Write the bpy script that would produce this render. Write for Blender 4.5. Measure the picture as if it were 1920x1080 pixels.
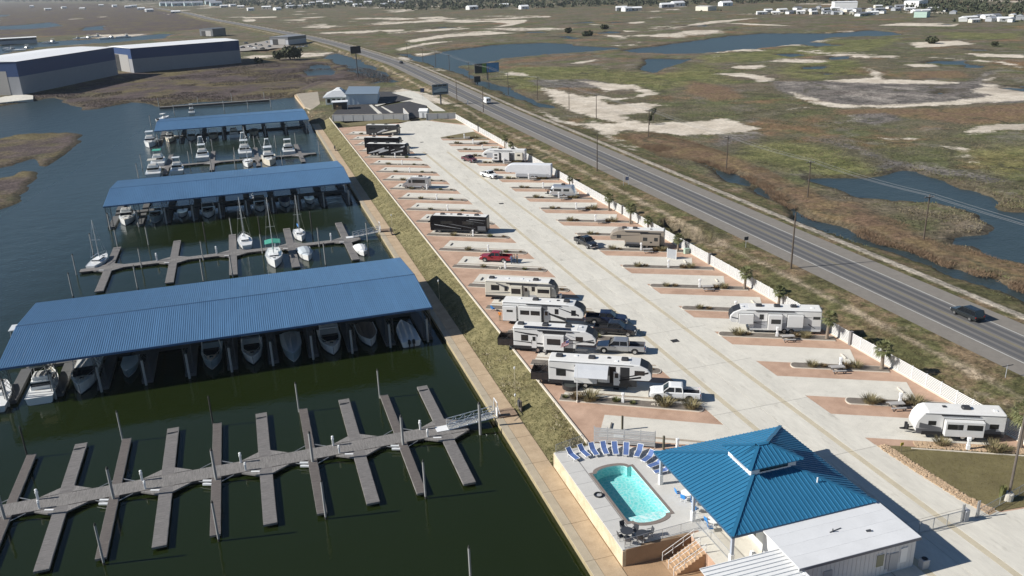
import bpy, math, random
import numpy as np
from mathutils import Vector, Matrix, Quaternion

# ------------------------------------------------------------------ camera, sky, sun, exposure
scene = bpy.context.scene
for o in list(bpy.data.objects):
    bpy.data.objects.remove(o)
C = scene.collection
random.seed(7)
cam_data = bpy.data.cameras.new('camera')
cam = bpy.data.objects.new('camera', cam_data)
C.objects.link(cam)
cam_data.sensor_width = 36.0
cam_data.lens = 36.0*1584/1920
cam_data.clip_start = 0.5
cam_data.clip_end = 30000
AX = [[0.9521269, -0.304081, -0.0314514], [0.1330262, 0.319487, 0.9382068], [-0.2752425, -0.8974758, 0.3446429]]          # camera x, y, z axes in the world
cam.matrix_world = Matrix(((AX[0][0],AX[1][0],AX[2][0],0),(AX[0][1],AX[1][1],AX[2][1],0),(AX[0][2],AX[1][2],AX[2][2],50.0),(0,0,0,1)))
scene.camera = cam
SUN_EL = math.radians(32)
SUN_AZ = math.radians(-80.8)          # from +Y towards +X
world = bpy.data.worlds.new('World'); scene.world = world; world.use_nodes = True
wn = world.node_tree.nodes; wl = world.node_tree.links
bg = wn['Background']; sky = wn.new('ShaderNodeTexSky'); sky.sky_type = 'NISHITA'; sky.sun_disc = False
sky.sun_elevation = SUN_EL; sky.sun_rotation = SUN_AZ; sky.air_density = 1.0; sky.dust_density = 0.05; sky.ozone_density = 4.5; sky.altitude = 200
wl.new(sky.outputs[0], bg.inputs[0]); bg.inputs[1].default_value = 0.055
sd_ = bpy.data.lights.new('sun', 'SUN'); sd_.energy = 5.0; sd_.angle = math.radians(0.55); sd_.color = (1.0, 0.965, 0.90)
sun = bpy.data.objects.new('sun', sd_); C.objects.link(sun)
sv = Vector((math.sin(SUN_AZ)*math.cos(SUN_EL), math.cos(SUN_AZ)*math.cos(SUN_EL), math.sin(SUN_EL)))
sun.rotation_euler = (-sv).to_track_quat('-Z','Y').to_euler()
scene.view_settings.view_transform = 'Standard'
scene.view_settings.look = 'None'
scene.view_settings.exposure = 0.43
scene.view_settings.gamma = 1.0

WATER, DOCK, WALK = -2.8, -2.3, -1.8

# ------------------------------------------------------------------ helpers
class MB:
    def __init__(s): s.v = []; s.f = []
    def add(s, vs, fs):
        o = len(s.v); s.v += [tuple(p) for p in vs]; s.f += [tuple(o+i for i in f) for f in fs]; return s
    def box(s, x0,x1,y0,y1,z0,z1):
        return s.add([(x0,y0,z0),(x1,y0,z0),(x1,y1,z0),(x0,y1,z0),(x0,y0,z1),(x1,y0,z1),(x1,y1,z1),(x0,y1,z1)],
            [(0,3,2,1),(4,5,6,7),(0,1,5,4),(1,2,6,5),(2,3,7,6),(3,0,4,7)])
    def rbox(s, x0,x1,y0,y1,z0,z1,c=.05):          # box with chamfered upright and top edges
        def ring(i,z): return [(x0+i,y0+c,z),(x0+c,y0+i,z),(x1-c,y0+i,z),(x1-i,y0+c,z),(x1-i,y1-c,z),(x1-c,y1-i,z),(x0+c,y1-i,z),(x0+i,y1-c,z)]
        return s.loft([ring(0,z0),ring(0,z1-c),ring(c*.7,z1)])
    def obox(s, cx,cy,cz,sx,sy,sz,rz=0):
        c,n = math.cos(rz),math.sin(rz); vs=[]
        for z in (-.5,.5):
            for x,y in ((-.5,-.5),(.5,-.5),(.5,.5),(-.5,.5)):
                a,b = x*sx,y*sy; vs.append((cx+a*c-b*n,cy+a*n+b*c,cz+z*sz))
        return s.add(vs,[(0,3,2,1),(4,5,6,7),(0,1,5,4),(1,2,6,5),(2,3,7,6),(3,0,4,7)])
    def bar(s, a,b,w,h=None):
        h = w if h is None else h
        a,b = Vector(a),Vector(b); d=(b-a).normalized()
        u = d.cross(Vector((0,0,1)))
        u = Vector((1,0,0)) if u.length<1e-4 else u.normalized()
        v = u.cross(d); vs=[]
        for p in (a,b):
            for i,j in ((-.5,-.5),(.5,-.5),(.5,.5),(-.5,.5)): vs.append(p+u*(w*i)+v*(h*j))
        return s.add(vs,[(0,3,2,1),(4,5,6,7),(0,1,5,4),(1,2,6,5),(2,3,7,6),(3,0,4,7)])
    def cyl(s, a,b,r0,r1=None,n=8):
        r1 = r0 if r1 is None else r1
        a,b = Vector(a),Vector(b); d=(b-a).normalized()
        u = d.cross(Vector((0,0,1))); u = Vector((1,0,0)) if u.length<1e-4 else u.normalized()
        v = u.cross(d); rings=[]
        for p,r in ((a,r0),(b,r1)):
            rings.append([p+u*(r*math.cos(6.2832*i/n))+v*(r*math.sin(6.2832*i/n)) for i in range(n)])
        return s.loft(rings)
    def tube(s, pts, r, n=6):
        for a,b in zip(pts[:-1],pts[1:]): s.cyl(a,b,r,r,n)
        return s
    def loft(s, rings, cap=True, closed=True):
        n=len(rings[0]); o=len(s.v)
        for r in rings: s.v += [tuple(p) for p in r]
        for k in range(len(rings)-1):
            for i in range(n if closed else n-1):
                j=(i+1)%n; s.f.append((o+k*n+i,o+k*n+j,o+(k+1)*n+j,o+(k+1)*n+i))
        if cap:
            s.f.append(tuple(o+i for i in reversed(range(n)))); m=o+(len(rings)-1)*n; s.f.append(tuple(m+i for i in range(n)))
        return s
    def prism(s, pts, z0, z1):
        return s.loft([[(p[0],p[1],z0) for p in pts],[(p[0],p[1],z1) for p in pts]])
    def yprism(s, pts, y0, y1):
        return s.loft([[(p[0],y0,p[1]) for p in pts],[(p[0],y1,p[1]) for p in pts]])
    def poly(s, pts):
        o=len(s.v); s.v += [tuple(p) for p in pts]; s.f.append(tuple(range(o,o+len(pts)))); return s
    def lathe(s, prof, n=10, cx=0, cy=0):
        return s.loft([[(cx+r*math.cos(6.2832*i/n),cy+r*math.sin(6.2832*i/n),z) for i in range(n)] for r,z in prof])
    def mesh(s, name, m, smooth=False):
        me = bpy.data.meshes.new(name); me.from_pydata(s.v,[],s.f)
        me.materials.append(m)
        if smooth: me.polygons.foreach_set('use_smooth',[True]*len(me.polygons))
        me.update(); return me
    def build(s, name, m, parent=None, loc=None, rz=0, smooth=False):
        return place(s.mesh(name,m,smooth),name,parent,loc,rz)

def place(me, name, parent=None, loc=None, rz=0):
    o = bpy.data.objects.new(name, me); C.objects.link(o)
    if parent is not None: o.parent = parent
    if loc is not None: o.location = loc
    if rz: o.rotation_euler = (0,0,rz)
    return o
def tag(o, label=None, cat=None, group=None, kind=None):
    if label: o['label']=label
    if cat: o['category']=cat
    if group: o['group']=group
    if kind: o['kind']=kind
    return o
def thing(name, label, cat, loc=(0,0,0), rz=0, group=None):
    o = bpy.data.objects.new(name, None); C.objects.link(o)
    o.location = loc; o.rotation_euler=(0,0,rz); o.empty_display_size=.3
    return tag(o,label,cat,group)
def copy_tree(o, parent=None):
    c = o.copy(); C.objects.link(c)
    if parent is not None: c.parent = parent
    for ch in o.children: copy_tree(ch,c)
    return c
def struct(o): o['kind']='structure'; return o
ORD = ['first','second','third','fourth','fifth','sixth','seventh','eighth','ninth','tenth','eleventh','twelfth','thirteenth','fourteenth','fifteenth','sixteenth','seventeenth','eighteenth','nineteenth','twentieth']
def ordw(i):
    if i<20: return ORD[i]
    t={2:'twenty',3:'thirty',4:'forty',5:'fifty'}[(i+1)//10]
    u=(i+1)%10
    return (t[:-1]+'ieth') if u==0 else t+'-'+ORD[u-1]

# ------------------------------------------------------------------ materials
_M={}
def mat(name, col, rough=.6, metal=0, var=.12, scale=1.5, bump=0., coat=0., spec=.5, stretch=(1,1,1), col2=None, fine=14., bscale=None, stain=0.):
    if name in _M: return _M[name]
    m = bpy.data.materials.new(name); m.use_nodes=True; nt=m.node_tree; N=nt.nodes; L=nt.links
    b=N['Principled BSDF']
    b.inputs['Roughness'].default_value=rough; b.inputs['Metallic'].default_value=metal
    b.inputs['Coat Weight'].default_value=coat; b.inputs['Coat Roughness'].default_value=.08
    b.inputs['Specular IOR Level'].default_value=spec
    tc=N.new('ShaderNodeTexCoord'); oi=N.new('ShaderNodeObjectInfo')
    mp=N.new('ShaderNodeMapping'); mp.inputs['Scale'].default_value=stretch; L.new(tc.outputs['Object'],mp.inputs['Vector'])
    mul=N.new('ShaderNodeVectorMath'); mul.operation='MULTIPLY_ADD'; mul.inputs[1].default_value=(1,1,1)
    sc=N.new('ShaderNodeMath'); sc.operation='MULTIPLY'; sc.inputs[1].default_value=40; L.new(oi.outputs['Random'],sc.inputs[0])
    cb=N.new('ShaderNodeCombineXYZ'); L.new(sc.outputs[0],cb.inputs[0]); L.new(sc.outputs[0],cb.inputs[1])
    L.new(mp.outputs[0],mul.inputs[0]); L.new(cb.outputs[0],mul.inputs[2])
    n1=N.new('ShaderNodeTexNoise'); n1.inputs['Scale'].default_value=scale; n1.inputs['Detail'].default_value=5; n1.inputs['Roughness'].default_value=.65
    n2=N.new('ShaderNodeTexNoise'); n2.inputs['Scale'].default_value=scale*fine; n2.inputs['Detail'].default_value=3
    L.new(mul.outputs[0],n1.inputs['Vector']); L.new(mul.outputs[0],n2.inputs['Vector'])
    ad=N.new('ShaderNodeMath'); ad.operation='MULTIPLY_ADD'; ad.inputs[1].default_value=.5; L.new(n2.outputs[0],ad.inputs[0]); L.new(n1.outputs[0],ad.inputs[2])
    mr=N.new('ShaderNodeMapRange'); mr.inputs[1].default_value=.45; mr.inputs[2].default_value=1.05; L.new(ad.outputs[0],mr.inputs[0])
    mx=N.new('ShaderNodeMix'); mx.data_type='RGBA'
    lo=[max(0,c*(1-var)) for c in col]; hi=[min(1,c*(1+var)) for c in (col2 or col)]
    mx.inputs['A'].default_value=(*lo,1); mx.inputs['B'].default_value=(*hi,1); L.new(mr.outputs[0],mx.inputs['Factor'])
    colout=mx.outputs['Result']
    if stain:
        n4=N.new('ShaderNodeTexNoise'); n4.inputs['Scale'].default_value=.75; n4.inputs['Detail'].default_value=4; n4.inputs['Roughness'].default_value=.7; L.new(mul.outputs[0],n4.inputs['Vector'])
        r4=N.new('ShaderNodeMapRange'); r4.inputs[1].default_value=.58; r4.inputs[2].default_value=.72; r4.inputs[3].default_value=0; r4.inputs[4].default_value=stain; L.new(n4.outputs[0],r4.inputs[0])
        m4=N.new('ShaderNodeMix'); m4.data_type='RGBA'; m4.inputs['B'].default_value=(col[0]*.55,col[1]*.53,col[2]*.5,1); L.new(colout,m4.inputs['A']); L.new(r4.outputs[0],m4.inputs['Factor']); colout=m4.outputs['Result']
    L.new(colout,b.inputs['Base Color'])
    if bump:
        bp=N.new('ShaderNodeBump'); bp.inputs['Strength'].default_value=bump; bp.inputs['Distance'].default_value=.05
        if bscale:
            n3=N.new('ShaderNodeTexNoise'); n3.inputs['Scale'].default_value=bscale; L.new(mul.outputs[0],n3.inputs['Vector']); L.new(n3.outputs[0],bp.inputs['Height'])
        else: L.new(n2.outputs[0],bp.inputs['Height'])
        L.new(bp.outputs[0],b.inputs['Normal'])
    _M[name]=m; return m
def paint(name,col,rough=.35,coat=.4,var=.04): return mat(name,col,rough,0,var,.8,coat=coat)

CONC = mat('concrete',(.60,.568,.495),.85,0,.16,.3,bump=.25,fine=9,stretch=(1,.3,1),stain=.55)
CONC_G = mat('gutter_concrete',(.50,.44,.325),.9,0,.14,.6,bump=.2)
CONC_W = mat('pale_concrete',(.61,.575,.50),.85,0,.12,.5,bump=.2,stain=.35)
CURB = mat('curb_concrete',(.62,.56,.47),.8,0,.08,.8)
ORANGE = mat('red_gravel',(.40,.25,.17),.95,0,.20,.35,bump=.6,fine=34,col2=(.48,.325,.235))
MULCH = mat('grey_gravel',(.17,.145,.12),.95,0,.3,1.2,bump=.7,fine=16)
GSTRIP = mat('pale_gravel',(.36,.30,.235),.95,0,.2,1.0,bump=.5)
ROCK = mat('tan_rock',(.43,.31,.20),.9,0,.3,1.2,bump=.4)
WOOD = mat('grey_wood',(.175,.163,.155),.85,0,.5,1.3,bump=.5,stretch=(.5,6,1),fine=4)
WOODX = mat('grey_wood_cross',(.205,.192,.18),.85,0,.5,1.3,bump=.5,stretch=(6,.5,1),fine=4)
WOOD_D = mat('dark_wood',(.12,.10,.085),.85,0,.25,1.5,bump=.4,stretch=(1,6,1))
FLOAT = mat('black_float',(.02,.02,.022),.6)
GALV = mat('galvanised_steel',(.42,.43,.44),.45,.6,.1,2)
STEEL_D = mat('dark_steel',(.08,.085,.095),.5,.5)
PILE = mat('grey_piling',(.31,.31,.30),.7,0,.18,1.2,stretch=(1,1,.3))
PILE_D = mat('tarred_piling',(.035,.033,.03),.7,0,.2,1.2)
BLACK = mat('black_rubber',(.015,.015,.017),.7)
WHITE = mat('white_paint',(.78,.78,.77),.45,0,.05,1.2)
WHITE_G = mat('white_gelcoat',(.74,.74,.72),.25,0,.05,.8,coat=.5)
CREAM = mat('cream_gelcoat',(.62,.57,.47),.35,0,.08,1)
GLASS = mat('dark_glass',(.012,.014,.017),.06,0,.1,1,spec=.8)
TINT = mat('window_tint',(.02,.022,.024),.12,0,.1,1,spec=.6)
BLUE_ROOF = mat('blue_roof_metal',(.072,.160,.285),.5,.0,.14,.22,stretch=(1,.3,1),fine=5)
TEAL_ROOF = mat('teal_roof_metal',(.030,.165,.30),.42,.1,.10,.5)
TEAL_TRIM = mat('teal_roof_trim',(.026,.145,.265),.4,.1,.05,.6)
GREY_C = mat('grey_canvas',(.2,.21,.22),.9)
BLUE_C = mat('blue_canvas',(.03,.16,.42),.85)
GREEN_C = mat('green_canvas',(.05,.30,.22),.85)
ALU = mat('aluminium',(.62,.64,.66),.3,.7,.05,2)
RED_P = mat('red_plastic',(.5,.03,.03),.5)
CHROME = mat('chrome_trim',(.55,.56,.58),.2,.9,.05,2)
LAMP_R = mat('tail_lens',(.35,.02,.02),.25)
LAMP_W = mat('head_lens',(.75,.77,.78),.12,coat=.5)

# ------------------------------------------------------------------ water
def water_mat():
    m=bpy.data.materials.new('harbour_water'); m.use_nodes=True; nt=m.node_tree; N=nt.nodes; L=nt.links; b=N['Principled BSDF']
    tc=N.new('ShaderNodeTexCoord')
    n0=N.new('ShaderNodeTexNoise'); n0.inputs['Scale'].default_value=.02; n0.inputs['Detail'].default_value=3; L.new(tc.outputs['Object'],n0.inputs['Vector'])
    mx=N.new('ShaderNodeMix'); mx.data_type='RGBA'; mx.inputs['A'].default_value=(.0105,.0165,.0035,1); mx.inputs['B'].default_value=(.013,.020,.0055,1)
    L.new(n0.outputs[0],mx.inputs['Factor']); mo=N.new('ShaderNodeMix'); mo.data_type='RGBA'; L.new(mx.outputs['Result'],mo.inputs['A']); mo.inputs['B'].default_value=(.032,.050,.055,1); L.new(mo.outputs['Result'],b.inputs['Base Color'])   # murky in the slips, bluer open water
    b.inputs['Roughness'].default_value=.07; b.inputs['IOR'].default_value=1.33
    n1=N.new('ShaderNodeTexNoise'); n1.inputs['Scale'].default_value=1.4; n1.inputs['Detail'].default_value=3; L.new(tc.outputs['Object'],n1.inputs['Vector'])
    n2=N.new('ShaderNodeTexNoise'); n2.inputs['Scale'].default_value=.25; n2.inputs['Detail'].default_value=2; L.new(tc.outputs['Object'],n2.inputs['Vector'])
    ad=N.new('ShaderNodeMath'); ad.operation='MULTIPLY_ADD'; ad.inputs[1].default_value=.5; L.new(n1.outputs[0],ad.inputs[0]); L.new(n2.outputs[0],ad.inputs[2])
    n4=N.new('ShaderNodeTexNoise'); n4.inputs['Scale'].default_value=.012; n4.inputs['Detail'].default_value=2; L.new(tc.outputs['Object'],n4.inputs['Vector'])
    sx=N.new('ShaderNodeSeparateXYZ'); L.new(tc.outputs['Object'],sx.inputs[0])
    op=N.new('ShaderNodeMapRange'); op.inputs[1].default_value=18; op.inputs[2].default_value=75; op.inputs[3].default_value=0; op.inputs[4].default_value=.9; ab=N.new('ShaderNodeMath'); ab.operation='ABSOLUTE'; ac_=N.new('ShaderNodeMath'); ac_.operation='ADD'; ac_.inputs[1].default_value=6; L.new(sx.outputs[0],ac_.inputs[0]); L.new(ac_.outputs[0],ab.inputs[0]); yy=N.new('ShaderNodeMath'); yy.operation='MULTIPLY_ADD'; yy.inputs[1].default_value=.17; yy.inputs[2].default_value=-28; L.new(sx.outputs[1],yy.inputs[0]); ys_=N.new('ShaderNodeMath'); ys_.operation='ADD'; L.new(ab.outputs[0],ys_.inputs[0]); L.new(yy.outputs[0],ys_.inputs[1]); L.new(ys_.outputs[0],op.inputs[0])  # open water is breezier than the slips
    rg=N.new('ShaderNodeMapRange'); rg.inputs[1].default_value=.35; rg.inputs[2].default_value=.65; rg.inputs[3].default_value=.06; rg.inputs[4].default_value=.28; L.new(n4.outputs[0],rg.inputs[0])
    sm=N.new('ShaderNodeMath'); sm.operation='ADD'; L.new(rg.outputs[0],sm.inputs[0]); L.new(op.outputs[0],sm.inputs[1])
    bl=N.new('ShaderNodeMapRange'); bl.inputs[1].default_value=.0; bl.inputs[2].default_value=.8; L.new(op.outputs[0],bl.inputs[0]); L.new(bl.outputs[0],mo.inputs['Factor'])
    ro=N.new('ShaderNodeMapRange'); ro.inputs[1].default_value=0; ro.inputs[2].default_value=.9; ro.inputs[3].default_value=.06; ro.inputs[4].default_value=.30; L.new(op.outputs[0],ro.inputs[0]); L.new(ro.outputs[0],b.inputs['Roughness'])
    bp=N.new('ShaderNodeBump'); bp.inputs['Distance'].default_value=.25; L.new(sm.outputs[0],bp.inputs['Strength']); L.new(ad.outputs[0],bp.inputs['Height']); L.new(bp.outputs[0],b.inputs['Normal'])
    return m
W=MB(); W.poly([(-20000,-500,WATER),(20000,-500,WATER),(20000,20000,WATER),(-20000,20000,WATER)])
struct(W.build('water',water_mat()))

# ------------------------------------------------------------------ terrain: marsh, ponds, sand, verges
rng=np.random.default_rng(3)
_lat=rng.random((256,256))
def vnoise(x,y):
    xi=np.floor(x).astype(int); yi=np.floor(y).astype(int); fx=x-xi; fy=y-yi
    fx=fx*fx*(3-2*fx); fy=fy*fy*(3-2*fy); a=_lat[xi%256,yi%256]; b=_lat[(xi+1)%256,yi%256]; c=_lat[xi%256,(yi+1)%256]; d=_lat[(xi+1)%256,(yi+1)%256]
    return (a*(1-fx)+b*fx)*(1-fy)+(c*(1-fx)+d*fx)*fy
def fbm(x,y,s,o=4):
    t=0; amp=.5; 
    for k in range(o): t=t+amp*(vnoise(x/s+17.3*k,y/s+9.1*k)-.5); s=s/2.03; amp*=.55
    return t
def sdist(X,Y,poly,m=40.):
    p=np.array(poly,float); out=np.full(X.shape,-m)
    lo=p.min(0)-m; hi=p.max(0)+m
    I=np.where((X>lo[0])&(X<hi[0])&(Y>lo[1])&(Y<hi[1]))[0]
    if len(I)==0: return out
    x=X[I];y=Y[I]; d=np.full(len(I),1e9); ins=np.zeros(len(I),bool)
    for a,b in zip(p,np.roll(p,-1,0)):
        e=b-a; L2=e@e+1e-9; t=np.clip(((x-a[0])*e[0]+(y-a[1])*e[1])/L2,0,1)
        d=np.minimum(d,np.hypot(x-a[0]-t*e[0],y-a[1]-t*e[1]))
        c=((a[1]>y)!=(b[1]>y)); 
        with np.errstate(divide='ignore',invalid='ignore'): xx=(b[0]-a[0])*(y-a[1])/(b[1]-a[1]+1e-12)+a[0]
        ins^=c&(x<xx)
    out[I]=np.clip(np.where(ins,d,-d),-m,m)
    return out
WATERS=[
 [(25.2,-200),(25.2,392)]+[(30.33,446.13),(16.94,440.59),(4.29,443.76),(-8.32,446.93),(-18.36,448.58),(-28.15,445.90),(-35.20,441.84),(-40.05,442.65),(-47.39,459.33),(-51.90,468.47),(-58.38,459.48),(-64.82,453.03),(-71.61,451.03),(-80.63,472.50),(-89.84,500.11),(-97.26,514.08),(-103.04,503.37),(-116.17,489.04),(-138.26,466.21)]+[(-900,400),(-900,-200)],
 [(119.27,681.66),(127.53,663.34),(132.40,637.27),(156.36,669.65),(176.29,684.73),(204.41,708.94),(228.36,710.04),(246.11,701.76),(261.93,680.13),(262.91,644.07),(274.28,617.96),(277.40,596.72),(254.36,595.18),(219.05,590.31),(176.48,582.53),(149.93,552.12),(134.18,546.89),(134.12,519.61),(130.11,487.31),(128.46,463.21),(130.32,444.56),(130.80,417.68),(128.35,393.00),(126.54,364.58),(126.62,342.13),(121.22,345.26),(122.51,373.00),(122.37,405.91),(120.28,437.35),(124.12,481.62),(123.91,519.38),(121.52,586.30)],
 [(268.74,589.12),(286.11,598.53),(307.39,605.63),(340.33,624.44),(402.53,661.33),(441.79,667.67),(483.02,625.67),(527.03,637.42),(527.42,607.71),(510.54,571.79),(488.20,577.38),(459.91,588.77),(418.35,567.85),(373.96,541.96),(333.70,535.40),(306.94,530.41),(290.83,533.02),(268.45,561.43)],
 [(257.63,520.15),(265.16,514.36),(272.71,499.54),(287.08,506.70),(261.28,478.43),(250.71,474.25),(231.13,447.91),(222.87,440.21),(223.12,453.52)],
 [(338.11,495.29),(349.99,490.72),(347.17,473.75),(332.53,471.44)],[(349.67,453.74),(363.45,456.38),(353.50,442.19),(345.44,444.13)],[(304.89,420.03),(318.35,415.68),(306.74,404.84),(298.31,407.44)],
 [(141.36,186.10),(149.04,185.21),(159.22,181.02),(169.02,184.99),(169.53,179.61),(168.82,168.96),(167.87,158.73),(164.67,148.79),(159.18,145.99),(159.11,141.94),(162.48,139.42),(163.39,129.58),(134.75,104.85),(134.61,113.61),(132.98,116.01),(132.22,120.23),(133.40,124.92),(130.49,127.34),(134.91,130.59),(142.68,128.82),(149.04,134.62),(150.02,137.84),(153.28,143.58),(152.18,153.44),(144.88,159.00),(139.15,164.47),(139.84,171.84)],
 [(124.99,220.19),(127.62,215.52),(125.95,191.38),(122.83,187.48),(121.06,195.80)],
 [(124.82,183.93),(117.43,153.86),(119.29,131.82),(121.54,127.03),(120.57,116.90),(121.63,109.75),(122.46,102.36),(121.60,88.84),(117.01,85.05),(118.40,98.60),(117.22,105.39),(116.23,112.33),(116.25,121.09),(116.65,128.40),(114.33,149.61),(121.07,179.39)],
 [(123.04,244.28),(125.98,240.78),(123.57,234.32),(121.70,237.15)],
 [(40.73,573.64),(53.59,627.39),(59.15,609.77),(60.15,556.38),(53.01,539.71),(41.80,547.32)],
 [(63.13,669.66),(78.90,726.66),(81.37,694.30),(82.48,670.84),(87.33,616.37),(86.22,541.98),(84.49,501.79),(88.03,480.88),(82.54,475.64),(77.10,482.11),(67.75,479.48),(72.10,488.34),(77.92,499.82),(72.13,523.30),(68.27,562.07),(69.02,616.02),(67.03,651.15)],
 [(-716.90,2907.77),(-573.52,2745.06),(-549.87,2569.60),(-631.79,2556.76)],[(-443.48,1780.16),(-363.09,1802.76),(-329.59,1890.94),(-267.87,1645.77),(-300.72,1561.13),(-409.78,1641.15)],[(-218.89,1528.21),(-198.86,1587.26),(-175.34,1389.96),(-208.16,1408.26)],[(-577.12,2331.29),(-449.37,2164.42),(-542.01,2186.50)],
 [(-199.80,1017.67),(-115.44,1045.51),(-79.06,1074.94),(-66.76,1172.19),(-86.76,1192.40),(-119.97,1148.66),(-220.78,1130.61),(-281.16,1069.19),(-220.83,829.51)],
 [(85.10,159.13),(83.85,150.84),(87.88,146.98),(86.43,142.38),(83.11,145.02),(82.78,153.02)]]
ISLES=[[(-102.52,374.13),(-92.27,377.75),(-87.72,386.13),(-67.31,380.81),(-62.21,368.49),(-60.33,342.62),(-61.60,317.50),(-62.85,305.71),(-66.30,307.40),(-68.30,324.89),(-72.93,323.16),(-74.98,311.67),(-85.37,303.42)],[(-80.95,285.20),(-71.01,292.30),(-69.94,301.99),(-64.51,295.02),(-61.89,285.48),(-62.86,272.91),(-62.42,265.56),(-62.45,250.51),(-68.07,232.04)]]
SANDS=[
 [(171.60,422.71),(178.75,404.37),(187.30,391.06),(183.26,358.22),(170.84,350.98),(159.04,348.03),(153.63,353.26),(148.99,336.87),(164.14,333.47),(167.68,324.08),(154.03,309.89),(142.61,306.90),(140.14,293.44),(144.92,285.19),(154.51,281.29),(171.88,281.52),(171.51,257.56),(162.78,252.50),(141.31,256.90),(132.97,269.64),(125.25,273.77),(118.11,266.85),(116.02,237.57),(114.18,241.39),(119.85,281.66),(112.15,303.23),(116.25,339.93),(123.06,308.77),(127.13,292.21),(132.34,289.36),(127.91,315.20),(127.48,331.74),(135.73,380.90),(143.48,406.44),(150.05,390.20),(150.17,363.53),(159.34,366.42),(167.08,384.25)],
 [(237.56,337.67),(231.85,313.95),(230.70,292.31),(242.74,281.75),(269.93,274.34),(294.27,279.84),(301.43,295.48),(320.31,305.53),(316.34,282.03),(316.16,266.49),(303.99,255.80),(296.58,263.73),(261.67,265.63),(236.21,273.92),(221.42,282.49),(223.66,303.67)],
 [(274.89,359.99),(291.61,354.25),(301.45,355.86),(329.60,398.45),(322.33,377.05),(301.12,347.90),(316.88,327.06),(322.11,318.65),(308.31,317.95),(286.69,334.37),(271.41,349.28)],
 [(330.15,318.32),(353.21,334.74),(352.01,327.23),(327.54,312.66),(325.82,290.81),(316.34,282.03),(318.48,306.70)],
 [(266.53,433.22),(277.13,443.71),(290.88,437.43),(287.64,428.75),(274.19,420.83)],[(244.89,418.24),(258.10,409.11),(263.21,390.32),(257.06,371.80),(245.49,371.41),(248.54,385.75),(245.98,402.03)],
 [(224.86,220.48),(234.42,225.92),(246.20,225.66),(261.54,218.50),(253.08,211.08),(235.74,219.26),(228.69,217.29),(222.53,216.11)],
 [(202.16,205.07),(205.99,199.28),(197.79,191.72),(194.17,183.48),(191.18,184.97),(194.81,190.63),(201.46,196.07),(200.47,201.17)],
 [(205.60,291.65),(215.31,291.02),(214.83,287.95),(203.79,286.20)],[(194.30,224.48),(203.85,217.33),(199.33,217.59),(194.29,221.28)],[(351.80,396.51),(364.85,386.93),(360.53,376.11),(348.04,381.72)],
 [(393.01,424.81),(404.24,383.53),(399.01,365.38),(386.84,347.32),(397.08,377.63),(388.46,419.77)],[(609.17,691.22),(635.16,646.33),(600.30,616.26),(567.36,677.55)],[(368.01,487.37),(388.25,460.88),(368.40,476.96)],[(455.85,509.64),(494.35,500.80),(478.64,470.67),(446.63,469.69),(431.20,471.80)],[(425.81,425.77),(442.51,398.87),(425.40,383.03),(415.50,407.21)],
 [(268.38,1324.20),(306.66,1321.32),(305.63,1272.28),(263.01,1259.93)],[(262.66,1155.51),(318.08,1123.96),(350.23,1102.02),(370.19,1095.81),(356.52,1055.50),(317.35,984.69),(294.13,966.49),(276.88,957.47),(318.00,1015.90),(315.28,1089.21),(284.64,1090.88)],[(155.94,1021.36),(189.79,1012.06),(183.43,978.86),(165.95,971.95)],[(189.33,959.91),(261.16,1004.21),(226.42,945.85),(195.53,941.07)],
 [(393.81,1172.43),(429.23,1169.66),(410.77,1125.71)],[(327.84,750.97),(334.81,734.34),(324.76,690.27),(318.88,722.15)],[(365.91,796.39),(376.95,762.36),(357.49,771.97)],[(314.96,659.14),(316.54,642.63),(306.72,636.94)],[(424.99,918.04),(455.27,929.61),(440.37,899.09),(422.80,889.65)],[(385.93,934.06),(394.43,865.38),(381.82,908.65)],
 [(198.53,513.05),(221.74,530.34),(228.31,525.33),(205.23,508.12)],[(147.93,481.85),(154.10,487.90),(156.82,479.11),(155.74,463.35),(146.12,469.89)],[(497.61,843.80),(516.52,763.08),(513.68,715.35),(494.26,776.05)],[(383.09,766.80),(504.47,866.87),(594.09,889.32),(487.37,826.33)],
 [(17.18,1674.40),(81.14,1644.65),(78.19,1589.35),(25.08,1605.95)],[(71.62,1465.95),(120.64,1450.66),(107.75,1395.35)],[(19.83,1559.23),(41.44,1556.76),(38.47,1461.01),(20.55,1460.57)],[(-160.94,2326.63),(-105.26,1947.16),(-135.50,2107.28)],[(-325.71,2048.60),(-280.39,2054.29),(-313.22,1999.74)],[(-278.76,2123.16),(-251.71,2121.87),(-260.52,2061.56)],
 [(153.79,816.14),(210.35,879.62),(259.96,873.80),(271.82,838.95),(198.23,829.69),(152.35,783.43)],[(126.62,717.02),(164.68,772.31),(195.55,777.48),(158.97,746.08),(126.52,697.51)],
 [(59.44,406.38),(73.50,387.27),(84.74,351.97),(88.78,340.96),(84.21,402.24),(79.13,429.14)]]
GREENS=[[(130.18,216.95),(151.75,234.07),(167.64,234.17),(172.13,218.57),(167.58,198.34),(158.78,183.27),(145.76,183.86),(139.60,196.26),(136.35,209.69)],[(285.91,419.38),(328.74,444.65),(354.49,429.20),(300.61,370.73),(273.85,360.67),(264.39,377.97)],[(199.28,199.92),(235.52,195.64),(194.15,159.30),(184.01,171.06)],[(238.24,370.92),(275.09,476.86),(219.87,425.96),(202.52,490.22),(163.77,518.20),(133.89,453.39),(133.26,389.10),(173.42,427.20),(189.05,365.80),(211.38,375.57)],[(287.41,512.27),(356.17,524.09),(434.24,563.64),(482.58,540.06),(398.17,472.87),(315.96,458.55),(266.97,462.64)],[(542.72,578.57),(578.09,524.43),(527.03,477.14),(503.40,520.24)]]
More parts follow.
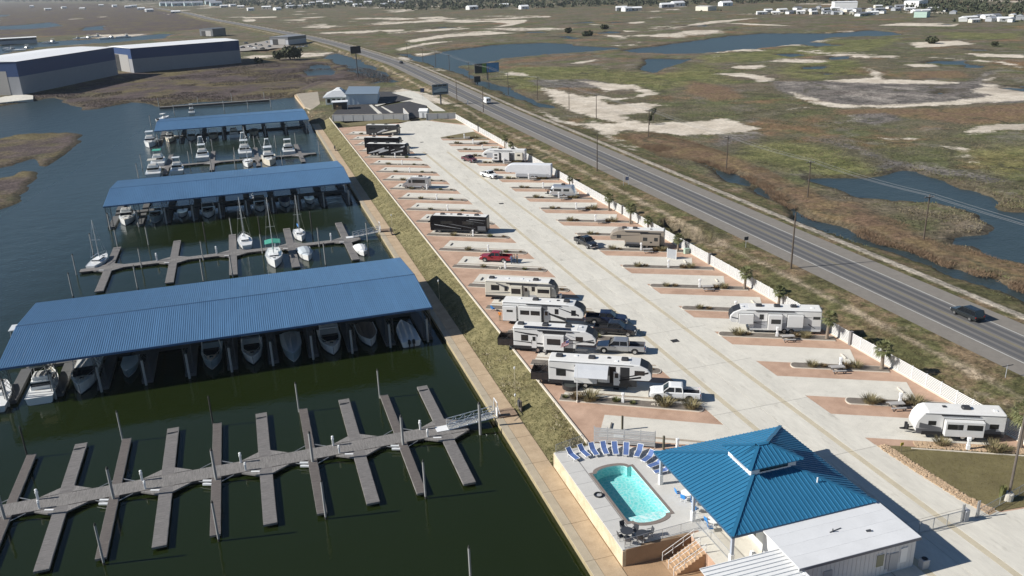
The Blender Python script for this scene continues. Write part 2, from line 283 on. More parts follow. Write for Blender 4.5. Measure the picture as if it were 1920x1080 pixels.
GRASS_IN=[[(158.28,367.07),(169.82,377.83),(179.06,376.71),(177.43,361.81),(168.80,352.22),(159.13,353.98)],[(118.05,327.16),(123.83,322.26),(129.25,312.90),(129.20,299.51),(122.35,296.22),(116.62,303.60)],[(141.70,307.42),(149.23,306.27),(162.22,313.41),(162.99,296.93),(155.09,282.35),(146.53,287.08),(140.67,293.15)]]
MUDS=[[(252.80,374.62),(256.66,366.71),(272.66,356.18),(288.81,350.77),(323.58,320.15),(362.93,348.59),(363.30,342.29),(330.52,315.60),(323.06,288.25),(322.60,272.15),(303.99,255.80),(263.69,267.76),(238.46,277.52),(224.04,285.93),(227.01,307.24),(232.54,338.58)],
 [(175.32,235.56),(180.49,224.30),(179.11,210.21),(174.14,196.74),(175.59,187.89),(178.38,181.11),(181.64,172.20),(182.38,161.63),(175.26,162.43),(172.58,173.06),(167.10,182.88),(161.48,183.41),(170.17,197.05),(172.75,210.66)],
 [(217.61,266.04),(229.07,262.51),(225.56,247.45),(208.69,243.65),(205.99,254.24)],[(150.95,250.66),(168.08,253.25),(165.50,242.97),(148.81,235.58),(139.85,230.24),(141.41,239.41)],[(146.48,445.05),(177.71,430.17),(180.57,382.92),(144.63,405.71)]]
REEDS=[[(123.92,270.84),(133.80,267.98),(137.53,249.92),(138.41,230.98),(138.36,212.88),(133.89,195.31),(131.70,182.45),(133.18,173.49),(131.04,164.48),(135.60,160.71),(131.22,141.62),(129.58,133.64),(128.49,125.36),(129.97,118.12),(130.63,112.36),(132.60,98.08),(120.22,87.83),(121.28,101.39),(120.68,108.93),(119.42,115.80),(120.39,125.86),(118.37,131.29),(117.02,139.16),(115.82,146.22),(117.18,157.50),(120.18,172.37),(124.46,185.88),(126.91,214.36),(123.30,220.38),(119.23,229.47),(120.28,250.34)],
 [(165.53,550.31),(195.58,569.39),(218.17,566.73),(244.44,571.94),(270.68,584.08),(252.25,571.05),(205.20,542.94),(160.23,532.89)],
 [(219.90,396.41),(223.05,355.99),(207.74,322.66),(192.05,322.51),(192.93,352.24)],[(327.43,367.26),(355.27,357.06),(339.15,330.49),(306.19,339.25)],[(219.19,280.54),(257.71,261.47),(303.99,255.80),(267.79,224.00),(232.81,230.49),(229.62,252.07),(211.01,269.77)]]
LEFTREED=[[(-3531.03,12402.71),(-515.48,4335.88),(-186.01,2709.44),(-36.58,1607.29),(-9.73,1278.98),(-70.47,1248.52),(-119.80,1213.23),(-202.42,1268.81),(-390.45,1332.42)],[(-900,380)]+[(-114.85,483.48),(-101.87,497.65),(-70.80,445.90),(-51.31,463.15),(-39.59,437.62),(-18.15,443.48),(4.24,438.72),(27.50,442.59),(56.26,504.80),(85.37,462.14),(82.86,556.42),(45.14,675.32),(2.98,697.00),(-72.77,626.16),(-113.09,523.36),(-142.39,499.54)]+[(-900,460)]]
UPLAND=[([(18.46,379.19),(28.38,450.87),(43.01,490.74),(71.76,449.13),(79.76,418.55),(90.37,374.53),(92.16,336.68),(77.76,313.80)],-.12),([(-125,520),(-118,530),(-60,632),(8,660),(60,760),(40,800),(-60,760),(-230,620),(-230,470),(-160,470)],-1.5)]
def road_x(Y):
    return np.interp(Y,[-500,330,390,470,560,650,770,913,1266,1630,2096,2690,4500],[98.4,98.4,99.2,100.5,101.0,96,88.2,74,22.5,-35,-91,-185,-480])
th=np.radians(np.linspace(-60,100,661)); rr=np.exp(np.arange(math.log(18),math.log(20000),.0092))
TH,RR=np.meshgrid(th,rr); X=(RR*np.sin(TH)).ravel(); Y=(RR*np.cos(TH)).ravel(); Rf=RR.ravel()
wob=fbm(X,Y,14,4)*np.clip(3.4+Rf*.012,0,16)+fbm(X+90,Y,4.5,3)*1.6
wsd=np.full(X.shape,-40.)
for p in WATERS: wsd=np.maximum(wsd,sdist(X,Y,p))
for p in ISLES: wsd=np.minimum(wsd,-sdist(X,Y,p))
seawall=(X>15)&(X<34)&(Y<395)
wsd=wsd+np.where(seawall,0,wob)+np.where((X>108)&(Rf<420),fbm(X+31,Y+7,9,4)*3.2,0)
pud=np.clip((fbm(X+811,Y+377,55,5)-.25)*55,-40,1.6); wsd=np.maximum(wsd,np.where((X>175)&(Rf<1100)&(sdist(X,Y,REEDS[0])<-12),pud,-40))
def many(ps,w=1.): 
    a=np.full(X.shape,-40.)
    for p in ps: a=np.maximum(a,sdist(X,Y,p))
    return a
sand=many(SANDS); sand=np.minimum(sand,-many(GRASS_IN)); mud=many(MUDS); green=many(GREENS); reed=many(REEDS); lreed=np.maximum(many(LEFTREED),many(ISLES))
far=fbm(X+500,Y*1.0,90,5); fars=np.clip((far-.20)*60,-6,3); fars=np.where((Rf>520)&(sand<-4)&(lreed<0),fars,-40)
sand=np.maximum(sand,fars)
z=-2.2+.35*fbm(X,Y,40,4)+.25*np.clip(Rf/2000,0,1)
z=np.where(reed>0,z+.25*np.clip(reed/3,0,1),z)
rx=road_x(Y); d=X-rx
emb=np.interp(d,[-26,-21.5,-17,-11.5,-8.2,-7,7.4,9.5,13,19],[-2.3,-.5,-1.15,-.62,-.46,-.46,-.46,-.55,-1.5,-2.3])
emb=np.where((Y>318)&(d<-8.2),np.interp(d,[-22,-14,-8.2],[-2.3,-1.5,-.46]),emb)
z=np.maximum(z,emb)
for p,h in UPLAND:
    s=sdist(X,Y,p); z=np.where(s>-6,z+(h-z)*np.clip((s+6)/6,0,1),z)
z=np.minimum(z,np.where(wsd>-4,np.interp(wsd,[-4,-1.2,0,2,12],[9,-2.35,-2.82,-3.3,-5.5]),9)) if True else z
z=np.where((np.abs(d)<8.2),-.47,z)
z=np.where((X>25.2)&(X<76.6)&(Y<318),-5.,z)
z=np.where((X>26)&(X<60)&(Y>=318)&(Y<345)&(z>-.3),np.minimum(z,-.12),z)
V=np.stack([X,Y,z],1).astype(np.float32)
na=len(th); nr=len(rr)
i=np.arange(nr-1)[:,None]*na+np.arange(na-1)[None]; i=i.ravel()
F=np.stack([i,i+na,i+na+1,i+1],1)
# drop the part of the sheet that lies under the paved lot and the harbour floor
zq=z[F]; keep=~(np.all(zq<=-4.9,1)); F=F[keep].astype(np.int32)
me=bpy.data.meshes.new('ground'); me.vertices.add(len(V)); me.vertices.foreach_set('co',V.ravel())
me.loops.add(F.size); me.loops.foreach_set('vertex_index',F.ravel()); me.polygons.add(len(F)); me.polygons.foreach_set('loop_start',np.arange(0,F.size,4,dtype=np.int32)); me.polygons.foreach_set('loop_total',np.full(len(F),4,np.int32))
me.polygons.foreach_set('use_smooth',np.ones(len(F),bool))
verge=np.clip(np.where((d>-22)&(d<20)&(Y<2600),6-np.maximum(0,np.abs(d)-14),-6),-6,6)
for nm,a in (('green',green),('sand',sand),('mud',mud),('reed',reed),('lreed',lreed),('shore',wsd),('roadd',d),('verge',verge)):
    at=me.attributes.new(nm,'FLOAT','POINT'); at.data.foreach_set('value',a.astype(np.float32))
me.update(); me.validate()
def ground_mat():
    m=bpy.data.materials.new('marsh_ground'); m.use_nodes=True; nt=m.node_tree; N=nt.nodes; L=nt.links; b=N['Principled BSDF']; b.inputs['Roughness'].default_value=.95; b.inputs['Specular IOR Level'].default_value=.15
    tc=N.new('ShaderNodeTexCoord')
    def noise(s,det=6,r=.6,st=None):
        n=N.new('ShaderNodeTexNoise'); n.inputs['Scale'].default_value=s; n.inputs['Detail'].default_value=det; n.inputs['Roughness'].default_value=r
        L.new(tc.outputs['Object'],n.inputs['Vector']); return n.outputs[0]
    def att(nm):
        a=N.new('ShaderNodeAttribute'); a.attribute_name=nm; return a.outputs['Fac']
    def mth(op,a,b_=None,c=None):
        n=N.new('ShaderNodeMath'); n.operation=op
        for k,v in enumerate((a,b_,c)):
            if v is None: continue
            if isinstance(v,(int,float)): n.inputs[k].default_value=v
            else: L.new(v,n.inputs[k])
        return n.outputs[0]
    def rng_(v,a,b_,c=0.,d_=1.):
        n=N.new('ShaderNodeMapRange'); n.inputs[1].default_value=a; n.inputs[2].default_value=b_; n.inputs[3].default_value=c; n.inputs[4].default_value=d_; n.interpolation_type='SMOOTHSTEP'; L.new(v,n.inputs[0]); return n.outputs[0]
    def mix(f,a,b_):
        n=N.new('ShaderNodeMix'); n.data_type='RGBA'
        if isinstance(f,(int,float)): n.inputs['Factor'].default_value=f
        else: L.new(f,n.inputs['Factor'])
        for k,v in (('A',a),('B',b_)):
            if isinstance(v,tuple): n.inputs[k].default_value=(*v,1)
            else: L.new(v,n.inputs[k])
        return n.outputs['Result']
    big=noise(.006,4); mid=noise(.03,6,.65); sm=noise(.16,7,.7); fine=noise(.9,7,.75); grit=noise(3.5,4,.7)
    edge=mth('MULTIPLY_ADD',sm,14.,-7.); edge2=mth('MULTIPLY_ADD',fine,4.,-2.); ed=mth('ADD',edge,edge2); edm=mth('ADD',ed,mth('MULTIPLY_ADD',mid,12.,-6.))
    base=mix(rng_(big,.38,.62),(.115,.103,.064),(.142,.113,.080))
    base=mix(rng_(mid,.44,.60),base,(.104,.108,.050))
    base=mix(rng_(noise(.018,6,.7),.52,.66,0,.8),base,(.215,.128,.072))
    base=mix(rng_(noise(.05,6,.7),.54,.64,0,.6),base,(.175,.155,.130))
    base=mix(rng_(noise(.12,6,.75),.56,.66,0,.6),base,(.085,.085,.032))
    base=mix(rng_(mth('ADD',att('green'),edm),-4.,8.,0,.75),base,mix(rng_(sm,.4,.6),(.125,.135,.045),(.165,.160,.062)))
    reedc=mix(rng_(sm,.4,.62),(.205,.130,.085),(.150,.105,.055))
    base=mix(rng_(mth('ADD',att('reed'),edm),-2.,4.,0,.85),base,reedc)
    lc=mix(rng_(mid,.44,.62),(.088,.067,.062),(.125,.102,.052))
    base=mix(rng_(mth('ADD',att('lreed'),ed),-1.5,2.5),base,lc)
    mudc=mix(rng_(sm,.42,.58),(.22,.195,.175),(.075,.068,.064))
    mudc=mix(rng_(noise(.045,6,.7),.5,.62,0,.75),mudc,(.36,.32,.28))
    base=mix(rng_(mth('ADD',att('mud'),edm),-1.5,3.,0,.9),base,mudc)
    vg=mix(rng_(sm,.42,.6),(.118,.115,.050),(.155,.112,.068))
    vg=mix(rng_(noise(.09,6,.7),.57,.67,0,.7),vg,(.27,.22,.155)); vg=mix(rng_(noise(.05,6,.7),.5,.62,0,.75),vg,(.085,.082,.036))
    base=mix(rng_(mth('ADD',att('verge'),edge2),-1.,2.),base,vg)
    # winding dark creeklets
    vs=N.new('ShaderNodeVectorMath'); vs.operation='MULTIPLY_ADD'; vs.inputs[1].default_value=(.02,.02,.02); nc=N.new('ShaderNodeTexNoise'); nc.inputs['Scale'].default_value=.035; nc.inputs['Detail'].default_value=4; L.new(tc.outputs['Object'],nc.inputs['Vector'])
    L.new(tc.outputs['Object'],vs.inputs[0]); L.new(nc.outputs['Color'],vs.inputs[2]); vo=N.new('ShaderNodeTexVoronoi'); vo.feature='DISTANCE_TO_EDGE'; vo.inputs['Scale'].default_value=1.; L.new(vs.outputs[0],vo.inputs['Vector'])
    crk=rng_(vo.outputs['Distance'],.008,.035,1.,0.); base=mix(mth('MULTIPLY',crk,rng_(mid,.42,.58,0,.8)),base,(.075,.068,.040))
    sandc=mix(rng_(sm,.35,.65),(.53,.455,.36),(.62,.55,.455)); sandc=mix(rng_(mid,.50,.66,0,.6),sandc,(.36,.31,.25))
    smask=rng_(mth('ADD',att('sand'),edm),-.8,2.6); base=mix(smask,base,sandc)
    dd=mth('ABSOLUTE',mth('SUBTRACT',att('roadd'),10.6))         # sandy track on the far shoulder of the highway
    trk=mth('MULTIPLY_ADD',edge2,.5,mth('MULTIPLY_ADD',dd,-1.,1.7))
    base=mix(rng_(trk,-.4,.6,0,.92),base,(.50,.43,.34))
    d2=mth('ABSOLUTE',mth('ADD',att('roadd'),11.5)); trk2=mth('ADD',mth('MULTIPLY_ADD',d2,-1.,1.3),mth('MULTIPLY_ADD',sm,5.,-2.6))
    base=mix(rng_(trk2,-.3,1.4,0,.75),base,(.34,.275,.20))
    wet=mth('MULTIPLY_ADD',edge2,.35,att('shore'))
    base=mix(rng_(wet,-3.2,-1.0,0,.75),base,(.075,.062,.042))
    mot=rng_(fine,.32,.68,.45,1.48); mot2=rng_(grit,.3,.7,.7,1.3); mot3=rng_(sm,.3,.7,.76,1.42)
    mm=mth('MULTIPLY',mth('MULTIPLY',mot,mot2),mot3)
    mm=mth('ADD',mm,mth('MULTIPLY',mth('MULTIPLY',smask,.7),mth('SUBTRACT',1.,mm)))
    vm=N.new('ShaderNodeVectorMath'); vm.operation='SCALE'; L.new(base,vm.inputs[0]); L.new(mm,vm.inputs['Scale'])
    L.new(vm.outputs[0],b.inputs['Base Color'])
    bp=N.new('ShaderNodeBump'); bp.inputs['Strength'].default_value=.6; bp.inputs['Distance'].default_value=.4
    L.new(mth('ADD',fine,mth('MULTIPLY',grit,.3)),bp.inputs['Height']); L.new(bp.outputs[0],b.inputs['Normal'])
    return m
GROUND=ground_mat(); me.materials.append(GROUND); go=place(me,'ground'); struct(go)

# ------------------------------------------------------------------ highway
def road_mat():
    m=mat('highway_asphalt',(.165,.156,.146),.85,0,.14,.6,bump=.3,fine=25,stretch=(1,.12,1)); return m
ASPH=road_mat(); ASPH_D=mat('worn_asphalt',(.098,.096,.097),.8,0,.18,.7,bump=.2,stretch=(1,.06,1)); SHLD=mat('shoulder_asphalt',(.205,.185,.16),.9,0,.14,.8,bump=.4,fine=25)
LINE=mat('road_paint_white',(.55,.54,.50),.7,0,.2,.8); LINEY=mat('road_paint_yellow',(.24,.20,.10),.7,0,.25,.8)
ys=np.concatenate([np.arange(20,420,20),np.arange(420,1000,25),np.arange(1000,2800,80)])
def ribbon(a,b,zz,name,m,parent=None,ys=ys):
    w=MB(); xs=road_x(ys)
    for k in range(len(ys)-1):
        w.poly([(xs[k]+a,ys[k],zz),(xs[k]+b,ys[k],zz),(xs[k+1]+b,ys[k+1],zz),(xs[k+1]+a,ys[k+1],zz)])
    return w.build(name,m,parent)
road=struct(ribbon(-7,7.2,-.42,'road',SHLD))
ribbon(-3.8,3.8,-.415,'carriageway',ASPH,road)
for a,b in ((-3.1,-2.2),(-1.6,-.7),(.7,1.6),(2.2,3.1)): ribbon(a,b,-.411,'wheel_track',ASPH_D,road)
ribbon(-3.72,-3.57,-.405,'lane_line',LINE,road); ribbon(3.57,3.72,-.405,'lane_line',LINE,road)
ribbon(-.2,-.08,-.405,'centre_line',LINEY,road); ribbon(.08,.2,-.405,'centre_line',LINEY,road)

# ------------------------------------------------------------------ seawall, walkway, grass bank
Y0,YN=40.0,318.0
w=MB(); w.box(25.2,27.9,20,345,-6,WALK-.04); w.box(27.9,32.2,77.7,345,-6,WALK-.06); sw=struct(w.build('seawall',mat('seawall_face',(.33,.27,.16),.9,0,.3,.8)))
CAPC=mat('seawall_cap',(.40,.34,.25),.85,0,.16,.7,bump=.3); WALKC=mat('tan_paving',(.43,.31,.195),.9,0,.17,.6,bump=.3,col2=(.46,.35,.23))
me1=MB().box(0,.92,0,5.96,0,.10).mesh('cap_slab',CAPC); me2=MB().box(0,1.92,0,5.96,0,.06).mesh('paving_slab',WALKC)
y=31.
while y<380:
    if y<339: place(me1,'cap_slab',sw,(25.0,y,WALK-.05))
    if y<339: place(me2,'paving_slab',sw,(25.95,y,WALK-.035))
    y+=6.
GRASSB=mat('bank_grass',(.135,.125,.048),.95,0,.36,.6,bump=.6,fine=14,col2=(.205,.175,.085))
def sheet(name,m,x0,x1,y0,y1,zf,st=.5,kind='structure'):
    nx=max(2,int((x1-x0)/st)+1); ny=max(2,int((y1-y0)/st)+1)
    xs=np.linspace(x0,x1,nx); yy=np.linspace(y0,y1,ny); GX,GY=np.meshgrid(xs,yy); Z=zf(GX,GY)
    V=np.stack([GX.ravel(),GY.ravel(),Z.ravel()],1); i=(np.arange(ny-1)[:,None]*nx+np.arange(nx-1)[None]).ravel()
    F=np.stack([i,i+1,i+nx+1,i+nx],1)
    me=bpy.data.meshes.new(name); me.from_pydata(V.tolist(),[],F.tolist()); me.materials.append(m); me.polygons.foreach_set('use_smooth',[True]*len(F)); me.update()
    return tag(place(me,name),kind=kind)
def bankz(x,y): return np.interp(x,[27.85,28.3,31.9,32.25],[WALK-.06,WALK+.02,-.08,-.05])+.22*fbm(x,y,2.2,3)*np.clip((x-27.9)*2,0,1)*np.clip((32.2-x)*3,0,1)
sheet('grass_bank',GRASSB,27.85,32.25,77.6,345,bankz,.45)

def tuft_mesh(name,n,h,spread,m,w=.012,seed=1,lean=.5,hvar=.4):
    r=random.Random(seed); b=MB()
    for k in range(n):
        a=r.random()*6.283; rad=spread*math.sqrt(r.random())*.45; x,y=rad*math.cos(a),rad*math.sin(a)
        hh=h*(1-hvar*r.random()); l=lean*hh*(.3+r.random()*.9); dx,dy=math.cos(a)*l,math.sin(a)*l; pa=a+1.57+r.uniform(-.5,.5); px,py=math.cos(pa)*w,math.sin(pa)*w
        b.add([(x-px,y-py,0),(x+px,y+py,0),(x+dx*.45+px,y+dy*.45+py,hh*.65),(x+dx*.45-px,y+dy*.45-py,hh*.65),(x+dx,y+dy,hh)],[(0,1,2,3),(3,2,4)])
    return b.mesh(name,m)
DRYG=mat('dry_grass',(.27,.215,.115),.9,0,.3,2); OLIVE=mat('olive_blades',(.125,.13,.045),.9,0,.35,2); BROWNB=mat('brown_blades',(.165,.105,.06),.9,0,.35,2)
PLUME=mat('pale_plume',(.46,.40,.27),.9,0,.2,2)
def scatter(name,pts,m,h,w,lean,seed,label=None,cat=None,nb=5,spread=.3):
    """one object: many short leaf blades standing on the given points"""
    r=np.random.default_rng(seed); P=np.repeat(np.array(pts,float),nb,0); n=len(P)
    a=r.random(n)*6.283; P[:,0]+=np.cos(a)*spread*r.random(n); P[:,1]+=np.sin(a)*spread*r.random(n)
    hh=h*(.5+.7*r.random(n)); l=hh*lean*(.2+r.random(n)); pa=r.random(n)*6.283; ww=w*(.6+.8*r.random(n))
    b0=P-np.stack([np.cos(pa)*ww,np.sin(pa)*ww,np.zeros(n)+.04],1); b1=P+np.stack([np.cos(pa)*ww,np.sin(pa)*ww,np.zeros(n)-.04],1)
    t=P+np.stack([np.cos(a)*l,np.sin(a)*l,hh],1)
    V=np.stack([b0,b1,t],1).reshape(-1,3); F=np.arange(3*n).reshape(-1,3)
    me=bpy.data.meshes.new(name); me.vertices.add(len(V)); me.vertices.foreach_set('co',V.astype(np.float32).ravel())
    me.loops.add(3*n); me.loops.foreach_set('vertex_index',F.astype(np.int32).ravel()); me.polygons.add(n); me.polygons.foreach_set('loop_start',np.arange(0,3*n,3,dtype=np.int32)); me.polygons.foreach_set('loop_total',np.full(n,3,np.int32))
    me.materials.append(m); me.update(); me.validate()
    return tag(place(me,name),label,cat,kind='stuff')
rg=np.random.default_rng(11)
def bankpts(n,y0,y1,thr=-9):
    x=rg.uniform(28.0,32.0,n); y=y0+(y1-y0)*rg.random(n)**1.6; k=fbm(x,y,3.5,3)>thr; x=x[k];y=y[k]; return np.stack([x,y,bankz(x,y)],1)
scatter('bank_turf',bankpts(15000,78,330),mat('turf_blades',(.14,.138,.048),.9,0,.35,2),.10,.028,1.2,1,'green turf blades covering the slope above the seawall','grass')
scatter('bank_dry_grass',bankpts(9000,78,330,0.02),DRYG,.12,.028,1.3,2,'straw coloured dry grass on the slope above the seawall','grass')
scatter('bank_plumes',bankpts(700,78,125,.08),PLUME,.3,.06,.8,3,'pale seed plumes on the slope near the pool end','grass',4,.35)

# ------------------------------------------------------------------ RV lot base, lane slabs, sites
UA=math.radians(-31); UX,UY=math.cos(UA),math.sin(UA)      # pads run along (UX,UY); NX,NY points away from the camera
NX,NY=-UY,UX
lot=struct(MB().prism([(32.42,77.9),(32.42,318),(76.9,318),(76.9,20),(35.05,20),(35.05,77.0)],-4.5,0).build('gravel_lot',ORANGE))
struct(MB().box(32.2,32.42,78,345,-4.5,.16).build('kerb_wall',CURB))
lane=struct(MB().box(48.75,61.95,22,300,-.02,.012).build('lane_base',mat('joint_filler',(.20,.175,.135),.9)))
def slab(name,pts,z,m,parent,t=.03): return MB().prism(pts,z-t,z).build(name,m,parent)
rows=[y for y in np.arange(28.9,303,12.42)]
for y0,y1 in zip(rows[:-1],rows[1:]):
    for x0,x1,m,zz in ((48.75,51.35,CONC,.04),(51.35,52.05,CONC_G,.034),(52.05,55.0,CONC,.04),(55.0,58.2,CONC,.04),(58.2,58.9,CONC_G,.034),(58.9,61.95,CONC,.04)):
        MB().box(x0+.02,x1-.02,y0+.02,y1-.02,.0,zz).build('concrete_slab' if m is CONC else 'gutter_slab',m,lane)
DRAIN=mat('drain_grate',(.03,.028,.025),.8)
for i,(x,y) in enumerate([(54.99,99.94),(55.15,186.14),(54.73,274.23)]):
    dg=tag(MB().box(-.55,.55,-.5,.5,0,.012).build('storm_drain',DRAIN,None,(x,y,.041)),['dark storm drain grate in the lane nearest the camera','dark storm drain grate in the middle of the lane','dark storm drain grate near the turning circle'][i],'drain','storm drains')
    for k in range(5): MB().box(-.5,.5,-.42+k*.2,-.36+k*.2,0,.03).build('bar',STEEL_D,dg)
def along(T,s,d): return (T[0]+UX*s+NX*d, T[1]+UY*s+NY*d)
def clipx(pts,xmin,xmax):
    def half(ps,f,t):
        out=[]
        for a,b in zip(ps,ps[1:]+ps[:1]):
            fa,fb=f(a)-t,f(b)-t
            if fa>=0: out.append(a)
            if fa*fb<0: k=fa/(fa-fb); out.append((a[0]+(b[0]-a[0])*k,a[1]+(b[1]-a[1])*k))
        return out
    pts=half(pts,lambda p:p[0],xmin); return half(pts,lambda p:-p[0],-xmax)
sites=struct(bpy.data.objects.new('pavement',None)); C.objects.link(sites)
SHRUB=[tuft_mesh('grass_clump%d'%k,260,h,sp,m,.02,k,1.1,.55) for k,(h,sp,m) in enumerate([(.78,1.5,mat('pampas_blades',(.19,.16,.08),.9,0,.3,2)),(.6,1.1,OLIVE),(.6,1.3,mat('rust_blades',(.17,.12,.06),.9,0,.3,2))])]
for mm in SHRUB: mm.name='grass_clump'
def pedestal_mesh():
    b=MB(); b.rbox(-.17,.17,-.13,.13,0,.55,.03); b.rbox(-.12,.12,-.1,.1,.55,1.0,.03); b.rbox(-.19,.19,-.15,.15,1.0,1.32,.07); return b.mesh('power_pedestal',WHITE)
PED=pedestal_mesh()
def rocks_mesh(seed,n=7,sp=.8,m=None,rmin=.12,rmax=.3,nm='boulder_pile'):
    r=random.Random(seed); b=MB()
    for k in range(n):
        rad=r.uniform(rmin,rmax); x,y=r.uniform(-sp,sp),r.uniform(-sp*.5,sp*.5)
        rings=[]
        for zz,q in ((-.3,.7),(.15,1),(.55,.75),(.8,.25)):
            rings.append([(x+rad*q*math.cos(a)*r.uniform(.75,1.2),y+rad*q*math.sin(a)*r.uniform(.75,1.2),rad*zz) for a in [j*1.0472 for j in range(6)]])
        b.loft(rings)
    return b.mesh(nm,m or ROCK)
ROCKS=[rocks_mesh(k,9,.7,mat('pale_rock',(.42,.38,.32),.9,0,.25,1.5,bump=.4)) for k in range(3)]
def table_tree(loc,rz,label,group):
    t=thing('picnic_table',label,'table',loc,rz,group)
    TW=mat('picnic_grey',(.38,.36,.34),.8)
    MB().box(-.9,.9,-.38,.38,.70,.76).build('table_top',TW,t)
    for s in (-1,1):
        MB().box(-.9,.9,s*.75-.14,s*.75+.14,.42,.47).build('bench',TW,t)
        MB().bar((s*.6,-.75,0),(s*.6,.3,.7),.08).bar((s*.6,.75,0),(s*.6,-.3,.7),.08).build('leg',STEEL_D,t)
    return t
def planting(T,sgn,k,side,length):
    """one planting bed: rock mulch, kerb, rounded tip at T"""
    hw=.75; s0=0; s1=-length*sgn
    pts=[along(T,0,0)]
    L_=[along(T,-sgn*.5*(1-math.cos(a)),hw*math.sin(a)) for a in np.linspace(-1.5708,1.5708,7)]
    far=[along(T,s1,hw),along(T,s1,-hw)]
    bed=L_[::1]+far
    outer=[along(T,sgn*.12-sgn*.5*(1-math.cos(a)),(hw+.13)*math.sin(a)) for a in np.linspace(-1.5708,1.5708,7)]+[along(T,s1,hw+.13),along(T,s1,-hw-.13)]
    o=MB().prism(outer,-.02,.10).build('kerb',CURB,sites)
    slab('planting_bed',bed,.125,MULCH,sites,.1)
    return o
LT=[(48.45,80.5+11.2*k) for k in range(0,20)]
RT=[(62.1,99.8+11.17*k) for k in range(0,17)]
clump_labels=[]
def plant(me,loc,rz,sc,label,group,nm='grass_clump',cat='plant'):
    o=place(me,nm,None,loc,rz); o.scale=(sc,sc,sc); return tag(o,label,cat,group)
def site_items(T,sgn,k,side,length,items):
    for typ,s,dd,*r in items:
        x,y=along(T,-sgn*s,dd)
        yield typ,x,y,r
r_=random.Random(5)
SKIPL={0}; row={'left':'bank-side row','right':'fence-side row'}
def site(T,sgn,k,side,length,x0,x1,nm):
    # concrete pad with a gravel slot, just beyond the bed
    for lo,hi,m,zz,st,en,n2 in ((.88,1.5,CONC_W,.03,1.2,0,'concrete_pad'),(1.5,1.95,GSTRIP,.016,1.2,1.0,'gravel_strip'),(1.95,6.1,CONC_W,.03,1.2,-8,'concrete_pad')):
        if side=='right' and n2=='gravel_strip': m,zz=CONC_W,.029
        if sgn>0: se=17.3; pts=[along(T,-se,lo),along(T,9,lo),along(T,9,hi),along(T,-se,hi)]; xa,xb=32.6,48.75
        else: se=(76.0-T[0]-2.9)/.883; pts=[along(T,-9,lo),along(T,se,lo),along(T,se,hi),along(T,-9,hi)]; xa,xb=61.95,76.3
        q=clipx(pts,xa,xb)
        if len(q)>2: slab(n2,q,zz,m,sites)
    if side=='right':
        a=along(T,(76.0-T[0]-2.9)/.883-1.3,3.6); tag(MB().bar((0,-.75,.1),(0,.75,.1),.18,.14).build('wheel_stop',CURB,None,(a[0],a[1],.02),UA+.25),'pale wheel stop at the rear of the %s pad in the fence-side row'%nm,'wheel stop','wheel stops')
    if side=='left':
        a,b=along(T,-16.2,2.6),along(T,-16.2,4.2)
        ws=tag(MB().bar((0,-.75,.1),(0,.75,.1),.16,.13).build('wheel_stop',mat('dark_wheel_stop',(.16,.15,.14),.9),None,((a[0]+b[0])/2,(a[1]+b[1])/2,.01),UA),'dark wheel stop at the rear of the %s pad in the bank-side row'%nm,'wheel stop','wheel stops')
for k,T in enumerate(LT):
    ln=16.6 if k<17 else 14
    nm=ordw(k)
    planting(T,1,k,'left',17.6); site(T,1,k,'left',17.6,32.5,48.7,nm)
    sp=[(4.0,1,.8),(11.8,0,.75),(1.2,2,.45)] if k else [(1.4,0,1.1),(4.6,0,1.15),(8.5,1,.5),(10.6,1,.9),(13.9,0,1.35),(15.6,2,1.2),(17.0,1,.5)]
    for j,(s,ty,sc) in enumerate(sp):
        x,y=along(T,-s,r_.uniform(-.25,.25)); plant(SHRUB[ty],(x,y,.12),r_.random()*6,sc*r_.uniform(.85,1.2),'%s shrub from the lane in the %s planting bed of the bank-side row'%(ordw(j),nm),'shrubs in the bank-side beds')
    x,y=along(T,-7.6 if k else -9.7,-.1); o=place(PED,'power_pedestal',None,(x,y,.12),UA); tag(o,'white power pedestal in the %s planting bed of the bank-side row'%nm,'pedestal','power pedestals of the bank-side row')
    x,y=along(T,-8.6 if k else -5.6,.0); o=place(ROCKS[k%3],'boulder_pile',None,(x,y,.13),UA+k); o.scale=(.8,.8,.8); tag(o,'pale stones in the %s planting bed of the bank-side row'%nm,'rocks','stones in the bank-side beds')
site((48.45,69.3),1,-1,'left',17.6,32.5,48.7,'pool-end')
UA=math.radians(-28); UX,UY=math.cos(UA),math.sin(UA); NX,NY=-UY,UX
RBED=[(65.5,87.07),(65.7,76.1)]
site((65.4,65.3),-1,-1,'right',12,62,76.5,'lawn-end')
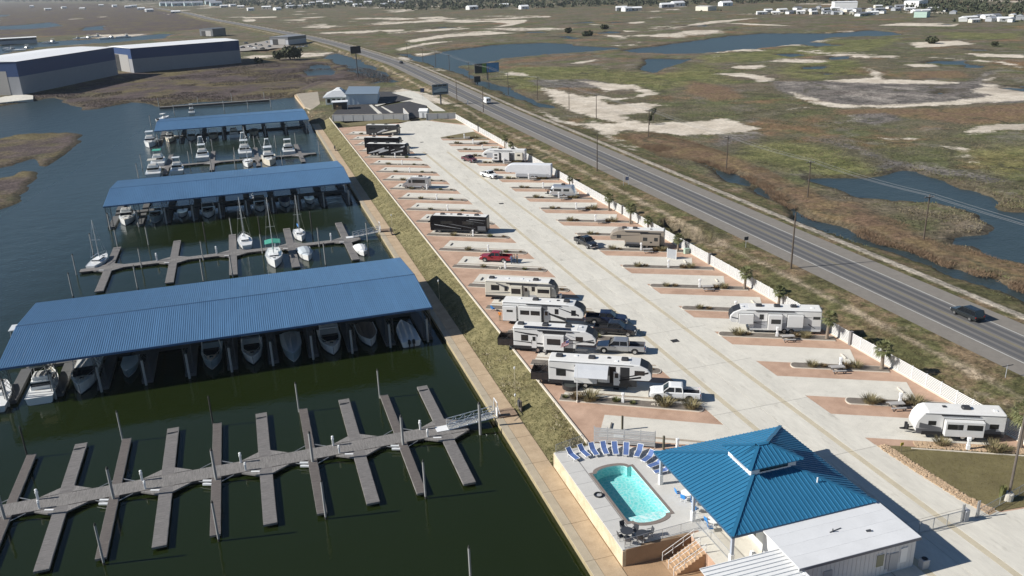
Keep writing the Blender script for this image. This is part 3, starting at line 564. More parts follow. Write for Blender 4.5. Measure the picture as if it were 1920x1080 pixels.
for k,T in enumerate(RT+RBED):
    nm=ordw(k+2) if k<len(RT) else ordw(17+1-k)
    ln=(76.5-T[0])/UX
    planting(T,-1,k,'right',ln-.2); site(T,-1,k,'right',ln,62,76.5,nm)
    big=k in (0,len(RT),len(RT)+1)
    sp=[(2.7,0,.85 if not big else 1.0),(4.1,2,.7),(ln-4.2,0,1.05),(ln-5.5,2,.95)]
    for j,(s,ty,sc) in enumerate(sp):
        x,y=along(T,s,r_.uniform(-.2,.2)); plant(SHRUB[ty],(x,y,.12),r_.random()*6,sc*r_.uniform(.85,1.2),'%s shrub from the lane in the %s planting bed of the fence-side row'%(ordw(j),nm),'shrubs in the fence-side beds')
    x,y=along(T,min(8.2,ln-6.5) if not big else ln*.5,-.15); o=place(PED,'power_pedestal',None,(x,y,.12),UA); o.scale=(1.1,1.1,1.1); tag(o,'white power pedestal in the %s planting bed of the fence-side row'%nm,'pedestal','power pedestals of the fence-side row')
    if k%2==0 or k>3 or big:
        x,y=along(T,ln-6.8,-1.3); table_tree((x,y,.02),UA+.2,'grey picnic table below the %s planting bed of the fence-side row'%nm,'picnic tables of the fence-side row')

UAR=UA; UA=math.radians(-31); UX,UY=math.cos(UA),math.sin(UA); NX,NY=-UY,UX
# ------------------------------------------------------------------ white slatted fence along the highway
FX=77.05; fy=[56.0+2.44*k for k in range(108)]
fence=thing('slat_fence','long white horizontal slat fence between the campsites and the highway','fence',(FX,56,0))
FW=mat('fence_white',(.68,.675,.66),.6,0,.05,1); pm=MB().box(-.06,.06,-.06,.06,-.6,1.95).mesh('post',FW)
sl=MB().box(-.014,.014,.07,2.37,0,.12).mesh('slat',FW)
for k in range(108): place(pm,'post',fence,(0,2.44*k,0))
rest=MB()
for k in range(107):
    for j in range(9):
        if k<33: place(sl,'slat',fence,(.0,2.44*k,.15+.198*j))
        else: rest.box(-.014,.014,2.44*k+.07,2.44*k+2.37,.15+.198*j,.15+.198*j+.12)
tag(rest.build('slats',FW,fence),kind='stuff')
MB().box(-.16,.12,-2,262,-.7,.1).build('footing',CURB,fence)
SHADEM=mat('return_shade_grey',(.20,.19,.185),.8)  # dark grey posts stand in for shaded return panels of the fence
for p in [(78.13,284.62),(77.71,205.83),(77.01,165.83),(77.03,146.28),(77.33,128.30),(77.28,89.72)]:
    MB().box(-.28,.2,-.22,.22,-.6,2.05).build('shade_return',SHADEM,fence,(0,p[1]-56,0))

# ------------------------------------------------------------------ floating docks
def planks_mesh(name,length,width,axis,m,pl=.145,gap=.012,z0=-.04,z1=0.,endgap=False):
    b=MB(); n=int(length/pl)
    for k in range(n):
        a=k*pl; c=a+pl-gap
        if endgap and n-9<=k<=n-8: continue
        j=.004*math.sin(k*12.9)
        if axis=='y': b.box(-width/2,width/2,a,c,z0,z1+j)
        else: b.box(a,c,-width/2,width/2,z0,z1+j)
    return b.mesh(name,m)
def frame_mesh(name,length,width,axis,m=None):
    b=MB(); 
    if axis=='y':
        b.box(-width/2-.03,-width/2+.05,0,length,-.26,-.012); b.box(width/2-.05,width/2+.03,0,length,-.26,-.012); b.box(-width/2-.03,width/2+.03,length,length+.07,-.26,-.012); b.box(-width/2-.03,width/2+.03,-.07,0,-.26,-.012)
    else:
        b.box(0,length,-width/2-.03,-width/2+.05,-.26,-.012); b.box(0,length,width/2-.05,width/2+.03,-.26,-.012); b.box(-.07,0,-width/2-.03,width/2+.03,-.26,-.012); b.box(length,length+.07,-width/2-.03,width/2+.03,-.26,-.012)
    return b.mesh(name,m or WOOD_D)
def floats_mesh(name,length,width,axis):
    b=MB(); a=.3
    while a<length-1.:
        (b.box(-width/2+.12,width/2-.12,a,a+1.5,-.75,-.05) if axis=='y' else b.box(a,a+1.5,-width/2+.12,width/2-.12,-.75,-.05)); a+=2.1
    return b.mesh(name,FLOAT)
def dock(label,yc,x0,x1,mw,wides,narrows,ylo,yhi,ww=1.35,nw=1.0):
    t=thing('floating_dock',label,'dock',(x0,yc,DOCK))
    L_=x1-x0
    tag(place(planks_mesh('main_decking',L_,mw,'x',WOODX),'main_decking',t),kind='stuff'); place(frame_mesh('frame',L_,mw,'x'),'frame',t); place(floats_mesh('float',L_,mw,'x'),'float',t)
    cache={}
    for xs,wd,kind in ((wides,ww,'w'),(narrows,nw,'n')):
        for x in xs:
            for s,ye in ((1,yhi+(.7 if kind=='w' else 0)),(-1,ylo-(.0 if kind=='w' else 0))):
                ln=abs(ye-yc)-mw/2-.08; key=(kind,s)
                if key not in cache: cache[key]=(planks_mesh('finger_decking',ln,wd,'y',WOOD if kind=='w' else mat('brown_wood',(.125,.108,.098),.85,0,.5,1.3,bump=.5,stretch=(.5,6,1),fine=4),endgap=(kind=='w' and s>0)),frame_mesh('finger_frame',ln,wd,'y',WOODX),floats_mesh('finger_float',ln,wd,'y'))
                rz=0 if s>0 else math.pi; loc=(x-x0,s*(mw/2+.08),-.003)
                f=place(cache[key][0],'finger',t,loc,rz); tag(f,kind='stuff'); place(cache[key][1],'frame',f); place(cache[key][2],'float',f)
                if kind=='w':
                    for e in (-1,1):
                        g_=MB().prism([(e*wd/2,0),(e*(wd/2+2.0),0),(e*wd/2,1.3)] if e>0 else [(e*wd/2,0),(e*wd/2,1.3),(e*(wd/2+2.0),0)],-.2,-.005); g_.build('gusset',WOODX,f,(0,.04,0))
                else:
                    for e in (-1,1): MB().bar((e*wd/2,1.0,-.1),(e*(wd/2+1.4),.0,-.1),.07).build('brace',GALV,f)
                if s<0:
                    for q in range(1 if kind=='w' else 2): MB().bar((wd/2+.0+.0,.5+q*.75,-.06),(wd/2+.95,.15+q*.75,-.06),.2,.2).build('rub_rail',WHITE,f)
    return t
W1=[-35.2,-24.5,-13.8,-3.0,7.7,18.4]; N1=[-29.9,-19.2,-8.45,2.3,13.0]
dock('grey plank floating dock with empty finger slips in the foreground',91.0,-37,21.3,2.5,W1,N1,78.5,103.0)
W2=[-30,-17.7,-6.0,5.9,17.7]
dock('grey plank floating dock with sailing boats between the two nearer blue sheds',179.2,-35.3,20.6,2.0,W2,[],164.3,193.3,1.5)
dock('floating dock lined with white fishing boats before the farthest blue shed',284.4,-31,21,2.0,[-25,-11.5,2.3,16],[],271.5,304,1.3)
# pilings
def piling_mesh(h,r=.19):
    b=MB(); b.cyl((0,0,0),(0,0,h),r,r*.95,10); return b.mesh('shaft',PILE)
PS=piling_mesh(6.2); PSD=MB().cyl((0,0,0),(0,0,6.2),.19,.18,10).mesh('shaft',PILE_D); PCAP=MB().cyl((0,0,6.2),(0,0,6.5),.205,.05,10).mesh('cap',PILE_D); PBAND=MB().cyl((0,0,0),(0,0,1.9),.197,.195,10).mesh('waterline_band',PILE_D)
npil=[0]
def piling(x,y,top,desc,dark=False,thin=1.,group='mooring pilings'):
    t=thing('piling',desc,'piling',(x,y,top-6.45),0,group)
    place(PSD if dark else PS,'shaft',t); place(PCAP,'cap',t); place(PBAND,'waterline_band',t)
    t.scale=(thin*.74,thin*.74,1); return t
for i,x in enumerate(N1): 
    piling(x-.55,103.2,1.6,'%s piling from the left along the far finger ends of the foreground dock'%ordw(i),i in (0,2),.75)
    piling(x,89.2,1.72,'%s piling from the left on the near edge of the foreground dock walkway'%ordw(i),False,1.15)
    piling(x+.3,77.9,2.05,'%s piling from the left along the near finger ends of the foreground dock'%ordw(i),False,.85)
piling(22.6,89.0,1.7,'stout grey piling beside the foreground gangway',False,1.3)
piling((14.18,63.83)[0],(14.18,63.83)[1]-1.6,2.0,'lone piling at the bottom edge of the picture',False,.85)
for i,(x,y,z_) in enumerate([(-35.9,178.2,1.62),(-34.3,163.6,2.17),(-34.4,191.,2.2),(-30.,194.5,1.68),(-23.8,177.9,1.43),(-23.1,162.6,2.42),(-11.9,177.9,1.49),(-11.5,163.2,2.09),(-23.8,194.8,1.48),(-6.1,194.5,1.55),(-11.7,191.7,1.86),(-6.1,162.5,2.22),(-.1,177.9,1.66),(11.7,177.9,1.6),(11.6,163.7,2.14),(22.0,177.6,1.65),(11.3,190.5,2.0),(0.,191,2.03)]):
    side='far' if y>185 else ('walkway' if y>170 else 'near'); 
    piling(x,y,z_,'grey piling on the %s side of the sailing boat dock, %s from the left there'%(side,ordw(npil[0] if False else sum(1 for q in [(-35.9,178.2),(-34.3,163.6),(-34.4,191.),(-30.,194.5),(-23.8,177.9),(-23.1,162.6),(-11.9,177.9),(-11.5,163.2),(-23.8,194.8),(-6.1,194.5),(-11.7,191.7),(-6.1,162.5),(-.1,177.9),(11.7,177.9),(11.6,163.7),(22.0,177.6),(11.3,190.5),(0.,191)] if ('far' if q[1]>185 else ('walkway' if q[1]>170 else 'near'))==side and q[0]<x))),i in (10,16,17),.9)
FP=sorted([(-32.6,286.4),(-32.4,271.),(-26.,311.9),(-18.5,286.),(-18.4,304.6),(-11.7,306.3),(-11.5,270.6),(-4.6,272.7),(2.2,305.),(9.2,303.),(16.1,305.),(9.5,271.),(22.2,284.1),(-4.5,286)])
for i,(x,y) in enumerate(FP): piling(x,y,1.8,'grey piling among the fishing boats before the farthest shed, %s from the left'%ordw(i),False,.9)
# dock power pedestals
DPED=MB(); DPED.rbox(-.12,.12,-.1,.1,0,.8,.03); DPED.rbox(-.16,.16,-.13,.13,.8,1.05,.05); DPED.lathe([(.09,1.05),(.1,1.15),(.17,1.2),(.13,1.3),(.03,1.34)],8); DPEDM=DPED.mesh('dock_pedestal',WHITE)
for i,x in enumerate(W1):
    o=place(DPEDM,'dock_pedestal',None,(x-2.7,92.0,DOCK)); tag(o,'white power pedestal on the far edge of the foreground dock, %s from the left'%ordw(i),'pedestal','dock power pedestals')
    o=place(DPEDM,'dock_pedestal',None,(x-2.2,90.0,DOCK)); o.scale=(.8,.8,.8); tag(o,'small white pedestal on the near edge of the foreground dock, %s from the left'%ordw(i),'pedestal','dock power pedestals')
for i,x in enumerate(W2[1:]): o=place(DPEDM,'dock_pedestal',None,(x-3.2,179.9,DOCK)); o.scale=(1.2,1.2,1.25); tag(o,'white power pedestal on the sailing boat dock, %s from the left'%ordw(i),'pedestal','dock power pedestals')
# gangways
def gangway(label,x0,x1,y,za,zb):
    t=thing('gangway',label,'gangway',(x0,y,za)); L_=x1-x0; dz=zb-za
    sl=lambda x:dz*x/L_
    b=MB()
    for k in range(int(L_/.3)): b.bar((k*.3+.13,-.6,sl(k*.3)),(k*.3+.13,.6,sl(k*.3)),.27,.04)
    b.build('tread',mat('gangway_deck',(.34,.34,.33),.7,.2),t)
    for s in (-1,1):
        r=MB(); r.cyl((0,s*.65,0),(L_,s*.65,dz),.06,.06,6); r.cyl((.2,s*.65,.95),(L_,s*.65,dz+.95),.05,.05,6); r.cyl((.1,s*.65,.5),(L_,s*.65,dz+.5),.04,.04,6)
        n=5
        for k in range(n+1): x=.15+k*(L_-.2)/n; r.cyl((x,s*.65,sl(x)),(x,s*.65,sl(x)+.95),.04,.04,6)
        for k in range(n): x=.15+k*(L_-.2)/n; x2=x+(L_-.2)/n; r.cyl((x,s*.65,sl(x)),(x2,s*.65,sl(x2)+.95),.032,.032,6)
        r.build('railing',ALU,t)
    MB().box(-1.4,.1,-.65,.65,.02,.05).build('landing_plate',WHITE,t)
    return t
gangway('aluminium railed gangway from the foreground dock up to the seawall gate',18.9,25.0,91.2,DOCK+.02,WALK+.12)
gangway('railed gangway from the sailing boat dock up to the walkway',19.2,25.0,180.6,DOCK+.02,WALK+.12)
def wgate(label,y):
    t=thing('dock_gate',label,'gate',(25.3,y,WALK+.03))
    for s in (-.75,.75): MB().box(-.05,.05,s-.05,s+.05,0,2.1).build('post',WHITE,t)
    MB().box(-.05,.05,-.75,.75,2.05,2.15).box(-.04,.04,-.72,-.1,.1,1.2).build('gate_leaf',WHITE,t)
    MB().bar((0,-.8,1.75),(0,-1.9,1.1),.05).build('side_bar',WHITE,t)
wgate('white gate frame at the top of the foreground gangway',91.2); wgate('white gate frame at the top of the sailing boat dock gangway',180.6)
for y,lab in ((91.2,'raised timber landing on the walkway by the foreground gangway'),(180.8,'raised timber landing on the walkway by the second gangway')):
    ld=thing('timber_landing',lab,'landing',(25.4,y,WALK))
    for k in range(12): MB().box(.05+k*.2,.05+k*.2+.18,-1.0,1.0,.06,.2).build('plank',mat('brown_plank',(.27,.19,.13),.85,0,.25,1.5,stretch=(1,5,1)),ld)
for i,(x,y,h) in enumerate([(28.0,180.1,3.6),(27.9,133.8,3.6),(29.3,95.6,3.4),(28.3,92.5,1.6)]):
    t=thing('lamp_post',['thin pale lamp post on the bank beyond the second gangway','thin pale lamp post standing in the shadow of the nearest shed','thin pale lamp post on the bank left of the nearest trailer','short lamp stand beside the foreground gangway landing'][i],'lamp post',(x,y,float(bankz(np.array([x]),np.array([y]))[0])-.1))
    MB().cyl((0,0,0),(0,0,h),.05,.04,8).build('post',PLUME,t); MB().rbox(-.1,.1,-.1,.1,h,h+.3,.04).build('lamp_head',WHITE,t)
for i,(x,y) in enumerate([(27.55,282.62),(27.59,177.08),(28.84,91.16)]):
    t=thing('utility_box',['dark meter box on the bank by the farthest gangway','dark meter box on the bank by the second gangway','dark meter box on the bank by the foreground gangway'][i],'utility box',(x-.3,y,-1.75))
    MB().box(-.06,.06,-.5,.5,0,1.5).build('backboard',WOOD_D,t); MB().rbox(-.3,-.06,-.35,.35,.7,1.45,.03).build('box',STEEL_D,t); MB().box(-.08,.08,-.56,-.44,-.2,1.6).build('post',WOOD_D,t); MB().box(-.08,.08,.44,.56,-.2,1.6).build('post',WOOD_D,t)

# ------------------------------------------------------------------ covered slips
def shed(label,x0,x1,yf,yb,ze,zr,cols,panels,face=False):
    t=thing('boat_shed',label,'boat shed',(x0,yf,WATER)); L_=x1-x0; D=yb-yf; ze-=WATER; zr-=WATER; ym=D/2
    def strip(b,xa,xb,ya,za,yb_,zb,ribs):
        prof=[(xa,0)]; n=ribs; w=(xb-xa)/n
        for k in range(n):
            c=xa+(k+.5)*w; prof+= [(c-.055,0),(c-.02,.045),(c+.02,.045),(c+.055,0)]
        prof.append((xb,0)); o=len(b.v)
        b.v+=[(p,ya,za+h) for p,h in prof]+[(p,yb_,zb+h) for p,h in prof]; m=len(prof)
        b.f+=[(o+i,o+i+1,o+m+i+1,o+m+i) for i in range(m-1)]
    if panels:
        n=int(L_/.915); pw=L_/n
        ma=MB(); strip(ma,0.004,pw-.004,-.35,ze-.03,ym,zr,3); ma=ma.mesh('roof_panel',BLUE_ROOF)
        mb=MB(); strip(mb,0.004,pw-.004,ym,zr,D+.35,ze-.03,3); mb=mb.mesh('roof_panel',BLUE_ROOF)
        for k in range(n): place(ma,'roof_panel',t,(k*pw,0,0)); place(mb,'roof_panel',t,(k*pw,0,0))
    else:
        n=int(L_/.4); b=MB(); strip(b,0,L_,-.35,ze-.03,ym,zr,n); b.build('front_roof',BLUE_ROOF,t); b=MB(); strip(b,0,L_,ym,zr,D+.35,ze-.03,n); b.build('back_roof',BLUE_ROOF,t)
    MB().loft([[(-.05,ym-.3,zr-.02),(-.05,ym,zr+.06),(-.05,ym+.3,zr-.02)],[(L_+.05,ym-.3,zr-.02),(L_+.05,ym,zr+.06),(L_+.05,ym+.3,zr-.02)]]).build('ridge_cap',mat('ridge_blue',(.028,.07,.14),.5,.0),t)
    FB=mat('fascia_blue',(.06,.13,.26),.5)
    MB().box(-.03,L_+.03,-.40,-.36,ze-.33,ze-.03).build('front_fascia',FB,t); MB().box(-.03,L_+.03,D+.36,D+.40,ze-.33,ze-.03).build('back_fascia',FB,t)
    for xx in (-.06,L_+.02): MB().loft([[(xx,-.36,ze-.4),(xx,-.36,ze-.06),(xx,ym,zr-.03),(xx,D+.36,ze-.06),(xx,D+.36,ze-.4),(xx,ym,zr-.4)],[(xx+.04,-.36,ze-.4),(xx+.04,-.36,ze-.06),(xx+.04,ym,zr-.03),(xx+.04,D+.36,ze-.06),(xx+.04,D+.36,ze-.4),(xx+.04,ym,zr-.4)]]).build('gable_trim',FB,t)
    # trussed towers on floats, front, middle and back
    def tower():
        b=MB(); h=ze-.35
        for sx in (-.55,.55):
            for sy in (-.4,.4): b.bar((sx,sy,.3),(sx,sy,h),.07)
        for k in range(3):
            za=.6+k*(h-.8)/3; zb=za+(h-.8)/3
            for sy in (-.4,.4): b.bar((-.55,sy,za),(.55,sy,zb),.04); b.bar((.55,sy,za),(-.55,sy,zb),.04)
        b.bar((-.55,-.4,h),(.55,-.4,h),.1); b.bar((-.55,.4,h),(.55,.4,h),.1)
        return b.mesh('tower',STEEL_D)
    tm=tower(); fl=MB().box(-.75,.75,-.0,11.0,.05,.55).mesh('finger_float',mat('shed_float',(.10,.10,.10),.9)); 
    for i,x in enumerate(cols):
        for yy in (.75,D-.75): place(tm,'tower',t,(x-x0,yy,0))
        place(fl,'finger_float',t,(x-x0,.4,0)); place(fl,'finger_float',t,(x-x0,D-11.4,0))
        b=MB()
        b.bar((x-x0,.5,ze-.45),(x-x0,ym,zr-.45),.12,.16); b.bar((x-x0,ym,zr-.45),(x-x0,D-.5,ze-.45),.12,.16); b.bar((x-x0,.5,ze-.75),(x-x0,D-.5,ze-.75),.08)
        b.build('rafter',STEEL_D,t)
    p=MB()
    for k in range(7):
        yy=.3+k*(D-.6)/6; zz=ze-.25+(zr-ze)*(1-abs(yy-ym)/ym); p.box(.1,L_-.1,yy-.05,yy+.05,zz-.16,zz-.04)
    p.build('purlin',STEEL_D,t)
    MB().box(.2,L_-.4,ym-1.2,ym+1.2,.05,.5).build('walkway_float',mat('shed_float',(.10,.10,.10),.9),t)
    return t
C1=[-35.7+5.85*k for k in range(11)]; C2=[-33.3+6.22*k for k in range(10)]; C3=[-30.5+7.5*k for k in range(8)]
shed('nearest and largest blue ribbed metal roof over the boat slips',-36.1,23.6,119.5,145.2,3.0,4.05,C1,True)
shed('middle blue metal roof over the boat slips',-34,23.5,212,240.6,3.0,4.05,C2,False)
shed('farthest blue metal roof over the boat slips',-31.3,23.2,329.5,360,2.4,3.5,C3,False)
for nm,cs,y in (('nearest',C1,119.4),('middle',C2,211.8),('farthest',C3,329.2)):
    for i,x in enumerate(cs): piling(x-.15,y,1.35,'grey piling at the front of the %s blue shed, %s from the left'%(nm,ordw(i)),False,1.25,'shed pilings')

# ------------------------------------------------------------------ boats
RAIL=mat('boat_rail',(.55,.56,.57),.3,.7); DECKG=mat('deck_grey',(.34,.335,.325),.8); TEAK=mat('teak_deck',(.30,.20,.12),.8,0,.2,2); HULL_D=mat('bottom_paint',(.03,.035,.06),.6); BLUEHULL=mat('slate_gelcoat',(.28,.36,.40),.3,0,.05,1,coat=.4)
def boat(kind,label,x,y,hd,L_=9.,B=3.1,hull=None,group=None,canvas=None):
    """local x runs to the bow; hd = heading in degrees from +X"""
    t=thing({'sail':'sailboat','cover':'covered_boat','skiff':'open_skiff','sport':'sportfishing_boat','cruise':'cabin_cruiser','express':'express_cruiser','console':'console_boat'}[kind],label,'sailboat' if kind=='sail' else 'boat',(x,y,WATER),math.radians(hd),group)
    hull=hull or WHITE_G; fb=L_*.095+.15
    st=[0,.06,.3,.5,.68,.82,.92,1.0]
    def hb(u):
        e=1-max(0,(u-.42)/.58)**2.1; 
        if kind=='sail': e=min(e,.62+u*.95)
        return max(.03,B/2*e)
    sh=lambda u: fb*(1+.45*u*u); X_=lambda u: -L_/2+L_*u
    rings=[]
    for u in st:
        b_=hb(u); x_=X_(u); s=sh(u); rake=.06*L_*max(0,u-.8)*5*.6
        rings.append([(x_,-b_,s),(x_-rake*.5,-b_*.9,.12),(x_-rake,-b_*.35,-.35),(x_-rake,b_*.35,-.35),(x_-rake*.5,b_*.9,.12),(x_,b_,s)])
    h=MB(); h.loft(rings,cap=True); h.f.pop(); h.f.pop(); 
    h.loft(rings[:1]*1+[[(p[0]-.02,p[1],p[2]) for p in rings[0]]]); h.build('hull',hull,t)
    bt=MB(); bt.loft([[(r[1][0],r[1][1]*1.012,.16),(r[1][0],r[1][1]*1.012,-.02),(r[4][0],r[4][1]*1.012,-.02),(r[4][0],r[4][1]*1.012,.16)] for r in rings],cap=False); bt.build('boot_stripe',HULL_D if hull is not BLUEHULL else WHITE_G,t)
    gw=MB()
    for s in (-1,1): gw.tube([(X_(u),s*hb(u),sh(u)) for u in st],.05,5)
    gw.build('gunwale',hull,t)
    ck={'sail':.30,'cover':.0,'skiff':.9,'sport':.28,'cruise':.24,'express':.42,'console':.72}[kind]     # cockpit from stern to this station
    us=[u for u in np.linspace(ck,1,9)]
    d=MB(); d.loft([[(X_(u),-hb(u)*.97,sh(u)-.03),(X_(u),0,sh(u)+.05),(X_(u),hb(u)*.97,sh(u)-.03)] for u in us],cap=False,closed=False); d.build('deck',CREAM if kind in('cruise','express') else WHITE,t)
    if ck>.05:
        f=MB(); f.poly([(X_(.02),-hb(0)*.9,fb*.45),(X_(ck),-hb(ck)*.9,fb*.45),(X_(ck),hb(ck)*.9,fb*.45),(X_(.02),hb(0)*.9,fb*.45)]); f.build('cockpit_floor',DECKG if kind!='sail' else TEAK,t)
        MB().poly([(X_(ck),-hb(ck)*.95,fb*.4),(X_(ck),-hb(ck)*.95,sh(ck)),(X_(ck),hb(ck)*.95,sh(ck)),(X_(ck),hb(ck)*.95,fb*.4)]).build('bulkhead',hull,t)
        if kind in ('skiff','console','express'):
            for q in ((.2,.5) if kind!='express' else (.1,.3)): MB().rbox(X_(q)-.25,X_(q)+.25,-hb(q)*.7,hb(q)*.7,fb*.45,fb*.45+.4,.05).build('seat',WHITE,t)
    def house(u0,u1,zb,hh,wf,slope0,slope1,name,m,glass=True,par=None):
        x0,x1=X_(u0),X_(u1); wb=min(hb(u0),hb((u0+u1)/2))*wf; wt=wb*.88; w1=min(wb,hb(u1)*wf)
        r0=[(x0,-wb,zb),(x1,-w1,zb),(x1,w1,zb),(x0,wb,zb)]
        r1=[(x0+slope0,-wt,zb+hh),(x1-slope1,-wt*min(1,w1/wb+.2),zb+hh),(x1-slope1,wt*min(1,w1/wb+.2),zb+hh),(x0+slope0,wt,zb+hh)]
        o=MB().loft([r0,r1]).build(name,m,t if par is None else par)
        if glass:
            def lerp(k,off):
                q=[tuple(a+(b-a)*k for a,b in zip(p,s)) for p,s in zip(r0,r1)]
                cx=sum(p[0] for p in q)/4
                return [(p[0]+(off if p[0]>cx else -off*.2),p[1]*(1+off*.6/ max(.3,abs(p[1]))),p[2]) for p in q]
            MB().loft([lerp(.42,.03),lerp(.86,.03)],cap=False).build('window_band',GLASS,t if par is None else o)
        return o,zb+hh,(x0+slope0,x1-slope1,wt)
    if kind in ('sport','cruise'):
        o,zt,(xa,xb,wt)=house(.26,.62,sh(.4)-.1,1.35,.82,.05,.75,'cabin',WHITE_G)
        o2,zt2,_=house(.6,.84,sh(.6)-.05,.45,.72,0,.7,'trunk_cabin',WHITE_G,False)
        MB().rbox(X_(.68),X_(.68)+.5,-.25,.25,zt2-.02,zt2+.05,.03).build('hatch',TINT,t)
        MB().rbox(xa+.2,xb-.2,-wt*.9,wt*.9,zt,zt+.55,.12).build('flybridge',WHITE_G,t)
        MB().rbox(xa+.5,xb-.6,-wt*.7,wt*.7,zt+.12,zt+.6,.05).build('flybridge_well',DECKG,t)
        hz=zt+2.0
        b=MB(); 
        for sx in (xa+.4,xb-.7):
            for s in (-1,1): b.cyl((sx,s*wt*.8,zt+.4),(sx,s*wt*.7,hz),.04,.04,6)
        b.build('hardtop_frame',RAIL,t)
        MB().rbox(xa+.1,xb-.3,-wt*.85,wt*.85,hz,hz+.12,.05).build('hardtop',canvas or WHITE_G,t)
        if kind=='sport':
            b=MB(); tz=hz+2.4
            for sx in (xa+.3,xb-.8):
                for s in (-1,1): b.cyl((sx,s*wt*.75,hz),((xa+xb)/2+(sx-(xa+xb)/2)*.45,s*.5,tz),.035,.035,6)
            for q in (.35,.7):
                zz=hz+(tz-hz)*q; b.bar((xa+.5,-wt*.6,zz),(xa+.5,wt*.6,zz),.05); b.bar((xb-.9,-wt*.6,zz),(xb-.9,wt*.6,zz),.05)
            b.build('tower',RAIL,t); MB().rbox((xa+xb)/2-.7,(xa+xb)/2+.6,-.65,.65,tz,tz+.3,.08).build('tower_top',WHITE_G,t)
            for s in (-1,1): MB().cyl(((xa+xb)/2,s*wt*.8,zt+.3),(X_(.15),s*(B*.62),zt+5.2),.03,.015,6).build('outrigger',RAIL,t)
    if kind=='express':
        house(.42,.68,sh(.5)-.1,.75,.88,.55,.9,'windshield',GLASS,False)
        MB().rbox(X_(.72),X_(.72)+.55,-.28,.28,sh(.74)+.02,sh(.74)+.1,.03).build('hatch',TINT,t)
        b=MB(); xa=X_(.36); b.tube([(xa,-hb(.3)*.95,fb),(xa+.3,-hb(.3)*.8,fb+1.9),(xa+.3,hb(.3)*.8,fb+1.9),(xa,hb(.3)*.95,fb)],.08,6); b.build('radar_arch',WHITE_G,t)
        if canvas: MB().rbox(X_(.2),X_(.5),-hb(.3)*.85,hb(.3)*.85,fb+1.75,fb+1.88,.05).build('bimini',canvas,t)
    if kind=='console':
        MB().rbox(X_(.42),X_(.55),-.45,.45,fb*.4,fb*.4+1.1,.08).build('console',WHITE,t); MB().poly([(X_(.55),-.4,fb*.4+1.1),(X_(.55),.4,fb*.4+1.1),(X_(.52),.35,fb*.4+1.6),(X_(.52),-.35,fb*.4+1.6)]).build('windscreen',GLASS,t)
        b=MB()
        for sx in (X_(.38),X_(.56)):
            for s in (-1,1): b.cyl((sx,s*.6,fb*.4),(sx,s*.6,fb+1.7),.035,.035,6)
        b.build('t_top_frame',RAIL,t); MB().rbox(X_(.32),X_(.62),-.9,.9,fb+1.7,fb+1.8,.05).build('t_top',canvas or WHITE,t)
    if kind in ('skiff','console'):
        for s in ((-.35,.35) if L_>7.5 else (0,)):
            e=MB(); e.rbox(X_(0)-.55,X_(0)-.05,s-.2,s+.2,fb*.7,fb*.7+.65,.1); e.box(X_(0)-.4,X_(0)-.15,s-.08,s+.08,-.5,fb*.7); e.build('outboard_motor',BLACK if s<=0 else BLACK,t)
    if kind=='cover':
        us2=np.linspace(.02,.97,8); c=MB(); rg_=[]
        for u in us2:
            b_=hb(u)*1.03; zc=sh(u)+.12+.65*math.sin(math.pi*min(1,(u+.12)))*.9; rg_.append([(X_(u),-b_,sh(u)-.05),(X_(u),-b_*.6,sh(u)+(zc-sh(u))*.7),(X_(u),0,zc),(X_(u),b_*.6,sh(u)+(zc-sh(u))*.7),(X_(u),b_,sh(u)-.05)])
        c.loft(rg_,cap=True,closed=False) if False else c.loft(rg_,cap=True); c.build('boat_cover',canvas or GREY_C,t,smooth=False)
    if kind=='sail':
        house(.32,.70,sh(.45)-.05,.5,.62,.0,.5,'coachroof',WHITE,True)
        MB().rbox(X_(.76),X_(.76)+.5,-.25,.25,sh(.78)+.02,sh(.78)+.09,.03).build('hatch',TINT,t)
        mx=X_(.56); mh=L_*1.22
        MB().cyl((mx,0,.8),(mx,0,mh),.10,.07,8).build('mast',ALU,t)
        b=MB(); b.cyl((mx,-.9,mh*.55),(mx,.9,mh*.55),.035,.035,6); b.build('spreader',ALU,t)
        MB().cyl((mx,0,fb+1.5),(X_(.14),0,fb+1.45),.06,.05,6).build('boom',ALU,t)
        if canvas: 
            sc=MB(); sc.loft([[(mx-.05,-.16,fb+1.5),(mx-.05,0,fb+1.95),(mx-.05,.16,fb+1.5)],[(X_(.16),-.1,fb+1.47),(X_(.16),0,fb+1.65),(X_(.16),.1,fb+1.47)]]); sc.build('sail_cover',canvas,t)
            if canvas is GREEN_C: MB().loft([[(X_(.05),-B*.45,fb+1.9),(X_(.05),0,fb+2.15),(X_(.05),B*.45,fb+1.9)],[(X_(.34),-B*.45,fb+1.9),(X_(.34),0,fb+2.15),(X_(.34),B*.45,fb+1.9)]]).build('bimini',canvas,t)
        r=MB(); 
        for p in ((X_(.99),0,sh(1)),(X_(.01),0,fb),(mx,-hb(.55),sh(.55)),(mx,hb(.55),sh(.55))): r.cyl(p,(mx,0,mh-.1),.014,.014,4)
        r.build('rigging',RAIL,t)
        for s in (-1,1): MB().rbox(X_(.06),X_(.3),s*hb(.15)*.75-.2,s*hb(.15)*.75+.2,fb*.45,fb*.95,.05).build('cockpit_seat',WHITE,t)
    if kind in ('sail','cruise','sport','express'):
        b=MB(); us3=[.62,.75,.88,.97]
        for s in (-1,1):
            b.tube([(X_(u),s*hb(u)*.94,sh(u)+.6) for u in us3],.022,5)
            for u in us3: b.cyl((X_(u),s*hb(u)*.94,sh(u)),(X_(u),s*hb(u)*.94,sh(u)+.6),.02,.02,5)
        b.build('bow_rail',RAIL,t)
    return t
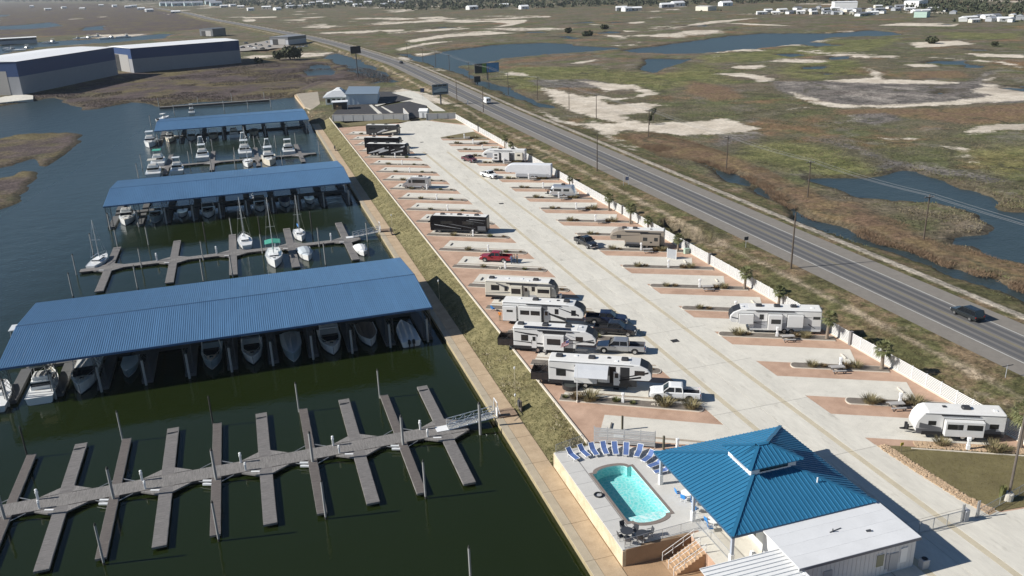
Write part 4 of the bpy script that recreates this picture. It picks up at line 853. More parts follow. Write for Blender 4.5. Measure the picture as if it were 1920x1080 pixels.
# nearest shed: boats berthed bow to the camera unless noted
D_=-90
sl=lambda i,c: (c[i]+c[i+1])/2
boat('express','big white cruiser under the left part of the nearest blue shed, bow out',sl(1,C1)+.1,124.6,D_,10.5,3.6)
boat('cruise','sunlit white cruiser berthed stern out at the left end of the nearest shed',sl(0,C1)+1.0,123.2,90,9.5,3.4,canvas=CREAM)
boat('cruise','white flybridge boat showing past the far left corner of the nearest blue roof',-37.6,139.5,90,10.5,3.5)
boat('skiff','low dark skiff in the shaded slip third from the left of the nearest shed',sl(2,C1),126.2,D_,6.5,2.3,hull=BLUEHULL)
boat('console','workboat stern out at the far left edge of the nearest shed',-37.2,121.8,90,8.0,2.8,canvas=DECKG)
boat('express','blue grey runabout under the nearest shed, left of the two pointed hulls',sl(4,C1),125.4,D_,8.5,3.0,hull=BLUEHULL)
boat('express','white runabout under the middle of the nearest shed with a pale cockpit top',sl(5,C1),124.8,D_,8.4,3.1,canvas=GREY_C)
boat('cover','pale blue hulled boat with the sharpest bow under the nearest shed',sl(6,C1),124.0,D_,9.4,3.0,hull=BLUEHULL,canvas=mat('pale_canvas',(.4,.44,.47),.8))
boat('express','wide white runabout with a round bow under the right half of the nearest shed',sl(7,C1),124.0,D_,8.8,3.3,canvas=WHITE)
boat('cover','white boat with a brown cockpit cover second from the right of the nearest shed',sl(8,C1),124.6,D_,8.0,3.0,canvas=mat('brown_canvas',(.16,.13,.11),.9))
boat('skiff','open white skiff berthed stern out at the right end of the nearest shed',sl(9,C1),122.6,90,8.2,3.0)
# middle shed
boat('cruise','sunlit white cruiser at the left end of the middle shed',-30.4,219.0,D_,10,3.6)
boat('express','grey shaded runabout second from the left of the middle shed',sl(1,C2)+.2,218.2,D_,9,3.2,hull=BLUEHULL)
boat('skiff','low open boat third from the left of the middle shed',sl(2,C2),219.5,D_,6.5,2.4)
boat('express','white round bowed runabout under the left half of the middle shed',sl(3,C2),217.2,D_,8.6,3.2)
boat('express','white runabout beneath the centre of the middle shed',sl(5,C2),218.0,D_,8.4,3.0,canvas=GREY_C)
boat('cover','covered boat in the third slip from the right of the middle shed',sl(6,C2),219.5,D_,7.6,2.8,canvas=mat('navy_canvas',(.05,.08,.16),.9))
boat('skiff','small open boat in the second slip from the right of the middle shed',sl(7,C2),219.5,D_,6.4,2.4)
# sailing dock
boat('sail','white sailboat at the left end of the sailing boat dock',-32.4,183.9,72,7.6,2.9)
boat('sail','white motor sailer berthed bow away beside the third upper finger',-3.4,186.4,95,8.6,3.1); 
boat('sail','white sailboat with a green bimini, bow to the camera',2.1,171.8,D_-1,11.0,3.5,canvas=GREEN_C)
boat('cover','small white sailboat hull under grey covers beside the fourth lower finger',8.4,172.0,D_+4,7.6,2.8,canvas=mat('pale_canvas',(.4,.44,.47),.8))
boat('sail','white sailboat with blue sail covers beside the fourth upper finger',8.3,187.0,D_+3,8.0,2.7,canvas=BLUE_C)
boat('cover','small white boat under a white cover beside the last lower finger',19.6,170.0,D_+2,6.2,2.5,canvas=WHITE)
# fishing fleet by the farthest shed
boat('cruise','large white sportfisher moored bow out at the far left of the farthest shed',-33.4,331.0,D_,13,4.4)
boat('cruise','white trawler with a green canvas moored left of the fishing dock',-28.0,291.8,90,13,4.2,canvas=GREEN_C)
boat('cruise','cream flybridge yacht stern out behind the middle shed on the far left',-28.2,275.6,90,12,4.2,canvas=CREAM)
boat('cruise','white pilothouse boat second from the left behind the middle shed',-21.6,277.0,90,10,3.7)
boat('sport','white fishing boat with a tuna tower stern out on the fishing dock',-14.6,296.0,90,12,4.0)
boat('sport','tall towered white fishing boat in the middle of the fishing dock',-1.2,297.2,90,13,4.2)
boat('sail','sailboat with blue covers moored behind the middle shed',-.7,276.8,D_,10,3.2,canvas=BLUE_C)
boat('sport','cream sportfisher with a big flared bow behind the middle shed',5.8,277.6,D_,13.5,4.4,hull=CREAM)
boat('cruise','white flybridge cruiser stern out at the right of the fishing dock',12.7,293.2,90,10.5,3.8)
for i,(x,k) in enumerate([(C3[0]+3.4,'cruise'),(C3[1]+3.4,'express'),(C3[2]+3.6,'express'),(C3[3]+3.6,'cruise'),(C3[4]+3.4,'cover')]):
    boat(k,'shaded boat under the farthest blue shed, %s from the left'%ordw(i),x,337.5,D_ if i!=3 else 90,10,3.5,hull=WHITE_G if i%2 else CREAM)
boat('cruise','small white boat moored at the timber quay behind the farthest shed',-22.0,(-27.22,408.96)[1]+2,90,7,2.6)
boat('console','open boat at the far left corner of the farthest shed',-33,(-36.71,395.92)[1],60,8,2.8)
# timber quay north of the farthest shed
q=thing('timber_quay','grey timber quay behind the farthest blue shed','quay',(-37,433,0))
tag(place(planks_mesh('decking',50.,2.2,'x',WOODX,.3),'decking',q,(0,0,-1.7)),kind='stuff'); MB().box(0,50,-1.1,-.95,-2.7,-1.75).build('fascia',WOOD_D,q)
for i,px in enumerate([(-38.05,441.91),(-19.96,435.37),(-29.56,412.37),(-8.23,414.87),(2.34,412.55),(12.57,412.39),(-4.53,442.99),(10.73,438.22),(-37.06,380.47)]):
    piling(px[0],px[1],1.6,'grey piling along the timber quay behind the farthest shed, %s from the left'%ordw(sorted([298,372,327,420,465,508,435,496,283]).index([298,372,327,420,465,508,435,496,283][i])),False,1.0,'quay pilings')

# ------------------------------------------------------------------ wheels, pickups, cars
def wheel_mesh(r,w):
    a=MB(); a.cyl((0,-w/2,0),(0,w/2,0),r,r,18); b=MB(); b.cyl((0,-w/2-.012,0),(0,w/2+.012,0),r*.6,r*.6,12); return a.mesh('tyre',BLACK),b.mesh('rim',CHROME)
WH=wheel_mesh(.40,.28); WHS=wheel_mesh(.33,.22); WHB=wheel_mesh(.50,.32)
def wheels(t,pts,kind=WH):
    z=(kind is WH)*.40+(kind is WHS)*.33+(kind is WHB)*.50
    for x,y in pts:
        w=place(kind[0],'wheel',t,(x,y,z)); place(kind[1],'rim',w)
def vloft(st):
    """st: list of (x, half width, bottom, top, shoulder drop)"""
    r=[]
    for x,w,b,h,c in st: r.append([(x,-w*.9,b),(x,-w,b+.18),(x,-w,h-c),(x,-w+c*.8,h),(x,w-c*.8,h),(x,w,h-c),(x,w,b+.18),(x,w*.9,b)])
    return MB().loft(r)
def cabin(t,body,xb,xf,z0,z1,wb,wt,rake_r,rake_f,pm,split=2):
    r0=[(xb,-wb,z0),(xf,-wb,z0),(xf,wb,z0),(xb,wb,z0)]; r1=[(xb+rake_r,-wt,z1),(xf-rake_f,-wt,z1),(xf-rake_f,wt,z1),(xb+rake_r,wt,z1)]
    MB().loft([r0,r1]).build('window_glass',GLASS,t)
    xa,xc=xb+rake_r-.04,xf-rake_f+.05
    rf=MB(); rf.loft([[(xa,-wt-.02,z1-.03),(xc,-wt-.02,z1-.03),(xc,wt+.02,z1-.03),(xa,wt+.02,z1-.03)],[(xa+.02,-wt,z1+.03),(xc-.08,-wt,z1+.03),(xc-.08,wt,z1+.03),(xa+.02,wt,z1+.03)],[(xa+.2,-wt+.18,z1+.07),(xc-.3,-wt+.18,z1+.07),(xc-.3,wt-.18,z1+.07),(xa+.2,wt-.18,z1+.07)]])
    rf.build('cab_roof',pm,t)
    p=MB()
    for s in (-1,1):
        p.bar((xb,s*(wb+.005),z0),(xb+rake_r,s*(wt+.005),z1),.10,.10); p.bar((xf,s*(wb+.005),z0),(xf-rake_f,s*(wt+.005),z1),.08,.08)
        for q in range(1,split): 
            k=q/split; xm=xb+(xf-rake_f*.6-xb)*k; p.bar((xm,s*(wb+.005),z0),(xm,s*(wt+.005),z1),.09,.05)
    p.build('pillar',pm,t)
def pickup(label,x,y,rz,col,name='pickup_truck',L_=6.2,W_=2.0,bedm=None,z=.035):
    t=thing(name,label,'pickup truck',(x,y,z),rz); pm=col; h=L_/2; w=W_/2
    b=vloft([(h,w*.82,.42,.78,.08),(h-.08,w*.93,.38,1.0,.10),(h-.45,w*.98,.36,1.12,.12),(h-1.35,w,.36,1.20,.12),(h-1.65,w,.36,1.24,.10),(-h*.32,w,.38,1.24,.08)]); b.build('body',pm,t)
    xb=-h*.32
    MB().box(-h+.06,xb-.03,-w*.97,w*.97,.42,.80).build('bed_floor',bedm or BLACK,t)
    for s in (-1,1):
        yy=s*w; MB().loft([[(-h+.05,yy-s*.10,.45),(-h+.05,yy,.5),(-h+.05,yy,1.18),(-h+.05,yy-s*.1,1.24)],[(xb-.03,yy-s*.1,.45),(xb-.03,yy,.5),(xb-.03,yy,1.18),(xb-.03,yy-s*.1,1.24)]]).build('bed_side',pm,t)
        ya,yb_=sorted((yy,yy+s*.012))
        for ax in (h-1.05,-h+1.35):
            ar=MB(); ar.loft([[(ax+.52*math.cos(a),ya,.42+.52*math.sin(a)) for a in np.linspace(0,math.pi,9)],[(ax+.52*math.cos(a),yb_,.42+.52*math.sin(a)) for a in np.linspace(0,math.pi,9)]]); ar.build('wheel_arch',BLACK,t)
        MB().rbox(h-.14,h+.01,s*w*.72-.17,s*w*.72+.17,.80,1.0,.03).build('headlight',LAMP_W,t)
        MB().box(-h-.015,-h+.1,s*w*.9-.09,s*w*.9+.09,.85,1.15).build('tail_light',LAMP_R,t)
        MB().rbox(h-1.95,h-1.75,s*(w+.16)-.12,s*(w+.16)+.12,1.22,1.45,.04).build('mirror',BLACK,t)
        MB().box(h-2.75,h-2.5,s*(w+.012)-.012,s*(w+.012)+.012,1.0,1.05).build('door_handle',BLACK,t)
    MB().box(-h,-h+.09,-w*.88,w*.88,.5,1.2).build('tailgate',pm,t)
    MB().rbox(-h-.16,-h+.02,-w*.95,w*.95,.42,.62,.04).build('rear_bumper',CHROME,t); MB().rbox(h-.06,h+.14,-w*.9,w*.9,.38,.62,.05).build('front_bumper',CHROME,t)
    MB().rbox(h-.1,h+.03,-w*.5,w*.5,.64,.98,.03).build('grille',BLACK,t)
    cabin(t,b,xb+.02,h-1.62,1.2,1.86,w*.94,w*.80,.12,.75,pm,2)
    wheels(t,[(h-1.05,w-.13),(h-1.05,-w+.13),(-h+1.35,w-.13),(-h+1.35,-w+.13)])
    return t
def car(label,x,y,rz,col,kind='suv',z=-.41):
    suv=kind=='suv'; L_,W_,H_=(4.9,1.95,1.78) if suv else (4.7,1.85,1.45)
    if kind=='van': L_,W_,H_=5.9,2.05,2.6
    t=thing({'suv':'suv','sedan':'car','van':'cargo_van'}[kind],label,'van' if kind=='van' else 'car',(x,y,z),rz); h=L_/2; w=W_/2
    if kind=='van':
        vloft([(h,w*.85,.4,.9,.1),(h-.35,w*.95,.35,1.15,.12),(h-1.0,w,.35,1.5,.12),(h-1.55,w,.35,2.45,.2),(h-1.9,w,.35,H_,.22),(-h+.1,w,.35,H_,.2),(-h,w*.96,.4,H_-.1,.2)]).build('body',col,t)
        MB().loft([[(h-1.02,-w*.85,1.52),(h-1.02,w*.85,1.52),(h-1.5,w*.8,2.35),(h-1.5,-w*.8,2.35)],[(h-.98,-w*.85,1.55),(h-.98,w*.85,1.55),(h-1.46,w*.8,2.38),(h-1.46,-w*.8,2.38)]]).build('windscreen',GLASS,t)
        for s in (-1,1): MB().box(h-2.5,h-1.5,s*w-.012,s*w+.012,1.45,2.05).build('side_window',GLASS,t); MB().box(-h-.012,-h+.03,s*.5-.4,s*.5+.4,1.5,2.1).build('rear_window',GLASS,t)
    else:
        b=vloft([(h,w*.8,.35,.65,.08),(h-.1,w*.92,.3,.85,.1),(h-1.2,w,.3,1.0,.12),(-h+.5,w,.3,1.02,.1),(-h+.05,w*.95,.32,1.0 if suv else .95,.1),(-h,w*.9,.4,.85,.1)]); b.build('body',col,t)
        cabin(t,b,(-h+.08) if suv else (-h+.75),h-1.25,.98,H_-.06,w*.93,w*.78,.25 if suv else .7,.85,col,3)
    for s in (-1,1):
        MB().rbox(h-.16,h+.01,s*w*.7-.18,s*w*.7+.18,.62,.78,.03).build('headlight',LAMP_W,t); MB().box(-h-.012,-h+.1,s*w*.82-.1,s*w*.82+.1,.72,.95).build('tail_light',LAMP_R,t)
    MB().rbox(-h-.08,-h+.05,-w*.9,w*.9,.35,.55,.03).build('bumper',BLACK,t)
    wheels(t,[(h-.95,w-.1),(h-.95,-w+.1),(-h+1.0,w-.1),(-h+1.0,-w+.1)],WHS)
    return t
def onpad(T,s,d,ang=-31):
    a=math.radians(ang); u=(math.cos(a),math.sin(a)); n=(-u[1],u[0]); return T[0]+u[0]*s+n[0]*d,T[1]+u[1]*s+n[1]*d
P_WHITE=paint('car_white',(.80,.80,.79),.3,.6); P_SILVER=mat('car_silver',(.40,.41,.43),.3,.6,.04,1,coat=.5); P_BLACK=paint('car_black',(.018,.02,.024),.25,.7); P_NAVY=paint('car_navy',(.012,.018,.045),.25,.7); P_RED=paint('car_red',(.27,.018,.028),.28,.6); P_MAROON=paint('car_maroon',(.10,.02,.03),.28,.6); P_GREEN=paint('car_dark_green',(.016,.020,.022),.25,.6)
A31=math.radians(-31); PI=math.pi
pickup('white crew cab pickup parked beside the trailer with the open awning',*onpad(LT[0],-3.5,2.3),A31+PI+.06,P_WHITE)
pickup('silver crew cab pickup in front of the trailer with solar panels',*onpad(LT[1],-5.9,5.6),A31+PI+.04,P_SILVER,L_=6.7)
pickup('very dark pickup with a white toolbox, its bonnet towards the lane',*onpad(LT[2],-1.7,2.2),A31-.03,P_BLACK)
pickup('navy blue pickup hitched in front of the white fifth wheel trailer',*onpad(LT[2],-3.5,6.1),A31+.05,P_NAVY)
pickup('red pickup parked on an otherwise empty bank-side pad',*onpad(LT[5],-10.4,4.1),A31+PI,P_RED,L_=6.0)
pickup('black pickup at the edge of the lane facing the camera',60.8,147.6,math.radians(-80),P_BLACK,L_=6.0)
pickup('maroon pickup beside the lane in front of the farthest fence-side trailer',61.0,237.0,math.radians(-72),P_MAROON,L_=5.8)
pickup('white pickup beside the lane near the covered trailer',60.4,214.2,math.radians(-69),P_WHITE,L_=5.8)
car('dark green sport utility vehicle driving along the highway past the fence',100.3,92.6,math.radians(90),P_GREEN,'suv')
car('white van driving away on the highway',100.3,355,math.radians(90),P_WHITE,'van')
car('small dark car far up the highway',102.8,566,math.radians(91),P_BLACK,'sedan')

# ------------------------------------------------------------------ trailers and motorhomes
RVW=paint('rv_white',(.68,.675,.66),.35,.3); RVC=paint('rv_cream',(.62,.585,.50),.4,.2); RVG=paint('rv_grey',(.11,.115,.125),.45,.1); RVD=paint('rv_charcoal',(.022,.023,.026),.5,.0); RVB=mat('rv_black',(.009,.009,.011),.28,0,.04,.8,spec=.25); RVT=paint('rv_taupe',(.30,.255,.205),.4,.2); RVLG=paint('rv_light_grey',(.36,.37,.39),.4,.1)
ROOFM=mat('rubber_roof',(.70,.685,.65),.75,0,.08,1.2); ACM=mat('ac_cover',(.035,.035,.038),.6); SOLAR=mat('solar_glass',(.02,.024,.04),.15,spec=.7); AWN=mat('awning_vinyl',(.52,.53,.55),.5,0,.08,1); TARP=mat('white_tarp',(.62,.63,.65),.8,0,.08,1.2,bump=.6,bscale=2.2)
def rv_body(L_,W_,kind,H_,zf):
    h=L_/2
    if kind=='fifth': prof=[(-h,zf),(-h,H_-.12),(-h+.12,H_),(h-2.6,H_),(h-1.5,H_-.08),(h-.5,H_-.55),(h-.05,H_-1.1),(h,1.95),(h-.25,1.62),(h-2.55,1.60),(h-2.8,1.5),(h-2.9,zf)]
    elif kind=='travel': prof=[(-h,zf),(-h,H_-.1),(-h+.1,H_),(h-1.3,H_),(h-.75,H_-.22),(h-.2,H_-1.05),(h,1.35),(h-.1,.95),(h-.75,zf)]
    elif kind=='airstream': prof=[(-h+.95-.95*math.cos(a),zf+(H_-zf)*.5-(H_-zf)*.5*math.cos(2*a)) for a in np.linspace(0,1.5708,7)]+[(h-.95+.95*math.sin(a),H_-(H_-zf)*.5*(1-math.cos(2*a))) for a in np.linspace(0,1.5708,7)]
    elif kind=='class_a': prof=[(-h,.45),(-h,H_-.2),(-h+.2,H_),(h-.6,H_),(h-.22,H_-.2),(h-.05,H_-.7),(h,1.5),(h-.05,.6),(h-.15,.42)]
    else: prof=[(-h,.40),(-h+.02,H_-.25),(-h+.25,H_),(h-2.4,H_),(h-1.9,H_-.25),(h-1.05,1.55),(h-.2,1.15),(h,.8),(h-.03,.42)]
    cx=sum(p[0] for p in prof)/len(prof)
    def ins(p,k): return (p[0]-(k if p[0]>cx else -k)*.7,p[1]-(k if p[1]>H_*.6 else 0))
    w=W_/2; b=MB(); r=[]
    for y,k in (((-w,.12),(-w+.05,.04),(-w+.14,0),(w-.14,0),(w-.05,.04),(w,.12)) if kind!='airstream' else ((-w,.42),(-w+.1,.26),(-w+.3,.11),(-w+.6,.03),(w-.6,.03),(w-.3,.11),(w-.1,.26),(w,.42))): r.append([(ins(p,k)[0],y,ins(p,k)[1]) for p in prof])
    return b.loft(r),prof
def rv(label,name,x,y,rz,kind,L_,H_,sv,body,zf=.62,W_=2.45,wins=(),slides=(),bands=(),acs=(),vents=(),solar=(),door=None,awning=None,cap=None,low=None,rear_deck=False,roof=ROOFM,ladder=False,cover=False,axles=None,cat='trailer',decals=()):
    """fx in wins, slides, ... runs from the rear (0) to the nose (1); sv is the side (+1/-1) that carries the decoration"""
    t=thing(name,label,cat,(x,y,.03),rz); h=L_/2; w=W_/2; fx=lambda f:-h+L_*f
    def sb(xa,xb,za,zb,out,mb=None,thick=.03):
        y0=sv*(w+out-thick); y1=sv*(w+out); b=mb or MB(); b.box(xa,xb,min(y0,y1),max(y0,y1),za,zb); return b
    b,prof=rv_body(L_,W_,kind,H_,zf); bo=b.build('body',body,t)
    xr={'fifth':h-2.7,'travel':h-1.35,'class_a':h-.7,'van':h-2.5,'airstream':0}[kind]
    if kind in ('fifth','travel') and not cover:
        for s_ in (-1,1): MB().box(-h+.15,xr+.4,s_*(w+.004)-.012,s_*(w+.004)+.012,H_-.24,H_-.16).build('roof_trim',RVG,t)
    if not cover and kind!='airstream': MB().box(-h+.2,xr,-w+.2,w-.2,H_-.02,H_+.025).build('roof_membrane',roof,t)
    if kind in('class_a','van'): pass
    for (a,c,z0,z1,m) in bands: sb(fx(a),fx(c),z0,z1,.008,thick=.012).build('stripe',m,t)
    for (a,za,c,zc,ww,m) in decals:
        q=MB(); y1=sv*(w+.011); q.loft([[(fx(a),y1-sv*.012,za),(fx(c),y1-sv*.012,zc),(fx(c),y1-sv*.012,zc+ww*1.7),(fx(a),y1-sv*.012,za+ww*.6)],[(fx(a),y1,za),(fx(c),y1,zc),(fx(c),y1,zc+ww*1.7),(fx(a),y1,za+ww*.6)]]); q.build('decal',m,t)
    for (a,c,z0,z1) in wins:
        o=sb(fx(a),fx(c),z0,z1,.02).build('window',TINT,t); sb(fx(a)-.04,fx(c)+.04,z0-.04,z1+.04,.012,thick=.02).build('frame',BLACK,o)
    for (a,c,z0,z1,dep,m,sw) in slides:
        y0,y1=sorted((sv*(w-.05),sv*(w+dep))); so=MB().rbox(fx(a),fx(c),y0,y1,z0,z1,.03).build('slide_out',m,t)
        ye=sv*(w+dep)
        q=MB()                                                  # dark seal round the slide opening
        for xa in (fx(a)-.07,fx(c)+.01): q.box(xa,xa+.06,min(sv*w,sv*(w+.02)),max(sv*w,sv*(w+.02)),z0,z1+.06)
        q.box(fx(a)-.07,fx(c)+.07,min(sv*w,sv*(w+.02)),max(sv*w,sv*(w+.02)),z1,z1+.06); q.build('seal',BLACK,so)
        for (p,r,s0,s1) in sw:
            xa=fx(a)+(fx(c)-fx(a))*p; xb=fx(a)+(fx(c)-fx(a))*r; MB().box(xa,xb,min(ye,ye+sv*.012),max(ye,ye+sv*.012),s0,s1).build('window',TINT,so)
    for f in acs:
        o=MB(); o.rbox(fx(f)-.5,fx(f)+.42,-.36,.36,H_+.02,H_+.34,.12); o.build('air_conditioner',ACM,t)
    for f,yy in vents: MB().rbox(fx(f)-.2,fx(f)+.2,yy-.2,yy+.2,H_+.02,H_+.12,.03).build('roof_vent',ACM if int(f*100)%2 else WHITE,t)
    for f in solar: MB().box(fx(f)-.85,fx(f)+.85,sv*.95-.33 if sv>0 else -.95-.33+.0,sv*.95+.33 if sv>0 else -.95+.33,H_+.05,H_+.09).build('solar_panel',SOLAR,t)
    if door:
        f=door; o=sb(fx(f)-.36,fx(f)+.36,zf+.08,zf+2.0,.018).build('door',body if kind!='class_a' else RVD,t); sb(fx(f)-.22,fx(f)+.22,zf+1.15,zf+1.8,.026).build('window',TINT,o); sb(fx(f)-.40,fx(f)-.36,zf+.6,zf+1.3,.05).build('grab_handle',CHROME,o)
        sb(fx(f)-.35,fx(f)+.35,.3,.36,.45,thick=.4).build('step',BLACK,t)
    if awning:
        a,c,drop=awning; ya=sv*(w+.02); yb=sv*(w+drop); q=MB(); q.loft([[(fx(a),ya,H_-.35),(fx(a),sv*(w+drop*.5),H_-.62),(fx(a),yb,H_-1.45),(fx(a),yb,H_-1.5),(fx(a),sv*(w+drop*.5),H_-.67),(fx(a),ya,H_-.4)],[(fx(c),ya,H_-.35),(fx(c),sv*(w+drop*.5),H_-.62),(fx(c),yb,H_-1.45),(fx(c),yb,H_-1.5),(fx(c),sv*(w+drop*.5),H_-.67),(fx(c),ya,H_-.4)]]); q.build('awning',AWN,t)
        for f in (a,c): MB().bar((fx(f),ya,zf+.4),(fx(f),yb,H_-1.47),.05).build('awning_arm',ALU,t)
    else: 
        if kind in('fifth','travel') and not cover: MB().cyl((fx(.3),sv*(w+.06),H_-.28),(fx(.72),sv*(w+.06),H_-.28),.07,.07,8).build('rolled_awning',BLACK,t)
    if low: 
        m,z1=low; q=MB(); q.box(-h+.05,(h-2.95 if kind=='fifth' else h-.8),-w-.014,w+.014,zf-.14,z1); q.build('skirt',m,t)
    if kind=='fifth':
        MB().box(-h+.3,h-2.95,-w+.3,w-.3,.45,zf).build('chassis',BLACK,t)
        for s in (-.8,.8): MB().bar((h-3.2,s,0),(h-3.2,s,zf+.1),.12).build('landing_leg',STEEL_D,t)
        MB().bar((h-1.2,0,1.6),(h-1.35,0,1.25),.35,.3).build('pin_box',BLACK,t)
    if kind in ('travel','airstream'):
        MB().bar((h-.8,-.5,.55),(h+1.15,0,.5),.12).bar((h-.8,.5,.55),(h+1.15,0,.5),.12).build('hitch_frame',BLACK,t); MB().cyl((h+.45,-.25,.55),(h+.45,-.25,1.15),.18,.18,8).cyl((h+.45,.25,.55),(h+.45,.25,1.15),.18,.18,8).build('gas_bottle',WHITE if body is RVC else BLACK,t)
        MB().box(-h+.3,h-.9,-w+.3,w-.3,.45,zf).build('chassis',BLACK,t)
    if cap:
        zs=[p for p in prof if p[0]>(h-1.6 if kind!='class_a' else h-.4)]
        q=MB(); 
        for y0,y1 in ((-w+.12,w-.12),):
            for p0,p1 in zip(prof[:-1],prof[1:]):
                if min(p0[0],p1[0])>h-1.6 and max(p0[1],p1[1])>1.9: q.loft([[(p0[0]+.012,y0,p0[1]+.012),(p1[0]+.012,y0,p1[1]+.012),(p1[0]-.02,y0,p1[1]-.02),(p0[0]-.02,y0,p0[1]-.02)],[(p0[0]+.012,y1,p0[1]+.012),(p1[0]+.012,y1,p1[1]+.012),(p1[0]-.02,y1,p1[1]-.02),(p0[0]-.02,y1,p0[1]-.02)]])
        q.build('front_cap',cap,t)
    if kind in ('class_a',):
        MB().loft([[(h+.012,-w*.88,1.55),(h+.012,w*.88,1.55),(h-.03,w*.86,H_-.75),(h-.03,-w*.86,H_-.75)],[(h-.05,-w*.88,1.55),(h-.05,w*.88,1.55),(h-.1,w*.86,H_-.75),(h-.1,-w*.86,H_-.75)]]).build('windscreen',GLASS,t)
        for s in (-1,1): MB().rbox(h-.1,h+.02,s*.85-.2,s*.85+.2,.75,.98,.03).build('headlight',LAMP_W,t); MB().bar((h-.1,s*(w+.05),2.5),(h+.25,s*(w+.2),2.3),.09,.3).build('mirror',BLACK,t)
        wheels(t,[(h-2.0,w-.17),(h-2.0,-w+.17),(-h+3.4,w-.17),(-h+3.4,-w+.17),(-h+2.3,w-.17),(-h+2.3,-w+.17)],WHB)
    elif kind=='van':
        MB().loft([[(h-1.0,-w*.82,1.58),(h-1.0,w*.82,1.58),(h-1.82,w*.8,H_-.35),(h-1.82,-w*.8,H_-.35)],[(h-.97,-w*.82,1.61),(h-.97,w*.82,1.61),(h-1.79,w*.8,H_-.32),(h-1.79,-w*.8,H_-.32)]]).build('windscreen',GLASS,t)
        wheels(t,[(h-1.1,w-.12),(h-1.1,-w+.12),(-h+1.7,w-.12),(-h+1.7,-w+.12)],WH)
        for s in (-1,1): MB().rbox(h-.22,h-.04,s*.75-.2,s*.75+.2,.85,1.05,.03).build('headlight',LAMP_W,t)
    else:
        xs=axles or [-.9,.1]
        wheels(t,[(q-L_*.06,s*(w-.1)) for q in xs for s in (-1,1)],WHS if False else WH)
    if rear_deck:
        d=MB().box(-h-2.3,-h-.02,-w+.05,w-.05,zf+.15,zf+.22).build('patio_deck',BLACK,t)
        r=MB()
        for zz in (.5,.8,1.1):
            r.bar((-h-2.3,-w+.05,zf+.2+zz),(-h,-w+.05,zf+.2+zz),.04); r.bar((-h-2.3,w-.05,zf+.2+zz),(-h,w-.05,zf+.2+zz),.04); r.bar((-h-2.3,-w+.05,zf+.2+zz),(-h-2.3,w-.05,zf+.2+zz),.04)
        for k in range(4):
            for s in (-1,1): r.bar((-h-.05-.75*k,s*(w-.05),zf+.2),(-h-.05-.75*k,s*(w-.05),zf+1.3),.05)
        r.build('deck_railing',BLACK,t)
        for s in (-1,1): MB().box(-h-2.28,-h-.02,s*(w-.05)-.012,s*(w-.05)+.012,zf+.22,zf+1.15).build('side_screen',mat('dark_mesh',(.035,.025,.022),.9),t); MB().box(-h-2.33,-h-2.28,-w+.1,w-.1,zf+.25,zf+1.2).build('deck_screen',mat('dark_mesh',(.035,.025,.022),.9),t)
        for s in (-1,1): MB().bar((-h-2.2,s*(w-.1),zf+.25),(-h-.02,s*(w-.06),zf+2.3),.04).build('stay',STEEL_D,t)
    if ladder:
        l=MB(); 
        for s in (-.2,.2): l.bar((-h-.1,s,.9),(-h-.1,s,H_+.1),.03)
        for k in range(7): l.bar((-h-.1,-.2,1.0+k*.36),(-h-.1,.2,1.0+k*.36),.03)
        l.build('ladder',ALU,t)
    return t
# bank-side row, nearest first; the decorated side faces the camera
rv('white toy hauler trailer with a drooping grey awning and a railed rear deck','fifth_wheel_trailer',*onpad(LT[0],-13.1,4.3),A31+.02,'fifth',13.2,3.75,-1,RVW,wins=[(.08,.17,1.6,2.5),(.84,.93,2.35,2.9)],slides=[(.26,.48,1.0,3.1,.55,RVW,[(.1,.9,2.2,2.7)])],bands=[(.49,.60,2.0,3.3,RVG),(.79,.86,.64,1.55,RVD),(.70,.79,.64,3.3,RVD),(.60,.66,.64,3.3,RVB)],decals=[(.01,2.65,.26,2.2,.16,RVG),(.70,1.7,.97,2.6,.14,RVB),(.62,1.2,.9,1.9,.16,RVB)],acs=[.1,.42,.74],vents=[(.26,.4),(.58,.3),(.66,-.5)],door=.665,awning=(.27,.59,1.7),cap=RVD,low=(RVD,1.0),rear_deck=True,axles=[-2.0,-1.0])
rv('white fifth wheel trailer with a row of solar panels and a flag on its side','fifth_wheel_trailer',*onpad(LT[1],-15.0,4.5),A31+.01,'fifth',11.8,3.7,-1,RVW,wins=[(.10,.18,1.75,2.6),(.76,.84,2.1,2.75)],slides=[(.38,.62,.75,2.95,.5,RVW,[(.16,.84,1.55,2.45)])],bands=[(.0,.36,.64,.95,RVD),(.64,.9,.64,1.0,RVG),(.36,.64,3.0,3.45,RVD)],decals=[(.02,3.0,.3,2.45,.2,RVD),(.0,1.6,.36,1.25,.14,RVD),(.62,2.2,.98,1.9,.16,RVD),(.64,1.5,.97,2.3,.12,RVG),(.66,2.9,.9,1.9,.16,RVLG)],acs=[.08,.38,.66],vents=[(.8,.2)],solar=[.2,.34,.48,.62],door=.255,cap=RVD,low=(RVD,.95),rear_deck=True,axles=[-1.7,-.7])
rv('white fifth wheel trailer with two wide slide-outs behind the navy pickup','fifth_wheel_trailer',*onpad(LT[2],-12.8,4.5),A31,'fifth',12.6,3.7,-1,RVW,wins=[(.65,.69,2.1,2.85),(.85,.90,2.0,2.8)],slides=[(.01,.18,.7,3.0,.4,RVW,[(.3,.75,2.15,2.5)]),(.21,.49,.75,3.1,.55,RVW,[(.08,.48,1.9,2.6),(.54,.94,1.9,2.6)])],bands=[(.49,.56,.64,3.3,RVG),(.5,.8,.64,.95,RVD)],decals=[(.52,2.2,.78,1.0,.3,RVD),(.7,3.0,.94,1.9,.16,RVD),(.03,1.3,.16,1.45,.18,RVG)],acs=[.40,.78],vents=[(.2,.3),(.56,-.3),(.67,.2)],door=.545,cap=RVD,low=(RVD,.9),axles=[-1.8,-.8])
